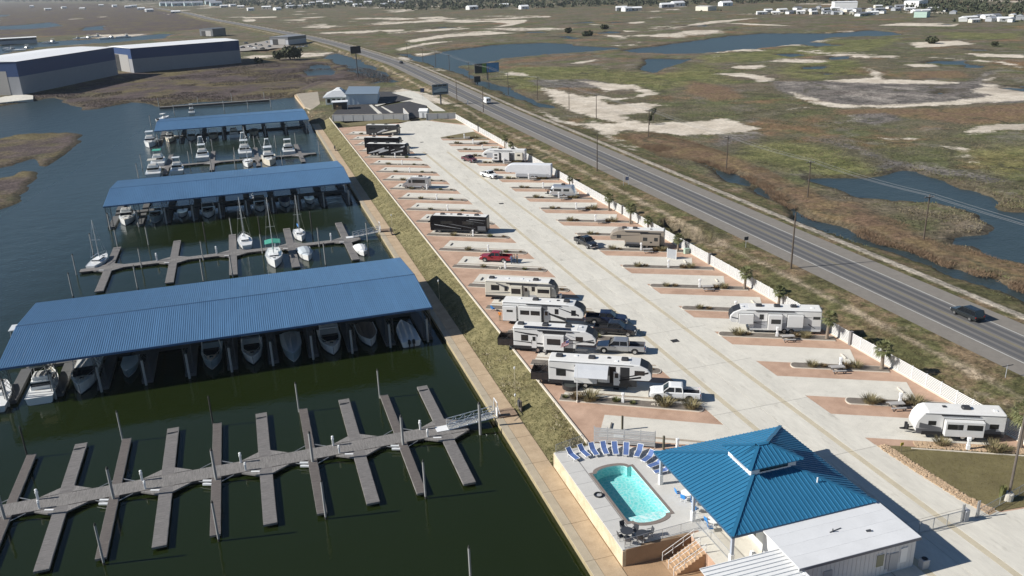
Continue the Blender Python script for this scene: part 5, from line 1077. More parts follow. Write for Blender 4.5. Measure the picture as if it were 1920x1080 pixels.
rv('cream and grey travel trailer in the fourth pad from the pool','travel_trailer',*onpad(LT[3],-12.7,4.6),A31,'travel',12.0,3.35,-1,RVC,wins=[(.09,.20,1.75,2.6),(.28,.32,1.7,2.5),(.66,.70,1.9,2.6)],slides=[(.37,.53,.75,2.75,.5,RVC,[(.08,.88,1.45,2.35)]),(.73,.92,1.05,2.75,.35,RVC,[(.08,.92,1.75,2.4)])],bands=[(.35,.98,2.7,3.1,RVG),(.54,.72,.64,1.2,RVLG),(.72,.98,.64,1.1,RVG)],decals=[(.16,2.9,.34,1.9,.3,RVG),(.0,1.1,.36,1.35,.1,RVG)],acs=[.08,.70],vents=[(.3,.2),(.5,.3),(.6,-.5)],door=.58,cap=RVD,low=(RVD,.85),axles=[-.9,.2])
rv('long glossy black motorhome parked alone in the bank-side row','motorhome',*onpad(LT[7],-11.3,2.9),A31+PI,'class_a',12.4,3.65,1,RVB,wins=[(.22,.42,2.0,2.6),(.60,.80,2.0,2.55)],bands=[(.02,.16,.6,1.7,RVG)],decals=[(.05,2.3,.35,2.75,.1,RVG),(.2,1.1,.75,2.1,.12,RVG),(.45,1.0,.92,1.7,.08,RVLG),(.02,2.9,.3,3.05,.06,RVLG)],acs=[.2,.5,.8],vents=[(.35,.3),(.65,-.3)],low=(RVD,.8),cat='motorhome',roof=ROOFM)
rv('silver white camper van halfway along the bank-side row','camper_van',*onpad(LT[11],-10.9,1.7),A31+PI,'van',7.3,2.95,1,P_SILVER,wins=[(.14,.60,1.55,2.35),(.66,.74,1.55,2.2)],bands=[(.02,.6,.5,.75,RVLG)],acs=[.35],vents=[(.15,.3),(.52,-.3)],cat='camper van',W_=2.1)
rv('dark motorhome with pale swirls, the front one of the two at the far end','motorhome',*onpad(LT[15],-11.2,3.7),A31,'class_a',13.2,3.7,-1,RVB,wins=[(.1,.2,2.0,2.6),(.45,.55,2.0,2.6),(.7,.85,2.0,2.7)],decals=[(.05,.7,.45,1.9,.45,RVLG),(.3,.8,.55,1.7,.7,RVLG),(.6,1.6,.95,2.9,.25,RVLG),(.6,.8,.9,1.5,.3,RVLG)],acs=[.2,.5,.75],cat='motorhome')
rv('black motorhome behind the swirled one at the far end','motorhome',*onpad(LT[16],-11.0,4.3),A31,'class_a',12.0,3.7,-1,RVB,wins=[(.2,.4,2.1,2.7),(.6,.8,2.1,2.7)],decals=[(.1,1.4,.9,1.7,.14,RVLG)],acs=[.25,.7],cat='motorhome')
rv('dark motorhome with a pale roof, the last vehicle of the bank-side row','motorhome',*onpad(LT[18],-9.0,9.2),A31,'class_a',11.8,3.6,-1,RVD,wins=[(.1,.3,2.1,2.7),(.6,.8,2.1,2.7)],decals=[(.35,.8,.7,2.0,.5,RVLG),(.5,.7,.95,1.4,.4,RVC)],acs=[.2,.6],cat='motorhome')
# fence-side row, nose towards the lane
A27=math.radians(-26.5)
rv('white travel trailer with charcoal skirting and a boxy slide-out by the lawn','travel_trailer',*(71.60,65.19),A27+PI,'travel',9.4,3.3,1,RVW,wins=[(.08,.17,1.6,2.1),(.77,.85,1.75,2.2)],slides=[(.25,.68,.75,2.55,.65,RVW,[(.05,.45,1.6,2.25),(.55,.95,1.6,2.25)])],bands=[(.0,.98,.64,1.25,RVG)],decals=[(.7,1.2,.95,1.3,.4,RVG),(.3,.9,.1,1.2,.3,RVG)],acs=[.42],vents=[(.1,.3),(.65,-.2)],low=(RVD,.95),axles=[-.9,.1])
rv('big white fifth wheel trailer with three slide-outs by the fence','fifth_wheel_trailer',*onpad(RT[0],7.9,2.1,-27),A27+PI,'fifth',12.9,3.75,1,RVW,wins=[(.02,.09,2.4,2.75),(.63,.67,2.2,2.9)],slides=[(.20,.37,1.2,3.0,.4,RVW,[]),(.43,.58,.75,3.05,.6,RVW,[(.1,.8,1.75,2.45)]),(.74,.90,1.55,3.0,.4,RVW,[])],bands=[(.38,.42,.64,1.7,RVLG),(.58,.73,.64,1.9,RVLG),(.0,.2,.64,1.3,RVLG)],decals=[(.6,1.2,.98,2.3,.12,RVG),(.1,2.6,.3,2.55,.1,RVG),(.4,2.0,.8,1.5,.1,RVG),(.06,.9,.14,1.5,.12,RVD)],acs=[.30,.48,.68],vents=[(.86,.2),(.1,.3),(.24,-.5)],cap=RVD,low=(RVW,.8),ladder=True,axles=[-1.6,-.6])
rv('taupe fifth wheel trailer with a dark roof edge beside the fence','fifth_wheel_trailer',*onpad(RT[4],7.3,2.6,-30),math.radians(-31)+PI,'fifth',10.4,3.6,1,RVT,wins=[(.80,.87,2.0,2.6)],slides=[(.08,.42,.8,2.9,.5,RVT,[(.1,.3,1.7,2.4),(.4,.52,1.3,1.6),(.66,.9,1.7,2.4)])],bands=[(.06,.44,2.9,3.2,RVD),(.45,.7,.64,1.2,RVG)],decals=[(.45,2.7,.95,2.3,.08,RVD)],acs=[.55,.75],vents=[(.25,.2)],low=(RVD,.85),cap=RVT,axles=[-1.3,-.4])
t_air=rv('small rounded silver trailer with blue tinted windows beside the fence','travel_trailer',*onpad(RT[8],8.9,2.4,-30),A31+PI,'airstream',6.6,2.8,1,ALU,wins=[(.25,.45,1.5,2.0),(.55,.8,1.5,2.0),(.86,.93,1.5,1.9)],acs=[.5],low=(RVLG,.8),axles=[0.],roof=ALU)
rv('fifth wheel trailer wrapped in a white tarpaulin beside the fence','covered_trailer',*onpad(RT[10],7.8,2.3,-31),A31+PI,'fifth',12.4,3.75,1,TARP,cover=True,bands=[(.05,.75,.64,1.3,RVLG)],decals=[(.1,1.2,.7,1.5,.3,TARP)],low=(RVLG,1.1),axles=[-1.5,-.5])
rv('white and grey fifth wheel trailer, farthest in the fence-side row','fifth_wheel_trailer',*onpad(RT[12],8.0,2.3,-31),A31+PI,'fifth',12.6,3.75,1,RVW,wins=[(.9,.95,2.2,2.6)],slides=[(.05,.22,1.0,3.0,.5,RVC,[(.3,.7,2.1,2.6)]),(.36,.54,.8,3.0,.5,RVW,[]),(.60,.74,.8,3.0,.5,RVW,[(.25,.75,2.1,2.6),(.25,.75,1.2,1.7)])],bands=[(.24,.36,.64,2.9,RVG),(.54,.6,.64,2.9,RVG),(.75,.9,1.4,2.9,RVLG)],acs=[.3,.6],cap=RVW,low=(RVD,.85),axles=[-1.6,-.6])

# ------------------------------------------------------------------ pool terrace
STONE=mat('tan_wall_stone',(.50,.40,.255),.9,0,.22,.7,bump=.3,col2=(.58,.50,.36)); DECKC=mat('pool_deck_concrete',(.52,.505,.475),.85,0,.08,.6,bump=.15); BROWN=mat('brown_fill',(.36,.235,.135),.95,0,.22,.5,bump=.5)
struct(MB().box(27.92,35.05,20,77.6,-4.5,WALK-.03).build('lower_ground',BROWN))
tw=thing('terrace_wall','tan retaining wall round the pool terrace','wall',(28,59.2,WALK-.1))
MB().box(0,.35,0,18.4,0,1.79).build('west_wall',STONE,tw); MB().box(.35,7.05,0,.36,0,1.905).build('south_wall',mat('south_wall_shaded',(.33,.225,.14),.9,0,.2,.8),tw); MB().box(.35,4.4,18.05,18.4,0,1.72).build('north_wall',STONE,tw)  # south face coloured darker brown for the shade on that side
deck=struct(MB().box(28.36,35.0,59.6,77.2,-4,-2.0).build('pool_deck_base',DECKC))
PX0,PX1,PY0,PY1=30.35,34.85,63.0,71.9; pcx=(PX0+PX1)/2
def pool_outline(o):
    pts=[]; x0,x1,y0,y1=PX0-o,PX1+o,PY0-o,PY1+o; r=1.75+o
    pts+=[(x0,y0),(pcx-r,y0)]+[(pcx+r*math.cos(a),y0-.95*(r/2.2)*abs(math.sin(a))) for a in np.linspace(math.pi,2*math.pi,13)[1:-1]]+[(pcx+r,y0),(x1,y0),(x1,y1),(pcx+r,y1)]
    pts+=[(pcx+r*math.cos(a),y1+.95*(r/2.2)*math.sin(a)) for a in np.linspace(0,math.pi,13)[1:-1]]+[(pcx-r,y1),(x0,y1)]
    return pts
out=pool_outline(.32); inn=pool_outline(0.)
south=min(p[1] for p in out); north=max(p[1] for p in out)
iS=min(range(len(out)),key=lambda i:out[i][1]); iN=max(range(len(out)),key=lambda i:out[i][1])
right=out[iS:iN+1]; left=out[iN:]+out[:iS+1]
d=MB(); d.poly([(p[0],p[1],.010) for p in [(30.0,south-.6),(pcx,south-.6)]+[(pcx,south)]+list(reversed(left))+[(pcx,north+.5),(30.0,north+.5)]])
d.poly([(p[0],p[1],.010) for p in [(pcx,south-.6),(36.0,south-.6),(36.0,north+.5),(pcx,north+.5),(pcx,north)]+list(reversed(right))])
d.poly([(p[0],p[1],.010) for p in [(28.36,59.55),(36.0,59.55),(36.0,south-.6),(30.0,south-.6),(28.36,south-.6)]]); d.poly([(p[0],p[1],.010) for p in [(30.0,north+.5),(36.0,north+.5),(36.0,75.9),(33.0,77.9),(32.35,77.6),(30.0,77.6)]])
d.poly([(36.0,59.3,.012),(51.0,53.2,.012),(51.0,68.6,.012),(40.4,73.2,.012),(36.0,75.9,.012)])
d.build('deck_surface',DECKC,deck)
MB().poly([(35.0,45,.024),(48.7,45,.024),(48.7,60.0,.024),(36.0,59.3,.024),(35.0,59.2,.024)]).build('patio_surface',CONC_W,deck)
y=59.25
while y<77.3:
    y2=min(77.55,y+2.28); MB().box(28.02,29.9,y+.015,y2-.015,-.1,.022).build('deck_slab',DECKC,deck); y=y2
MB().box(29.9,30.0,59.6,77.4,-.06,.012).build('drain_channel',mat('channel_dark',(.2,.19,.18),.8),deck)
pool=thing('swimming_pool','roman ended swimming pool with turquoise water beside the blue roofed clubhouse','pool',(0,0,0))
n=len(out); c=MB(); o_=[(p[0],p[1],.045) for p in out]; i_=[(p[0],p[1],.045) for p in inn]
for a in range(n):
    b=(a+1)%n; c.add([o_[a],o_[b],i_[b],i_[a]],[(0,1,2,3)]); c.add([(out[a][0],out[a][1],-.02),(out[b][0],out[b][1],-.02),o_[b],o_[a]],[(0,1,2,3)])
c.build('coping',mat('coping_stone',(.20,.165,.145),.8,0,.15,1.5),pool)
PAQ=mat('pool_plaster',(.40,.66,.64),.8,0,.06,.8)
b=MB()
for a in range(n):
    k=(a+1)%n; b.add([(inn[a][0],inn[a][1],.04),(inn[k][0],inn[k][1],.04),(inn[k][0],inn[k][1],-1.15),(inn[a][0],inn[a][1],-1.15)],[(0,1,2,3)])
b.poly([(p[0],p[1],-1.15) for p in inn]); b.build('basin',PAQ,pool)
lo=[p for p in inn if p[1]<PY0+.01]; MB().prism(sorted([],key=None)+[(PX0,PY0+.9)]+[(PX0,PY0)]+[p for p in inn[1:15]]+[(PX1,PY0+.9)],-1.14,-.22).build('sun_shelf',mat('shelf_plaster',(.72,.82,.80),.8),pool)
def pool_water():
    m=bpy.data.materials.new('pool_water'); m.use_nodes=True; m.use_transparent_shadow=True; nt=m.node_tree; N=nt.nodes; L=nt.links; N.remove(N['Principled BSDF']); outn=N['Material Output']
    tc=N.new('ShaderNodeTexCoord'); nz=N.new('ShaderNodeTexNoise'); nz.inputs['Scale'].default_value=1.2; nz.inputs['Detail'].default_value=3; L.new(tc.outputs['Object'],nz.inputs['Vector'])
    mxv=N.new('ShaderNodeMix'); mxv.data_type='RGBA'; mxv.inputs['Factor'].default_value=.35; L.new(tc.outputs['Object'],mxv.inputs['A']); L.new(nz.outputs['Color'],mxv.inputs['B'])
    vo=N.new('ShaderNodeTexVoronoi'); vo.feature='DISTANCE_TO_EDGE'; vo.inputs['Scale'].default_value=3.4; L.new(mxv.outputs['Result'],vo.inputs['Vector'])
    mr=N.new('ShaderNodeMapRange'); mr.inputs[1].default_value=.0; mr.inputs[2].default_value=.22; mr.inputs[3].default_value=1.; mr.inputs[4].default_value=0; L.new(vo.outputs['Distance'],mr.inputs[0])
    mx=N.new('ShaderNodeMix'); mx.data_type='RGBA'; mx.inputs['A'].default_value=(.55,.89,.89,1); mx.inputs['B'].default_value=(1,1,1,1); L.new(mr.outputs[0],mx.inputs['Factor'])  # pale cell edges in the tint imitate caustic light ripples
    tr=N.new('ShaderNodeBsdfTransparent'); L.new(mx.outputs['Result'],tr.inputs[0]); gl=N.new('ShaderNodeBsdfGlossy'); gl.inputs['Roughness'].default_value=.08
    bp=N.new('ShaderNodeBump'); bp.inputs['Strength'].default_value=.3; bp.inputs['Distance'].default_value=.06; n3=N.new('ShaderNodeTexNoise'); n3.inputs['Scale'].default_value=5; L.new(tc.outputs['Object'],n3.inputs['Vector']); L.new(n3.outputs[0],bp.inputs['Height']); L.new(bp.outputs[0],gl.inputs['Normal'])
    fr=N.new('ShaderNodeFresnel'); fr.inputs[0].default_value=1.33; L.new(bp.outputs[0],fr.inputs['Normal']); ms=N.new('ShaderNodeMixShader'); gm=N.new('ShaderNodeNewGeometry'); om=N.new('ShaderNodeMath'); om.operation='SUBTRACT'; om.inputs[0].default_value=1; L.new(gm.outputs['Backfacing'],om.inputs[1]); fm=N.new('ShaderNodeMath'); fm.operation='MULTIPLY'; L.new(fr.outputs[0],fm.inputs[0]); L.new(om.outputs[0],fm.inputs[1]); L.new(fm.outputs[0],ms.inputs[0]); L.new(tr.outputs[0],ms.inputs[1]); L.new(gl.outputs[0],ms.inputs[2]); L.new(ms.outputs[0],outn.inputs['Surface'])
    return m
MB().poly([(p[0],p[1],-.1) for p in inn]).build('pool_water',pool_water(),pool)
SLING=mat('blue_sling',(.09,.15,.34),.7,0,.08,2); 
def lounger(px,py,qx,qy,label):
    a=math.atan2(py-qy,px-qx); L_=1.95; t=thing('sun_lounger',label,'lounger',((px+qx)/2,(py+qy)/2,.01),a,'blue sun loungers round the pool')
    f=MB()
    for s in (-.32,.32): f.cyl((-.98,s,.32),(.35,s,.32),.035,.035,6); f.cyl((.35,s,.32),(.98,s,.82),.035,.035,6)
    f.cyl((-.98,-.32,.32),(-.98,.32,.32),.035,.035,6); f.cyl((.98,-.32,.82),(.98,.32,.82),.035,.035,6); f.build('frame',WHITE,t)
    for x in (-.75,.45):
        for s in (-.32,.32): MB().cyl((x,s,0),(x,s,.32),.035,.035,6).build('leg',WHITE,t)
    MB().poly([(-.96,-.30,.33),(.35,-.30,.33),(.35,.30,.33),(-.96,.30,.33)]).build('seat_sling',SLING,t); MB().poly([(.35,-.30,.33),(.97,-.30,.83),(.97,.30,.83),(.35,.30,.33)]).build('back_sling',SLING,t)
LG=[(29.38,76.92,29.85,74.7),(30.84,77.1,31.21,74.8),(32.2,77.0,32.1,74.7),(33.59,76.8,33.16,74.5),(34.8,76.3,34.1,74.1),(36.0,75.6,35.0,73.6),(37.3,74.6,35.95,73.0),(38.0,73.0,36.2,71.9),(38.2,71.2,36.4,70.8),(38.3,69.6,36.5,69.6)]
for i,q in enumerate(LG): lounger(*q,'blue sling sun lounger %s from the seawall in the arc round the pool'%ordw(i))
def patio_set(x,y,label,m=STEEL_D):
    t=thing('patio_table',label+' table','table',(x,y,.01)); MB().cyl((0,0,.70),(0,0,.74),.62,.62,20).build('table_top',m,t)
    MB().cyl((0,0,0),(0,0,.70),.05,.05,8).build('pedestal',m,t); MB().cyl((0,0,0),(0,0,.04),.3,.28,12).build('base',m,t)
def chair(x,y,rz,label,m=STEEL_D,group=None,seatm=None):
    t=thing('patio_chair',label,'chair',(x,y,.01),rz,group); MB().rbox(-.24,.24,-.25,.25,.42,.47,.02).build('seat',seatm or m,t); MB().bar((-.24,0,.46),(-.34,0,.95),.5,.04).build('backrest',seatm or m,t)
    for sx in (-.2,.2):
        for sy in (-.22,.22): MB().cyl((sx,sy,0),(sx,sy,.43),.02,.02,6).build('leg',m,t)
    for sy in (-.26,.26): MB().bar((-.26,sy,.66),(.2,sy,.64),.04).build('armrest',m,t)
patio_set(29.2,60.9,'dark round patio table nearer the pool'); patio_set(30.4,60.0,'dark round patio table nearer the railing')
for i,(x,y,a,l) in enumerate([(28.5,60.7,0,'dark patio chair against the terrace edge'),(29.3,61.9,-1.5,'dark patio chair between the tables and the pool'),(28.9,59.9,.9,'dark patio chair at the terrace corner'),(30.1,61.0,-2.4,'dark patio chair between the two round tables'),(31.3,60.3,3.1,'dark patio chair at the right of the round tables'),(30.0,59.8-.6+.6,1.3,'dark patio chair by the terrace railing')]): chair(x,y,a,l,STEEL_D,'dark patio chairs')
rg_=thing('life_ring','dark ring shaped pool cover lying on the deck','ring',(29.4,68.1,.03)); 
b=MB(); k=20
b.loft([[(.42*math.cos(6.2832*j/k)+.09*math.cos(v)*math.cos(6.2832*j/k),.42*math.sin(6.2832*j/k)+.09*math.cos(v)*math.sin(6.2832*j/k),.08+.07*math.sin(v)) for v in np.linspace(0,6.2832,7)[:-1]] for j in range(k+1)],cap=False); b.build('ring',BLACK,rg_); MB().cyl((0,0,.0),(0,0,.02),.32,.32,16).build('plate',mat('grey_plate',(.4,.4,.4),.6),rg_)
def railing(name,label,pts,h,m,z=0,rails=(1.,.12),step=1.6,glass=None,cat='railing'):
    t=thing(name,label,cat,(pts[0][0],pts[0][1],z)); P=[Vector((p[0]-pts[0][0],p[1]-pts[0][1],(p[2] if len(p)>2 else 0))) for p in pts]
    for a,b in zip(P[:-1],P[1:]):
        L_=(b-a).length; n=max(1,round(L_/step))
        for k in range(n+1):
            p=a+(b-a)*(k/n); MB().cyl(p,p+Vector((0,0,h)),.03,.03,6).build('post',m,t)
        for r in rails: MB().cyl(a+Vector((0,0,h*r)),b+Vector((0,0,h*r)),.025,.025,6).build('rail',m,t)
        if glass:
            for k in range(n): p=a+(b-a)*((k+.03)/n); q=a+(b-a)*((k+.97)/n); MB().poly([p+Vector((0,0,h*.1)),q+Vector((0,0,h*.1)),q+Vector((0,0,h*.95)),p+Vector((0,0,h*.95))]).build('mesh_panel',glass,t)
    return t
def meshp():
    m=bpy.data.materials.new('thin_mesh'); m.use_nodes=True; m.use_transparent_shadow=True; nt=m.node_tree; N=nt.nodes; L=nt.links; b=N['Principled BSDF']; b.inputs['Base Color'].default_value=(.5,.5,.5,1); b.inputs['Alpha'].default_value=.22; b.inputs['Roughness'].default_value=.6
    return m
THIN=meshp()
railing('terrace_railing','thin metal railing along the front edge of the pool terrace',[(28.3,59.4),(36.2,59.75)],1.05,GALV,0,(1.,.1),1.9,THIN)
railing('terrace_railing','thin metal railing at the bank corner of the pool terrace',[(28.2,77.3),(31.9,78.2)],1.1,GALV,0,(1.,.1),1.8,THIN)
railing('patio_railing','thin metal railing between the clubhouse posts',[(36.3,61.0,0),(36.4,54.6,0)],1.0,GALV,0,(1.,.1),3.2,THIN)
# stairs down to the lower ground
st=thing('stone_stairs','tan stair flight down from the clubhouse patio to the lower ground','stairs',(35.05,56.4,WALK-.05))
for k in range(9): MB().box(-.36*(k+1),-.36*k,0,2.1,0,1.85-.2*(k+1)).build('step',mat('stair_tan',(.44,.30,.185),.9,0,.15,1.5),st)
for y_ in (56.35,57.4,58.6): railing('stair_railing','white stair railing, %s from the pool wall'%{56.35:'third',57.4:'second',58.6:'first'}[y_],[(35.0,y_,1.8),(31.8,y_,.1)],.95,WHITE,WALK,(1.,.5),1.1)
# ------------------------------------------------------------------ clubhouse
EX0,EX1,EY0,EY1,EZ=35.7,50.8,53.4,68.4,3.6
cx,cy=(EX0+EX1)/2,(EY0+EY1)/2
club=thing('clubhouse','clubhouse with a blue standing seam hip roof and a raised cupola','building',(cx,cy,0)); CL=lambda x,y:(x-cx,y-cy)
def hip(parent,x0,x1,y0,y1,ze,slope,topz,sp,m,trim,zc=0.):
    """seamed hip roof faces cut into panels between the seams, up to height topz"""
    run=(topz-ze)/slope
    xa,xb,ya,yb=x0-cx,x1-cx,y0-cy,y1-cy
    def face(L_,frm):
        n=max(1,round(L_/sp)); w=L_/n
        for k in range(n):
            a,b=k*w,(k+1)*w
            ha,hb_=min(run,a,L_-a),min(run,b,L_-b)
            mids=[]
            pts=[(a+.008,0),(b-.008,0),(b-.008,hb_)]
            mid=L_/2
            if a<run<b and run<L_/2: pts.append((run,run))
            if a<L_-run<b and run<L_/2: pts.append((L_-run,run))
            if run>=L_/2 and a<mid<b: pts.append((mid,mid))
            pts.append((a+.008,ha))
            q=[]
            for p in pts:
                if not q or abs(p[0]-q[-1][0])+abs(p[1]-q[-1][1])>1e-4: q.append(p)
            mb=MB(); T=[frm(u,v,ze+v*slope) for u,v in q]; mb.poly(T)
            if ha>.15: mb.bar(Vector(frm(a,0,ze+.03)),Vector(frm(a,ha,ze+ha*slope+.03)),.045,.07)
            mb.build('roof_panel',m,parent)
    face(x1-x0,lambda u,v,z:(xa+u,ya+v,z)); face(x1-x0,lambda u,v,z:(xb-u,yb-v,z)); face(y1-y0,lambda u,v,z:(xb-v,ya+u,z)); face(y1-y0,lambda u,v,z:(xa+v,yb-u,z))
    for sx,sy,dx,dy in ((xa,ya,1,1),(xb,ya,-1,1),(xb,yb,-1,-1),(xa,yb,1,-1)):
        r=min(run,min(x1-x0,y1-y0)/2); MB().bar((sx,sy,ze+.04),(sx+dx*r,sy+dy*r,ze+r*slope+.04),.34,.09).build('hip_cap',trim,parent)
hip(club,EX0,EX1,EY0,EY1,EZ,.34,5.75,.455,TEAL_ROOF,TEAL_TRIM)
f=MB(); w=(EX1-EX0)/2; h=(EY1-EY0)/2; FAS=mat('roof_fascia',(.03,.09,.17),.5)
for (x0,x1,y0,y1) in ((-w,w,-h,-h+.05),(-w,w,h-.05,h),(-w,-w+.05,-h+.05,h-.05),(w-.05,w,-h+.05,h-.05)): MB().box(x0,x1,y0,y1,EZ-.24,EZ-.01).build('fascia',FAS,club)
MB().box(-w+.06,w-.06,-h+.06,h-.06,EZ-.12,EZ-.08).build('soffit',WHITE,club)
CX0,CX1,CY0,CY1=40.85,45.75,58.75,62.75
MB().box(CX0-cx,CX1-cx,CY0-cy,CY1-cy,4.9,6.3).build('cupola_wall',WHITE,club)
MB().box(CX0-cx+.9,CX1-cx-.9,CY0-cy-.02,CY0-cy+.05,5.6,6.05).build('cupola_louvre',GLASS,club); MB().box(CX0-cx-.02,CX0-cx+.05,CY0-cy+.8,CY1-cy-.8,5.6,6.05).build('cupola_louvre',RVLG,club)
hip(club,40.4,46.2,58.3,63.2,6.3,.38,7.15,.455,TEAL_ROOF,TEAL_TRIM)
r=MB(); r.box(40.45-cx,46.15-cx,58.35-cy,63.15-cy,6.2,6.28); r.build('cupola_soffit',TEAL_TRIM,club); MB().box(-.5,.6,-.35,.03,7.16,7.27).build('ridge_cap',TEAL_TRIM,club)
MB().cyl((3.4,-4.3,4.5),(3.4,-4.3,5.2),.07,.07,8).build('vent_pipe',WHITE,club)
COLM=mat('column_blue_grey',(.36,.40,.47),.6)
for (x,y) in [(36.25,67.8),(36.25,61.0),(36.25,54.1),(50.2,67.8),(50.2,54.1)]:
    o=MB().box(-.13,.13,-.13,.13,1.15,EZ-.13).build('column',COLM,club,(x-cx,y-cy,0)); MB().box(-.19,.19,-.19,.19,0,1.15).build('plinth',WHITE,o)
wl_=mat('club_wall_white',(.70,.70,.68),.7,0,.05,1)
MB().box(40.0-cx,50.0-cx,54.3-cy,67.9-cy,0,EZ-.13).build('wall',wl_,club)
for y in (56.0,58.5,61.0,63.5,66.0):
    o=MB().box(39.96-cx,40.0-cx,y-cy,y+1.7-cy,.7,2.5).build('window',GLASS,club); MB().box(39.97-cx,39.985-cx,y-.1-cy,y+1.8-cy,.6,2.6).build('frame',WHITE,o)
for x in (40.6,42.6): o=MB().box(x-cx,x+1.5-cx,54.26-cy,54.3-cy,.2,2.5).build('window',GLASS,club); MB().box(x-.08-cx,x+1.58-cx,54.275-cy,54.29-cy,.1,2.6).build('frame',WHITE,o)
MB().box(38.2-cx,38.5-cx,50.9-cy,54.2-cy,0,.95).build('porch_wall',WHITE,club)
BLUEP=mat('blue_plastic',(.03,.24,.62),.45)
for i,(x,y,a) in enumerate([(36.9,65.2,0),(37.0,64.2,.6),(37.6,63.3,-.5),(37.2,62.2,.4),(37.3,60.0,.2),(37.0,59.0,-.3),(38.2,64.6,3.0)]): chair(x,y,a,'bright blue chair under the clubhouse eaves, %s from the pool loungers'%ordw(i),WHITE,'blue chairs under the eaves',BLUEP)
for i,(x,y) in enumerate([(37.5,64.5),(37.7,59.6)]): patio_set(x,y,['white patio table among the blue chairs near the loungers','white patio table among the blue chairs near the stairs'][i],WHITE)
# flat annex
an=thing('annex','low annex with a flat white roof against the clubhouse','building',(45,48.3,0)); AW=mat('annex_siding',(.62,.62,.62),.7,0,.06,1)
MB().box(-5.9,6.0,.15,5.4,0,3.1).build('wall',AW,an)
for k in range(27): MB().box(-5.88+k*.44,-5.88+k*.44+.41,.10,.148,.05,3.08).build('board',AW,an)
RW=mat('annex_roof_white',(.66,.66,.66),.6,0,.07,.5)
for k in range(4): MB().loft([[(-6.2,-.2+k*1.43,3.22+k*.035),(6.15,-.2+k*1.43,3.22+k*.035),(6.15,1.22+k*1.43,3.255+k*.035),(-6.2,1.22+k*1.43,3.255+k*.035)],[(-6.2,-.2+k*1.43,3.34+k*.035),(6.15,-.2+k*1.43,3.34+k*.035),(6.15,1.22+k*1.43,3.375+k*.035),(-6.2,1.22+k*1.43,3.375+k*.035)]]).build('roof_sheet',RW,an)
MB().box(-6.2,6.15,-.26,-.21,3.08,3.34).build('fascia',mat('annex_trim',(.12,.13,.16),.5),an)
for (x,w_,z0,z1,nm,m) in ((1.9,.75,1.1,2.3,'window',mat('olive_glass',(.16,.17,.11),.2)),(2.9,.25,.6,2.2,'pipe_cover',RVLG),(3.3,.9,.3,2.1,'meter_cabinet',RVLG),(4.4,.7,.9,2.4,'sign_board',WHITE),(-3.5,.9,0.05,2.1,'door',RVLG)):
    o=MB().box(x,x+w_,.02,.10,z0,z1).build(nm,m,an)
    if nm=='window': MB().box(x-.07,x+w_+.07,.06,.098,z0-.07,z1+.07).build('frame',WHITE,o)
MB().cyl((-.6,2.9,3.4),(-.6,2.9,3.75),.05,.05,8).build('vent_pipe',STEEL_D,an); MB().bar((-.9,2.9,3.46),(.4,3.1,3.46),.06).build('roof_bracket',STEEL_D,an); MB().bar((2.2,2.0,3.42),(2.6,1.9,3.5),.2,.1).build('roof_vent',STEEL_D,an)
ac=thing('condenser_unit','grey air condenser box beside the annex wall','unit',(50.9+.9,48.0,.02)); MB().rbox(-.35,.35,-.3,.3,.0,.95,.04).build('case',RVLG,ac); MB().cyl((0,0,.95),(0,0,.98),.26,.26,14).build('fan_grille',BLACK,ac)
# ribbed porch roof at the bottom edge
pr=thing('porch_roof','white ribbed porch roof at the bottom of the picture','roof',(35.2,47.9,0))
b=MB(); RIBW=mat('ribbed_white',(.74,.74,.73),.5,0,.05,1)
yy=-4.2
while yy<2.9:
    z0=2.95+.03*yy; MB().box(-3.9,3.9,yy,yy+.40,z0-.04,z0).build('roof_panel',RIBW,pr); MB().bar((-3.9,yy+.42,z0+.03),(3.9,yy+.42,z0+.03),.07,.1).build('rib',RIBW,pr); yy+=.44
MB().box(3.9,4.15,-4.2,2.9,2.6,3.0).build('fascia',WHITE,pr)
for x in (-3.7,3.6):
    for y in (2.6,): MB().box(x-.08,x+.08,y-.08,y+.08,0 if x>0 else -1.8,2.85).build('post',WHITE,pr)
# slatted screen and posts by the loungers
A32=math.atan2(74.3-77.6,38.7-33.0)
sc=thing('slat_screen','weathered slatted privacy screen behind the blue loungers','screen',(33.0,77.75,0),A32); SCW=mat('screen_grey',(.44,.43,.42),.8,0,.15,1.5)
for k in range(9): MB().box(0,6.8,-.02,.02,.25+k*.21,.25+k*.21+.15).build('slat',SCW,sc)
for x in (0,1.5,3.4,5.2,6.8): MB().box(x-.05,x+.05,.02,.12,0,2.2).build('post',SCW,sc)
MB().box(2.2,3.3,-.04,-.022,1.1,1.4).build('ornament',mat('ornament_pale',(.62,.62,.60),.6),sc)
for i,(x,y,h_) in enumerate([(37.21,79.34,1.9),(39.72,73.84,1.7)]): tag(MB().box(-.1,.1,-.1,.1,0,h_).build('timber_post',mat('olive_post',(.11,.10,.07),.9),None,(x,y,0)),['dark timber post standing on the pad behind the slatted screen','dark timber post right of the slatted screen'][i],'post')
o=place(PED,'power_pedestal',None,(41.2,73.4,.02)); tag(o,'white power pedestal just behind the clubhouse roof','pedestal')
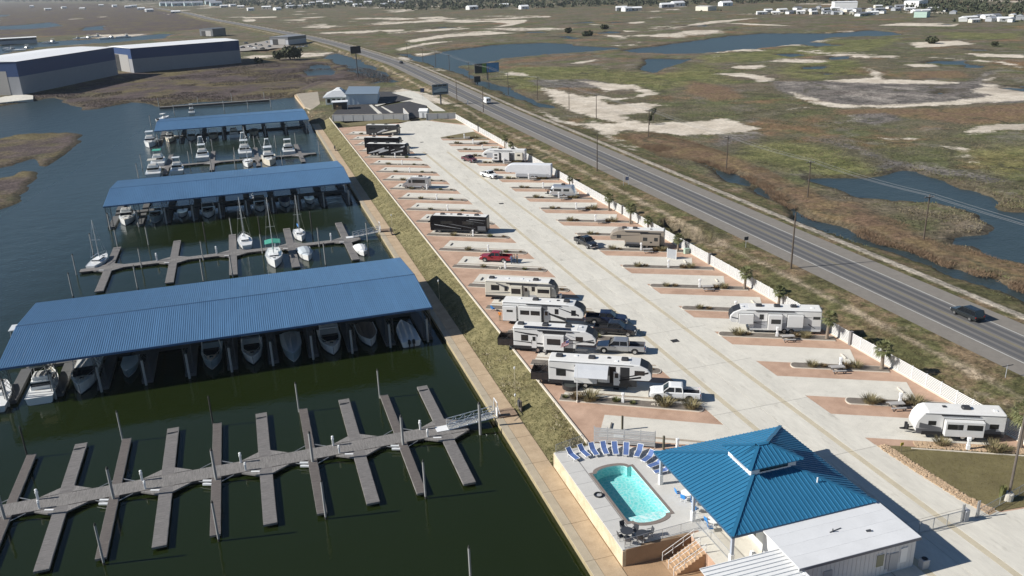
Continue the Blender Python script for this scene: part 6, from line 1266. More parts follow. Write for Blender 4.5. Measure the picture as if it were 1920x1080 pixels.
# ------------------------------------------------------------------ lawn, rocks, gate, pole
lawnp=[(63.05,65.8),(65.3,64.7),(76.9,58.3),(76.9,51.0),(64.6,52.2),(63.7,54.5)]
LAWN=mat('winter_lawn',(.15,.122,.055),.95,0,.22,.4,bump=.8,fine=26,col2=(.16,.135,.06))
struct(MB().prism(lawnp,-.02,.06).build('lawn',LAWN))
rl=np.random.default_rng(4); pts=[]
while len(pts)<5200:
    x=rl.uniform(63.3,76.8); y=rl.uniform(51.5,65.5); pts.append((x,y,.06))
LP=np.array(pts); s_=np.zeros(len(LP),bool)
s_=sdist(LP[:,0],LP[:,1],lawnp)>.1
scatter('lawn_turf',LP[s_],mat('lawn_blades',(.15,.13,.05),.95,0,.3,3),.09,.02,.9,5,'short winter turf covering the lawn by the exit gate','grass',4,.3)
MB().prism([(61.95,20),(61.95,66.4),(62.05,66.4),(64.5,52),(76.9,50.6),(76.9,20)],-.01,.036).build('apron_slab',CONC,lane)
def rockstrip(name,label,path,wd,n,seed,zz=.05,rmin=.09,rmax=.2):
    r=random.Random(seed); b=MB(); seg=[]
    for a,c in zip(path[:-1],path[1:]): seg.append((a,c,math.dist(a,c)))
    tot=sum(s[2] for s in seg)
    for k in range(n):
        q=r.random()*tot
        for a,c,l in seg:
            if q<=l: break
            q-=l
        u=((c[0]-a[0])/l,(c[1]-a[1])/l); off=r.uniform(-wd,wd)/2; x=a[0]+u[0]*q-u[1]*off; y=a[1]+u[1]*q+u[0]*off; rad=r.uniform(rmin,rmax); rot=r.random()*6
        rings=[[(x+rad*p*math.cos(rot+j*1.2566)*r.uniform(.75,1.25),y+rad*p*math.sin(rot+j*1.2566)*r.uniform(.75,1.25),zz+rad*z_) for j in range(5)] for z_,p in ((-.2,.8),(.3,1),(.75,.6))]
        b.loft(rings)
    return tag(b.build(name,ROCK),label,'rocks',kind='stuff')
rockstrip('rock_edging','strip of tan rocks between the lane and the lawn',[(62.5,66.0),(62.75,60),(63.1,55),(63.8,52.4)],1.15,1500,1,.05,.06,.15)
rockstrip('rock_edging','tan rock bed in front of the travel trailer by the lawn',[(65.9,64.9),(70,62.7),(76.5,59.3)],1.3,1500,2,.1,.06,.15)
MB().prism([(61.97,66.3),(63.1,66.0),(64.3,52.2),(63.2,52.0)],-.01,.05).build('rock_base',ROCK,lane)
MB().bar((65.0,64.35,.06),(76.8,57.95,.06),.16,.14).build('kerb',CURB,sites)
for i,(x,y,s) in enumerate([(68.6,63.9,1.0),(72.9,61.0,1.25),(74.0,60.5,.8)]): plant(SHRUB[0],(x,y,.1),i,s,'tall grass clump in the rock bed by the travel trailer, %s from the lane'%ordw(i),'grass clumps in the rock bed')
o=place(PED,'power_pedestal',None,(70.4,62.0,.1),UA); o.scale=(1.15,1.15,1.15); tag(o,'white power pedestal in the rock bed before the travel trailer','pedestal')
sg=thing('warning_sign','small yellow sign on a stake at the tip of the lawn','sign',(63.5,64.2,.05)); MB().cyl((0,0,0),(0,0,1.1),.03,.03,6).build('stake',WOOD_D,sg); MB().box(-.2,.2,-.02,.02,.8,1.15).build('panel',mat('yellow_sign',(.5,.4,.03),.6),sg)
gt=thing('sliding_gate','grey metal sliding gate across the lane exit','gate',(54.9,52.0,.04))
for x in (0,1.6,3.2,4.8): MB().box(x-.03,x+.03,-.03,.03,0,1.35).build('upright',GALV,gt)
for z_ in (.08,1.32): MB().box(0,4.8,-.03,.03,z_-.03,z_+.03).build('rail',GALV,gt)
for k in range(3): MB().poly([(k*1.6+.04,0,.12),(k*1.6+1.56,0,.12),(k*1.6+1.56,0,1.28),(k*1.6+.04,0,1.28)]).build('mesh_panel',THIN,gt)
for x in (4.95,5.15,6.75,6.95): MB().cyl((x,.1,0),(x,.1,1.9),.06,.06,8).build('post',GALV,gt)
MB().rbox(5.25,5.75,-.1,.5,.0,1.25,.06).build('gate_motor',RVLG,gt)
railing('wire_fence','low wire fence along the edge of the lawn behind the gate',[(62.0,52.1),(68.5,53.6),(77,55.8)],1.0,GALV,.04,(1.,.1),3.0,THIN,'fence')
pl=thing('light_pole','tall timber pole in a white concrete base on the lawn','pole',(66.85,53.4,.05)); MB().lathe([(.5,0),(.5,.75),(.42,.8)],14).build('base',CONC_W,pl); MB().cyl((.1,0,.7),(.12,0,10.6),.13,.10,10).build('shaft',WOOD_D,pl); MB().bar((.1,0,10.1),(1.0,-.3,10.4),.08).build('arm',STEEL_D,pl)
tag(tuft_mesh('cypress',260,1.7,.5,OLIVE,.05,9,.12),None) if False else None
c_=place(tuft_mesh('column_shrub',260,1.7,.5,OLIVE,.05,9,.12),'column_shrub',None,(66.3,53.6,.05)); tag(c_,'narrow dark green shrub beside the white pole base','plant')
# ------------------------------------------------------------------ palms along the fence
PT=mat('palm_trunk',(.22,.175,.135),.9,0,.25,2.5,bump=.5,stretch=(1,1,4)); PF=mat('palm_frond',(.075,.095,.03),.7,0,.35,2,col2=(.13,.13,.05))
def palm_parts(seed,h,cr):
    r=random.Random(seed); b=MB(); lx=r.uniform(-.15,.15)
    b.loft([[(lx*z_*z_/h/h+rad*math.cos(6.2832*j/9),rad*math.sin(6.2832*j/9),z_) for j in range(9)] for z_,rad in ((0,.26),(h*.15,.22),(h*.6,.19),(h*.93,.20),(h,.12))])
    c=MB()
    for k in range(30):
        a=k*2.399+r.uniform(-.2,.2); el=math.radians(-55+k*4.4+r.uniform(-8,8)); d_=Vector((math.cos(a)*math.cos(el),math.sin(a)*math.cos(el),math.sin(el))); base=Vector((lx,0,h)); pe=base+d_*cr*.45; sd=Vector((-math.sin(a),math.cos(a),0)); up=sd.cross(d_)*-1
        c.bar(base,pe,.04,.03)
        for q in range(7):
            g=math.radians(-66+q*22); v=(d_*math.cos(g)+sd*math.sin(g)); tip=pe+v*cr*.6*(1-.1*abs(q-3))+Vector((0,0,-.16*cr)); wv=(sd*math.cos(g)-d_*math.sin(g))*.075
            m_=pe+v*cr*.35+Vector((0,0,.02)); c.add([pe,m_+wv,tip,m_-wv],[(0,1,2,3)])
    return b.mesh('trunk',PT),c.mesh('crown',PF)
PALMS=[palm_parts(1,2.6,1.25),palm_parts(2,3.1,1.35),palm_parts(3,2.3,1.1),palm_parts(4,3.4,1.5)]
for i,(p,k,s) in enumerate([((76.44,251.82),1,1.),((78.05,245.27),2,1.),((77.05,196.11),2,.8),((75.59,169.96),0,1.1),((75.29,158.13),1,1.1),((77.74,151.77),2,1.),((75.32,137.11),0,1.),((75.68,114.62),0,1.1),((77.47,105.86),2,1.1),((75.24,92.55),1,1.05),((75.60,81.69),0,1.15),((75.91,60.46),3,1.25)]):
    t=thing('palm_tree','fan palm by the white fence, %s from the far end'%ordw(i),'palm tree',(p[0] if p[0]<76.6 else 76.3,p[1],.05),i*1.3,'palms along the white fence'); t.scale=(s,s,s); place(PALMS[k][0],'trunk',t); place(PALMS[k][1],'crown',t)
fs=thing('bin_screen','grey board screen panel by the fence next to the taupe trailer','screen',((72.28,133.82)[0],(72.28,133.82)[1],0),math.radians(-55))
for k in range(9): MB().box(-.9,.9,-.03,.03,.05+k*.2,.05+k*.2+.18).build('board',RVLG,fs)
MB().box(-.96,-.88,-.05,.05,0,1.95).build('post',WHITE,fs); MB().box(.88,.96,-.05,.05,0,1.95).build('post',WHITE,fs)
tag(MB().rbox(-.5,.5,-.35,.35,0,1.0,.06).build('utility_cabinet',mat('pale_green_box',(.35,.45,.36),.6),None,((76.33,135.59)[0],(76.33,135.59)[1],0)),'pale green utility cabinet behind the board screen by the fence','cabinet')
# ------------------------------------------------------------------ people
def person(label,x,y,rz,shirt,trousers,h=1.74,z=.03,lean=0.,arm=.2):
    me=bpy.data.meshes.new('body'); S=h/1.74
    J={'pel':(0,0,.95),'sp':(lean*.5,0,1.2),'ch':(lean,0,1.42),'nk':(lean*1.15,0,1.52),'hd':(lean*1.3,0,1.66)}
    V=[J['pel'],J['sp'],J['ch'],J['nk'],J['hd']]; E=[(0,1),(1,2),(2,3),(3,4)]; R_=[.15,.14,.15,.055,.10]
    for s in (-1,1):
        b=len(V); V+=[(0,s*.1,.88),(.03,s*.11,.5),(-.02,s*.11,.07),(.12,s*.12,.04)]; R_+=[.095,.068,.05,.045]; E+=[(0,b),(b,b+1),(b+1,b+2),(b+2,b+3)]
        b=len(V); V+=[(lean,s*.2,1.42),(lean-.02+arm*.2,s*.27,1.14),(lean+.06+arm,s*.24,.95+arm*.5),(lean+.1+arm,s*.24,.86+arm*.5)]; R_+=[.065,.045,.036,.035]; E+=[(2,b),(b,b+1),(b+1,b+2),(b+2,b+3)]
    me.from_pydata([(a*S,b*S,c*S) for a,b,c in V],E,[]); ob=bpy.data.objects.new('tmp',me); C.objects.link(ob)
    m=ob.modifiers.new('s','SKIN'); 
    for k,v in enumerate(me.skin_vertices[0].data): v.radius=(R_[k]*S,R_[k]*S); v.use_root=(k==0)
    ob.modifiers.new('u','SUBSURF').levels=1
    dg=bpy.context.evaluated_depsgraph_get(); me2=bpy.data.meshes.new_from_object(ob.evaluated_get(dg)); bpy.data.objects.remove(ob)
    SK=mat('skin',(.45,.27,.19),.6); me2.materials.clear()
    for q in (SK,shirt,trousers,BLACK): me2.materials.append(q)
    for p in me2.polygons:
        zc=p.center.z/S; yc=abs(p.center.y)/S
        p.material_index=3 if zc<.1 else (2 if zc<.97 and yc<.19 else (1 if zc<1.5 and not (yc>.19 and zc<1.15) else 0)); p.use_smooth=True
    me2.name='body'
    t=thing('person',label,'person',(x,y,z),rz); place(me2,'body',t)
    MB().lathe([(.02,1.55),(.085,1.6),(.115,1.68),(.1,1.76),(.03,1.80)],9,lean*1.3,0).build('hair',mat('dark_hair',(.04,.03,.025),.8),t).scale=(S,S,S)
    return t
JEAN=mat('denim',(.06,.09,.16),.9); WSH=mat('pale_shirt',(.55,.58,.62),.9); BSH=mat('blue_shirt',(.12,.22,.42),.9); OSH=mat('orange_shirt',(.62,.22,.04),.9); GSH=mat('grey_shirt',(.2,.2,.2),.9)
rp=onpad(LT[5],-6.7,3.3); person('person in a pale shirt and jeans standing behind the red pickup',rp[0],rp[1],2.6,WSH,JEAN)
person('person in a blue shirt at the tailgate of the red pickup',rp[0]-.6,rp[1]-.2,2.9,BSH,JEAN,1.7,.03,.05,.35)
person('person in grey clothes farthest right behind the red pickup',rp[0]+.55,rp[1]-.1,3.3,GSH,mat('khaki',(.25,.21,.15),.9),1.72)
pp=(33.67,116.73); person('person in an orange top behind the trailer with two wide slide-outs',pp[0],pp[1],1.0,OSH,mat('khaki',(.25,.21,.15),.9),1.7)
bx_=(33.92,121.21); kt=thing('folding_chair','blue folding camp chair on the gravel behind a white trailer','chair',(bx_[0],bx_[1],.02),.5); MB().rbox(-.28,.28,-.28,.28,.40,.46,.03).build('seat',BLUE_C,kt); MB().bar((-.26,0,.44),(-.42,0,1.0),.56,.04).build('backrest',BLUE_C,kt)
for s in (-1,1): MB().bar((-.25,s*.27,0),(.25,s*.27,.45),.03).bar((.25,s*.27,0),(-.25,s*.27,.45),.03).build('leg',STEEL_D,kt)
fire=(35.65,91.61); st_=thing('stock_tank','round dark metal tub beside the trailer with the open awning','tub',(fire[0],fire[1],.03))
b=MB(); b.lathe([(1.15,0),(1.2,.62),(1.1,.62),(1.05,.3),(.02,.3)],20); b.build('tub',mat('tub_black',(.03,.03,.032),.4),st_); MB().cyl((0,0,.3),(0,0,.5),1.06,1.06,20).build('contents',mat('tub_dark',(.06,.065,.06),.3),st_)
fl=onpad(LT[1],-13.3,2.55); fg=thing('flag','hanging striped flag on the side of the trailer with solar panels','flag',(fl[0],fl[1],.03),A31)
MB().bar((0,.6,2.1),(.55,-.2,2.75),.04).build('pole',WHITE,fg)
for k in range(7): MB().poly([(-.6+k*.02,-.25-.02*k,1.45+k*.09),(.55,-.3,2.0+k*.1),(.55,-.3,2.1+k*.1),(-.6+k*.02,-.25-.02*k,1.54+k*.09)]).build('stripe',mat('flag_red',(.45,.06,.07),.9) if k%2==0 else WHITE,fg)
MB().poly([(.1,-.32,2.15),(.56,-.34,2.35),(.56,-.34,2.75),(.1,-.32,2.5)]).build('canton',mat('flag_blue',(.05,.07,.2),.9),fg)
fp=along(LT[0],-15.3,-.9); fpo=thing('flag_pole','thin white flagpole in the gravel left of the nearest trailer bed','pole',(fp[0],fp[1],0)); MB().cyl((0,0,0),(0,0,5.2),.045,.03,8).build('shaft',WHITE,fpo); MB().lathe([(.1,0),(.12,.3),(.06,.35)],8).build('foot',CONC_W,fpo)

# ------------------------------------------------------------------ warehouses
def shedbox(name,label,a,b,depth,h,cut,low,high,roofm,zb=-1.6,cat='building',door=True,pitch=.04):
    """long wall from a to b (right to the viewer), building goes back to the left of that line"""
    ang=math.atan2(b[1]-a[1],b[0]-a[0]); L_=math.dist(a,b); t=thing(name,label,cat,(a[0],a[1],zb),ang)
    MB().box(0,L_,0,depth,0,h*cut).build('lower_wall',low,t); MB().box(-.06,L_+.06,-.06,depth+.06,h*cut,h).build('upper_wall',high,t)
    MB().loft([[(-.5,-.5,h+.01),(-.5,depth/2,h+.01+pitch*depth/2),(-.5,depth+.5,h+.01),(-.5,depth/2,h-.02)],[(L_+.5,-.5,h+.01),(L_+.5,depth/2,h+.01+pitch*depth/2),(L_+.5,depth+.5,h+.01),(L_+.5,depth/2,h-.02)]]).build('roof',roofm,t)
    for k in range(int(L_/7)): MB().box(3+k*7,3+k*7+.15,-.04,-.003,.1,h*cut-.1).build('wall_seam',low,t)
    if door: o=MB().box(-.12,-.065,depth*.15,depth*.85,0,h*.72).build('sliding_door',mat('door_grey',(.30,.29,.28),.7),t); MB().box(-.2,-.13,depth*.55,depth*.85,0,h*.7).build('door_opening',BLACK,o)
    return t
NAVYW=mat('navy_cladding',(.014,.045,.14),.5,0,.06,.3); GREYW=mat('grey_cladding',(.25,.258,.28),.6,0,.06,.3); WROOF=mat('bright_white_roof',(.82,.82,.81),.5,0,.05,.2)
shedbox('boat_warehouse','nearer blue and grey boat warehouse with a white roof on the left shore',(-113.11,528.12),(-74.51,618.84),45,17.6,.55,GREYW,NAVYW,WROOF)
shedbox('boat_warehouse','farther blue and grey boat warehouse with a white roof',(-65.41,625.95),(3.62,658.48),42,15.8,.57,GREYW,NAVYW,WROOF)
struct(MB().prism([(-126.02,491.54),(-103.43,502.74),(-106.96,521.83),(-114.57,531.57),(-124.72,530.17),(-134.04,525.95)],-3.5,-1.55).build('launch_apron',CONC))
struct(MB().prism([(-76.73,618.49),(-67.11,619.43),(-64.09,649.26),(-75.38,670.15)],-3.5,-1.55).build('yard_apron',CONC))
shedbox('storage_shed','long low white roofed shed on the far left shore',(-245.03,1091.43),(-209.28,1099.08),25,6,.6,RVLG,STEEL_D,WROOF)
shedbox('roadside_shed','grey roadside shed with cars parked in front',(47.68,827.04),(65.41,844.22),22,7,.6,RVLG,RVG,mat('grey_roof',(.22,.23,.25),.6),-1.2)
shedbox('roadside_shed','dark roadside shed beside the bend of the highway',(-20.70,1048.04),(-6.89,1057.92),25,8,.5,RVG,RVG,RVG,-1.4)
# ------------------------------------------------------------------ marina office, walls and parking
OFFW=mat('office_blue_wall',(.55,.62,.67),.6,0,.06,.5); OFFR=mat('office_roof',(.24,.30,.36),.5,.2,.06,.4)
of=thing('marina_office','pale blue marina office with a grey porch roof beyond the end of the lot','building',(43.6,379,0),math.radians(-12))
MB().box(0,13.2,0,22,0,4.25).build('wall',OFFW,of); MB().loft([[(0,.02,4.2),(13.2,.02,4.2),(13.2,.02,4.25),(0,.02,4.62)],[(0,.3,4.2),(13.2,.3,4.2),(13.2,.3,4.25),(0,.3,4.62)]]).build('gable_infill',OFFW,of); MB().loft([[(-.5,-.6,4.6),(13.8,-.6,4.2),(13.8,-.6,4.32),(-.5,-.6,4.75)],[(-.5,22.6,5.3),(13.8,22.6,4.7),(13.8,22.6,4.85),(-.5,22.6,5.5)]]).build('roof',OFFR,of)
for k in range(6): MB().box(1.2+k*2.0,1.32+k*2.0,-.05,-.005,.1,4.2).build('wall_seam',OFFW,of)
MB().box(-9.5,-.1,4,20,0,3.2).build('porch_wall',WHITE,of); r=MB(); r.loft([[(-10.5,3,3.3),(.3,3,3.3),(.3,21,3.3),(-10.5,21,3.3)],[(-6.5,9,5.2),(-2.5,9,5.2),(-2.5,15,5.2),(-6.5,15,5.2)]]); r.build('porch_roof',mat('porch_grey',(.45,.46,.47),.6),of)
MB().box(-10.5,.3,2.9,3.0,3.0,3.35).build('porch_fascia',WHITE,of); MB().loft([[(-6.5,8.8,5.2),(-2.4,8.8,5.2),(-2.4,15.2,5.2),(-6.5,15.2,5.2)],[(-5,10,6.2),(-3.6,10,6.2),(-3.6,14,6.2),(-5,14,6.2)]]).build('cupola',WHITE,of)
for k in range(4): o=MB().box(-8.8+k*2.2,-7.4+k*2.2,3.94,3.99,.8,2.4).build('window',GLASS,of)
ps=thing('pump_shelter','small white roofed shelter in front of the marina office','shelter',(39.5,368.5,0),math.radians(-8)); MB().box(-3.4,3.4,-3,3,3.0,3.25).build('roof',WHITE,ps); MB().box(-2.9,2.9,-.5,2.5,0,2.9).build('cabin',mat('shelter_dark',(.10,.09,.085),.8),ps); MB().box(-1.5,.6,-1.6,-.55,0,1.4).build('tank',mat('tank_tan',(.45,.30,.18),.7),ps)
for x in (-3.1,3.1): MB().box(x-.08,x+.08,-2.8,-2.64,0,3.0).build('post',WHITE,ps)
BLOCK=mat('block_wall',(.40,.40,.40),.8,0,.08,.6)
def blockwall(label,a,b,h=1.9):
    ang=math.atan2(b[1]-a[1],b[0]-a[0]); L_=math.dist(a,b); t=thing('block_wall',label,'wall',(a[0],a[1],0),ang); MB().box(0,L_,-.1,.1,-.5,h).build('wall',BLOCK,t); MB().box(-.05,L_+.05,-.14,.14,h,h+.1).build('coping',CURB,t)
    for k in range(int(L_/4)+1): MB().box(k*4-.15,k*4+.15,-.16,.16,-.5,h-.02).build('pier',BLOCK,t)
blockwall('grey block wall at the far end of the lot left of the entrance',(33.0,338.6),(60.34,326.40)); blockwall('grey block wall at the far end of the lot right of the entrance',(67.05,323.39),(77.77,319.62)); blockwall('short white wall turning in at the lot entrance',(61.76,342.57),(60.72,326.19),1.9)
gh=thing('gate_house','small white gate house at the lot entrance','hut',((66.92,325.69)[0],(66.92,325.69)[1]+1.6,0),math.radians(-28)); MB().box(-1.6,1.6,-1.4,1.4,0,2.5).build('wall',WHITE,gh); MB().loft([[(-1.8,-1.6,2.5),(-1.8,0,3.5),(-1.8,1.6,2.5)],[(1.8,-1.6,2.5),(1.8,0,3.5),(1.8,1.6,2.5)]]).build('roof',WHITE,gh); MB().box(-.4,.4,-1.44,-1.405,0,2.0).build('door',RVLG,gh)
PARK=mat('parking_asphalt',(.045,.043,.045),.85,0,.2,.5)
struct(MB().prism([(33.83,350.40),(41.54,382.16),(43.49,379.14),(56.30,377.25),(60.56,394.57),(61.67,420.37),(71.56,414.21),(74.45,382.10),(54.20,372.86),(55.51,366.62),(70.86,376.31),(74.80,358.96),(67.31,328.48),(60.87,329.08),(48.41,336.04),(36.38,339.75)],-.6,.03).build('parking_lot',PARK))
dr=struct(MB().prism([(69.18,411.08),(78.45,414.60),(80.19,395.39),(78.61,360.37),(78.34,339.63),(73.82,342.22),(74.80,358.96),(71.29,376.05),(62.04,377.67),(55.35,368.52),(54.83,372.49),(74.01,382.36)],-.6,.045).build('driveway',CONC))
for q in ([(692,197),(697,196.5),(717,213),(709,213.5)],[(714,200),(717,199.5),(738,211),(733,212)]):
    pass
MB().prism([(52.49,373.86),(53.69,374.08),(53.59,345.60),(51.89,345.76)],-.1,.06).build('island_strip',CONC,dr); MB().prism([(56.34,366.13),(57.11,366.59),(58.28,346.17),(57.02,345.26)],-.1,.06).build('island_strip',CONC,dr)
struct(MB().prism([(32.16,339.12),(77.12,317.05),(78.10,261.05),(43.62,305.58)],-.1,.02).build('turning_circle_base',CONC_W)) if False else None
MB().prism([(48.11,287.62),(46.96,302.54),(51.69,312.89),(59.06,319.88),(66.06,318.85),(70.41,310.81),(77.51,298.83),(75.95,285.79),(69.87,283.06),(63.07,279.75),(59.69,277.06),(58.71,254.14),(51.11,257.99)],-.02,.05).build('turning_circle',CONC,lane)
struct(MB().prism([(59.06,319.88),(55.85,330.38),(34.89,327.55),(37.97,320.37)],-.02,.03).build('grass_strip',LAWN)); struct(MB().prism([(67.27,319.62),(76.80,315.77),(77.74,302.70),(70.70,312.04)],-.02,.03).build('grass_strip',LAWN)); struct(MB().prism([(62.25,280.18),(70.31,284.01),(75.61,285.97),(76.61,268.22),(65.37,274.09)],-.02,.07).build('grass_strip',LAWN))
struct(MB().prism([(26.07,434.03),(36.64,436.87),(33.04,389.88),(28.15,374.38),(26.08,384.57)],-.8,-.08).build('office_yard',mat('yard_tan',(.34,.295,.23),.9,0,.2,.3))); struct(MB().prism([(25.47,442.27),(28.48,447.50),(29.07,369.12),(26.89,362.16)],-3.5,-1.45).build('quay_path',WALKC))
# parked cars at the roadside shed and parking lot
def far_car(x,y,z,rz,label,m,group): 
    t=thing('parked_car',label,'car',(x,y,z),rz,group); vloft([(2.3,.75,.3,.7,.1),(1.2,.9,.3,.95,.1),(-1.9,.9,.3,1.0,.1),(-2.3,.8,.35,.9,.1)]).build('body',m,t); MB().loft([[(-1.9,-.82,.95),(1.0,-.82,.95),(1.0,.82,.95),(-1.9,.82,.95)],[(-1.5,-.65,1.5),(.3,-.65,1.5),(.3,.65,1.5),(-1.5,.65,1.5)]]).build('glasshouse',GLASS,t)
    for sx in (-1.4,1.4): MB().cyl((sx,-.92,.32),(sx,.92,.32),.32,.32,10).build('wheels',BLACK,t)
for i,p in enumerate([(49.15,780.41),(51.95,781.62),(54.77,782.83),(57.60,784.05),(60.44,785.28)]): far_car(p[0],p[1],-1.2,1.3,'pale car outside the grey roadside shed, %s from the left'%ordw(i),P_WHITE if i%2 else P_SILVER,'cars at the roadside shed')
yc=[(14.31,829.84),(19.81,856.66),(23.01,837.82),(7.17,820.90),(30.53,880.98),(11.65,880.60),(38.57,891.50),(2.99,855.22),(17.30,805.01),(23.22,792.87),(30.12,816.25),(1.09,907.54)]
for i,p in enumerate(yc): far_car(p[0],p[1],-1.55,.4+i,'vehicle parked in the boat yard behind the farther warehouse, %s in the yard'%ordw(i),[P_WHITE,P_BLACK,P_SILVER,P_NAVY][i%4],'boat yard vehicles')
struct(MB().prism([(-11.08,821.70),(43.92,944.17),(48.77,815.42),(25.58,763.57),(-4.43,775.02)],-2.6,-1.5).build('boat_yard',mat('yard_gravel',(.30,.27,.235),.95,0,.2,.3)))
# ------------------------------------------------------------------ utility poles and wires
WP=mat('pole_timber',(.085,.065,.05),.9,0,.2,2,stretch=(1,1,.2)); WIRE=mat('wire_grey',(.30,.30,.30),.5,.3)
def upole(x,y,z,h,label,arm=True,group='utility poles'):
    t=thing('utility_pole',label,'utility pole',(x,y,z-.3),0,group); MB().cyl((0,0,0),(0,0,h+.3),.17,.11,8).build('shaft',WP,t)
    if arm:
        MB().box(-1.2,1.2,-.06,.06,h-.35,h-.2).build('crossarm',WP,t)
        for q in (-1.05,-.35,.35,1.05): MB().cyl((q,0,h-.2),(q,0,h),.05,.03,6).build('insulator',RVLG,t)
    return Vector((x,y,z+h))
def wire(a,b,label,off=(0,0,0),sag=.45):
    o=Vector(off); a=a+o; b=b+o; pts=[a+(b-a)*k/10-Vector((0,0,sag*4*(k/10)*(1-k/10))) for k in range(11)]
    w=MB(); w.tube([p-a for p in pts],.022,4); return tag(w.build('power_line',WIRE,None,a),label,'wire','overhead wires')
FAR=[(122.85,105.02)]
line=[(124,73,-2.2,11),(*(127.11,130.68),-2.2,9.4),(*(126.59,167.81),-2.2,9.4),(*(126.89,205.01),-2.2,9.4),(*(129.13,258.14),-2.2,9.6),(*(129.20,303.15),-2.2,9.6),(*(129.14,331.71),-2.2,9.8),(*(127.96,367.85),-2.2,10.),(*(121.31,391.07),-2.2,10.),(*(121.53,424.51),-2.2,10.),(*(120.84,460.99),-2.4,10.),(*(123.03,515.60),-2.4,10.),(*(122.45,550.91),-2.4,10.),(*(121.58,586.36),-2.4,10.),(*(120.69,636.61),-2.4,10.)]
tops=[upole(*q,'timber utility pole beyond the highway, %s from the camera'%ordw(i)) for i,q in enumerate(line)]
k=0
for i,(a,b) in enumerate(zip(tops[:-1],tops[1:])):
    for j,off in enumerate((-1.05,-.35,1.05)): wire(a,b,'%s overhead wire of the %s span beyond the highway'%(ORD[j],ordw(i)),(off,0,0))
nl=[(90,60,-.7,10.6),(*(89.73,121.79),-.8,10.6),(*(90.20,210.96),-.8,10.4),(*(92.08,331.36),-.8,10.4),(*(90.29,367.55),-.8,10.4)]
for i,q in enumerate(nl[1:]): upole(*q,'bare timber pole on the near verge of the highway, %s from the camera'%ordw(i),False,'verge poles')
# ------------------------------------------------------------------ billboards and road signs
def billboard(label,p,w,h,zb,z0,boards,rz=0.,name='billboard'):
    t=thing(name,label,'billboard',(p[0],p[1],zb),rz); MB().cyl((0,0,-.5),(0,0,z0),.35,.3,10).build('pole',STEEL_D,t)
    for (xa,xb,m) in boards:
        o=MB().box(xa,xb,-.25,.25,z0,z0+h).build('board',STEEL_D,t); MB().box(xa+.1,xb-.1,-.275,-.252,z0+.1,z0+h-.1).build('face',m,o)
    MB().box(min(b[0] for b in boards),max(b[1] for b in boards),-.7,-.3,z0-.2,z0-.1).build('catwalk',STEEL_D,t)
    return t
SGB=mat('sign_slate',(.16,.22,.27),.5); SGW=mat('sign_pale',(.38,.44,.46),.5); SGG=mat('sign_green',(.17,.30,.08),.6); SGBL=mat('sign_blue',(.10,.27,.50),.6,0,.25,.8); SGD=mat('sign_dark',(.05,.055,.05),.7)
billboard('tall dark billboard beside the ponds on the far left of the highway',(66.94,512.73),6,4,-1.5,13.0,[(-3.2,3.2,mat('sign_black',(.03,.03,.035),.6))],.3)
bb=billboard('slate billboard on the grass corner by the lot entrance',(81.35,360.17),7,4.2,-.4,4.6,[(-3.6,3.6,SGB)],.15)
for k in range(3): MB().box(-3.1+k*2.1,-1.3+k*2.1,-.29,-.277,7.9,8.5).build('lettering',SGD,bb)
MB().box(-3.2,3.2,-.29,-.277,5.0,5.35).build('lettering',SGD,bb); MB().loft([[(-3.0,-.285,5.6),(3.0,-.285,5.6),(3.0,-.285,6.6),(.5,-.285,7.4),(-3.0,-.285,6.3)],[(-3.0,-.277,5.6),(3.0,-.277,5.6),(3.0,-.277,6.6),(.5,-.277,7.4),(-3.0,-.277,6.3)]]).build('picture',SGW,bb)
billboard('triple billboard with dark, green and blue panels across the highway',(129.81,456.09),12,5,-2.2,4.0,[(-7.2,-3.2,SGD),(-3.1,-.4,SGG),(-.3,7.0,SGBL)],.1)
billboard('low dark board standing in the roadside ditch across the highway',(120.88,444.68),4,3,-2.2,.6,[(-1.8,1.8,SGD)],.1)
def rsign(label,p,z,h,panel,m=STEEL_D,posts=(0,)):
    t=thing('road_sign',label,'sign',(p[0],p[1],z)); 
    for q in posts: MB().cyl((q,0,-.2),(q,0,h),.05,.05,6).build('post',RVLG,t)
    x0,x1,z0,z1=panel; MB().box(x0,x1,-.06,-.03,z0,z1).build('panel',m,t)
rsign('dark backed road sign on the near verge of the highway',(89.23,135.68),-.7,2.4,(-.45,.45,1.7,2.4)); rsign('pair of white posts on the near verge of the highway',(90.18,192.51),-.7,3.0,(-.1,.8,1.5,2.4),mat('sign_lilac',(.3,.3,.42),.6),(-.6,.8))
rsign('thin road sign seen edge on at the right of the near verge',(89.25,74.93),-.9,2.2,(-.9,.9,2.05,2.15))
rsign('dark roundel sign at the entrance drive by the highway',(77.25,378.11),-.2,5.4,(-.9,.9,3.6,5.3),mat('sign_navy',(.06,.07,.14),.5)); rsign('small white marker post at the verge beside the lot entrance',(91.79,354.85),-.5,2.0,(-.25,.25,.4,1.9),WHITE)
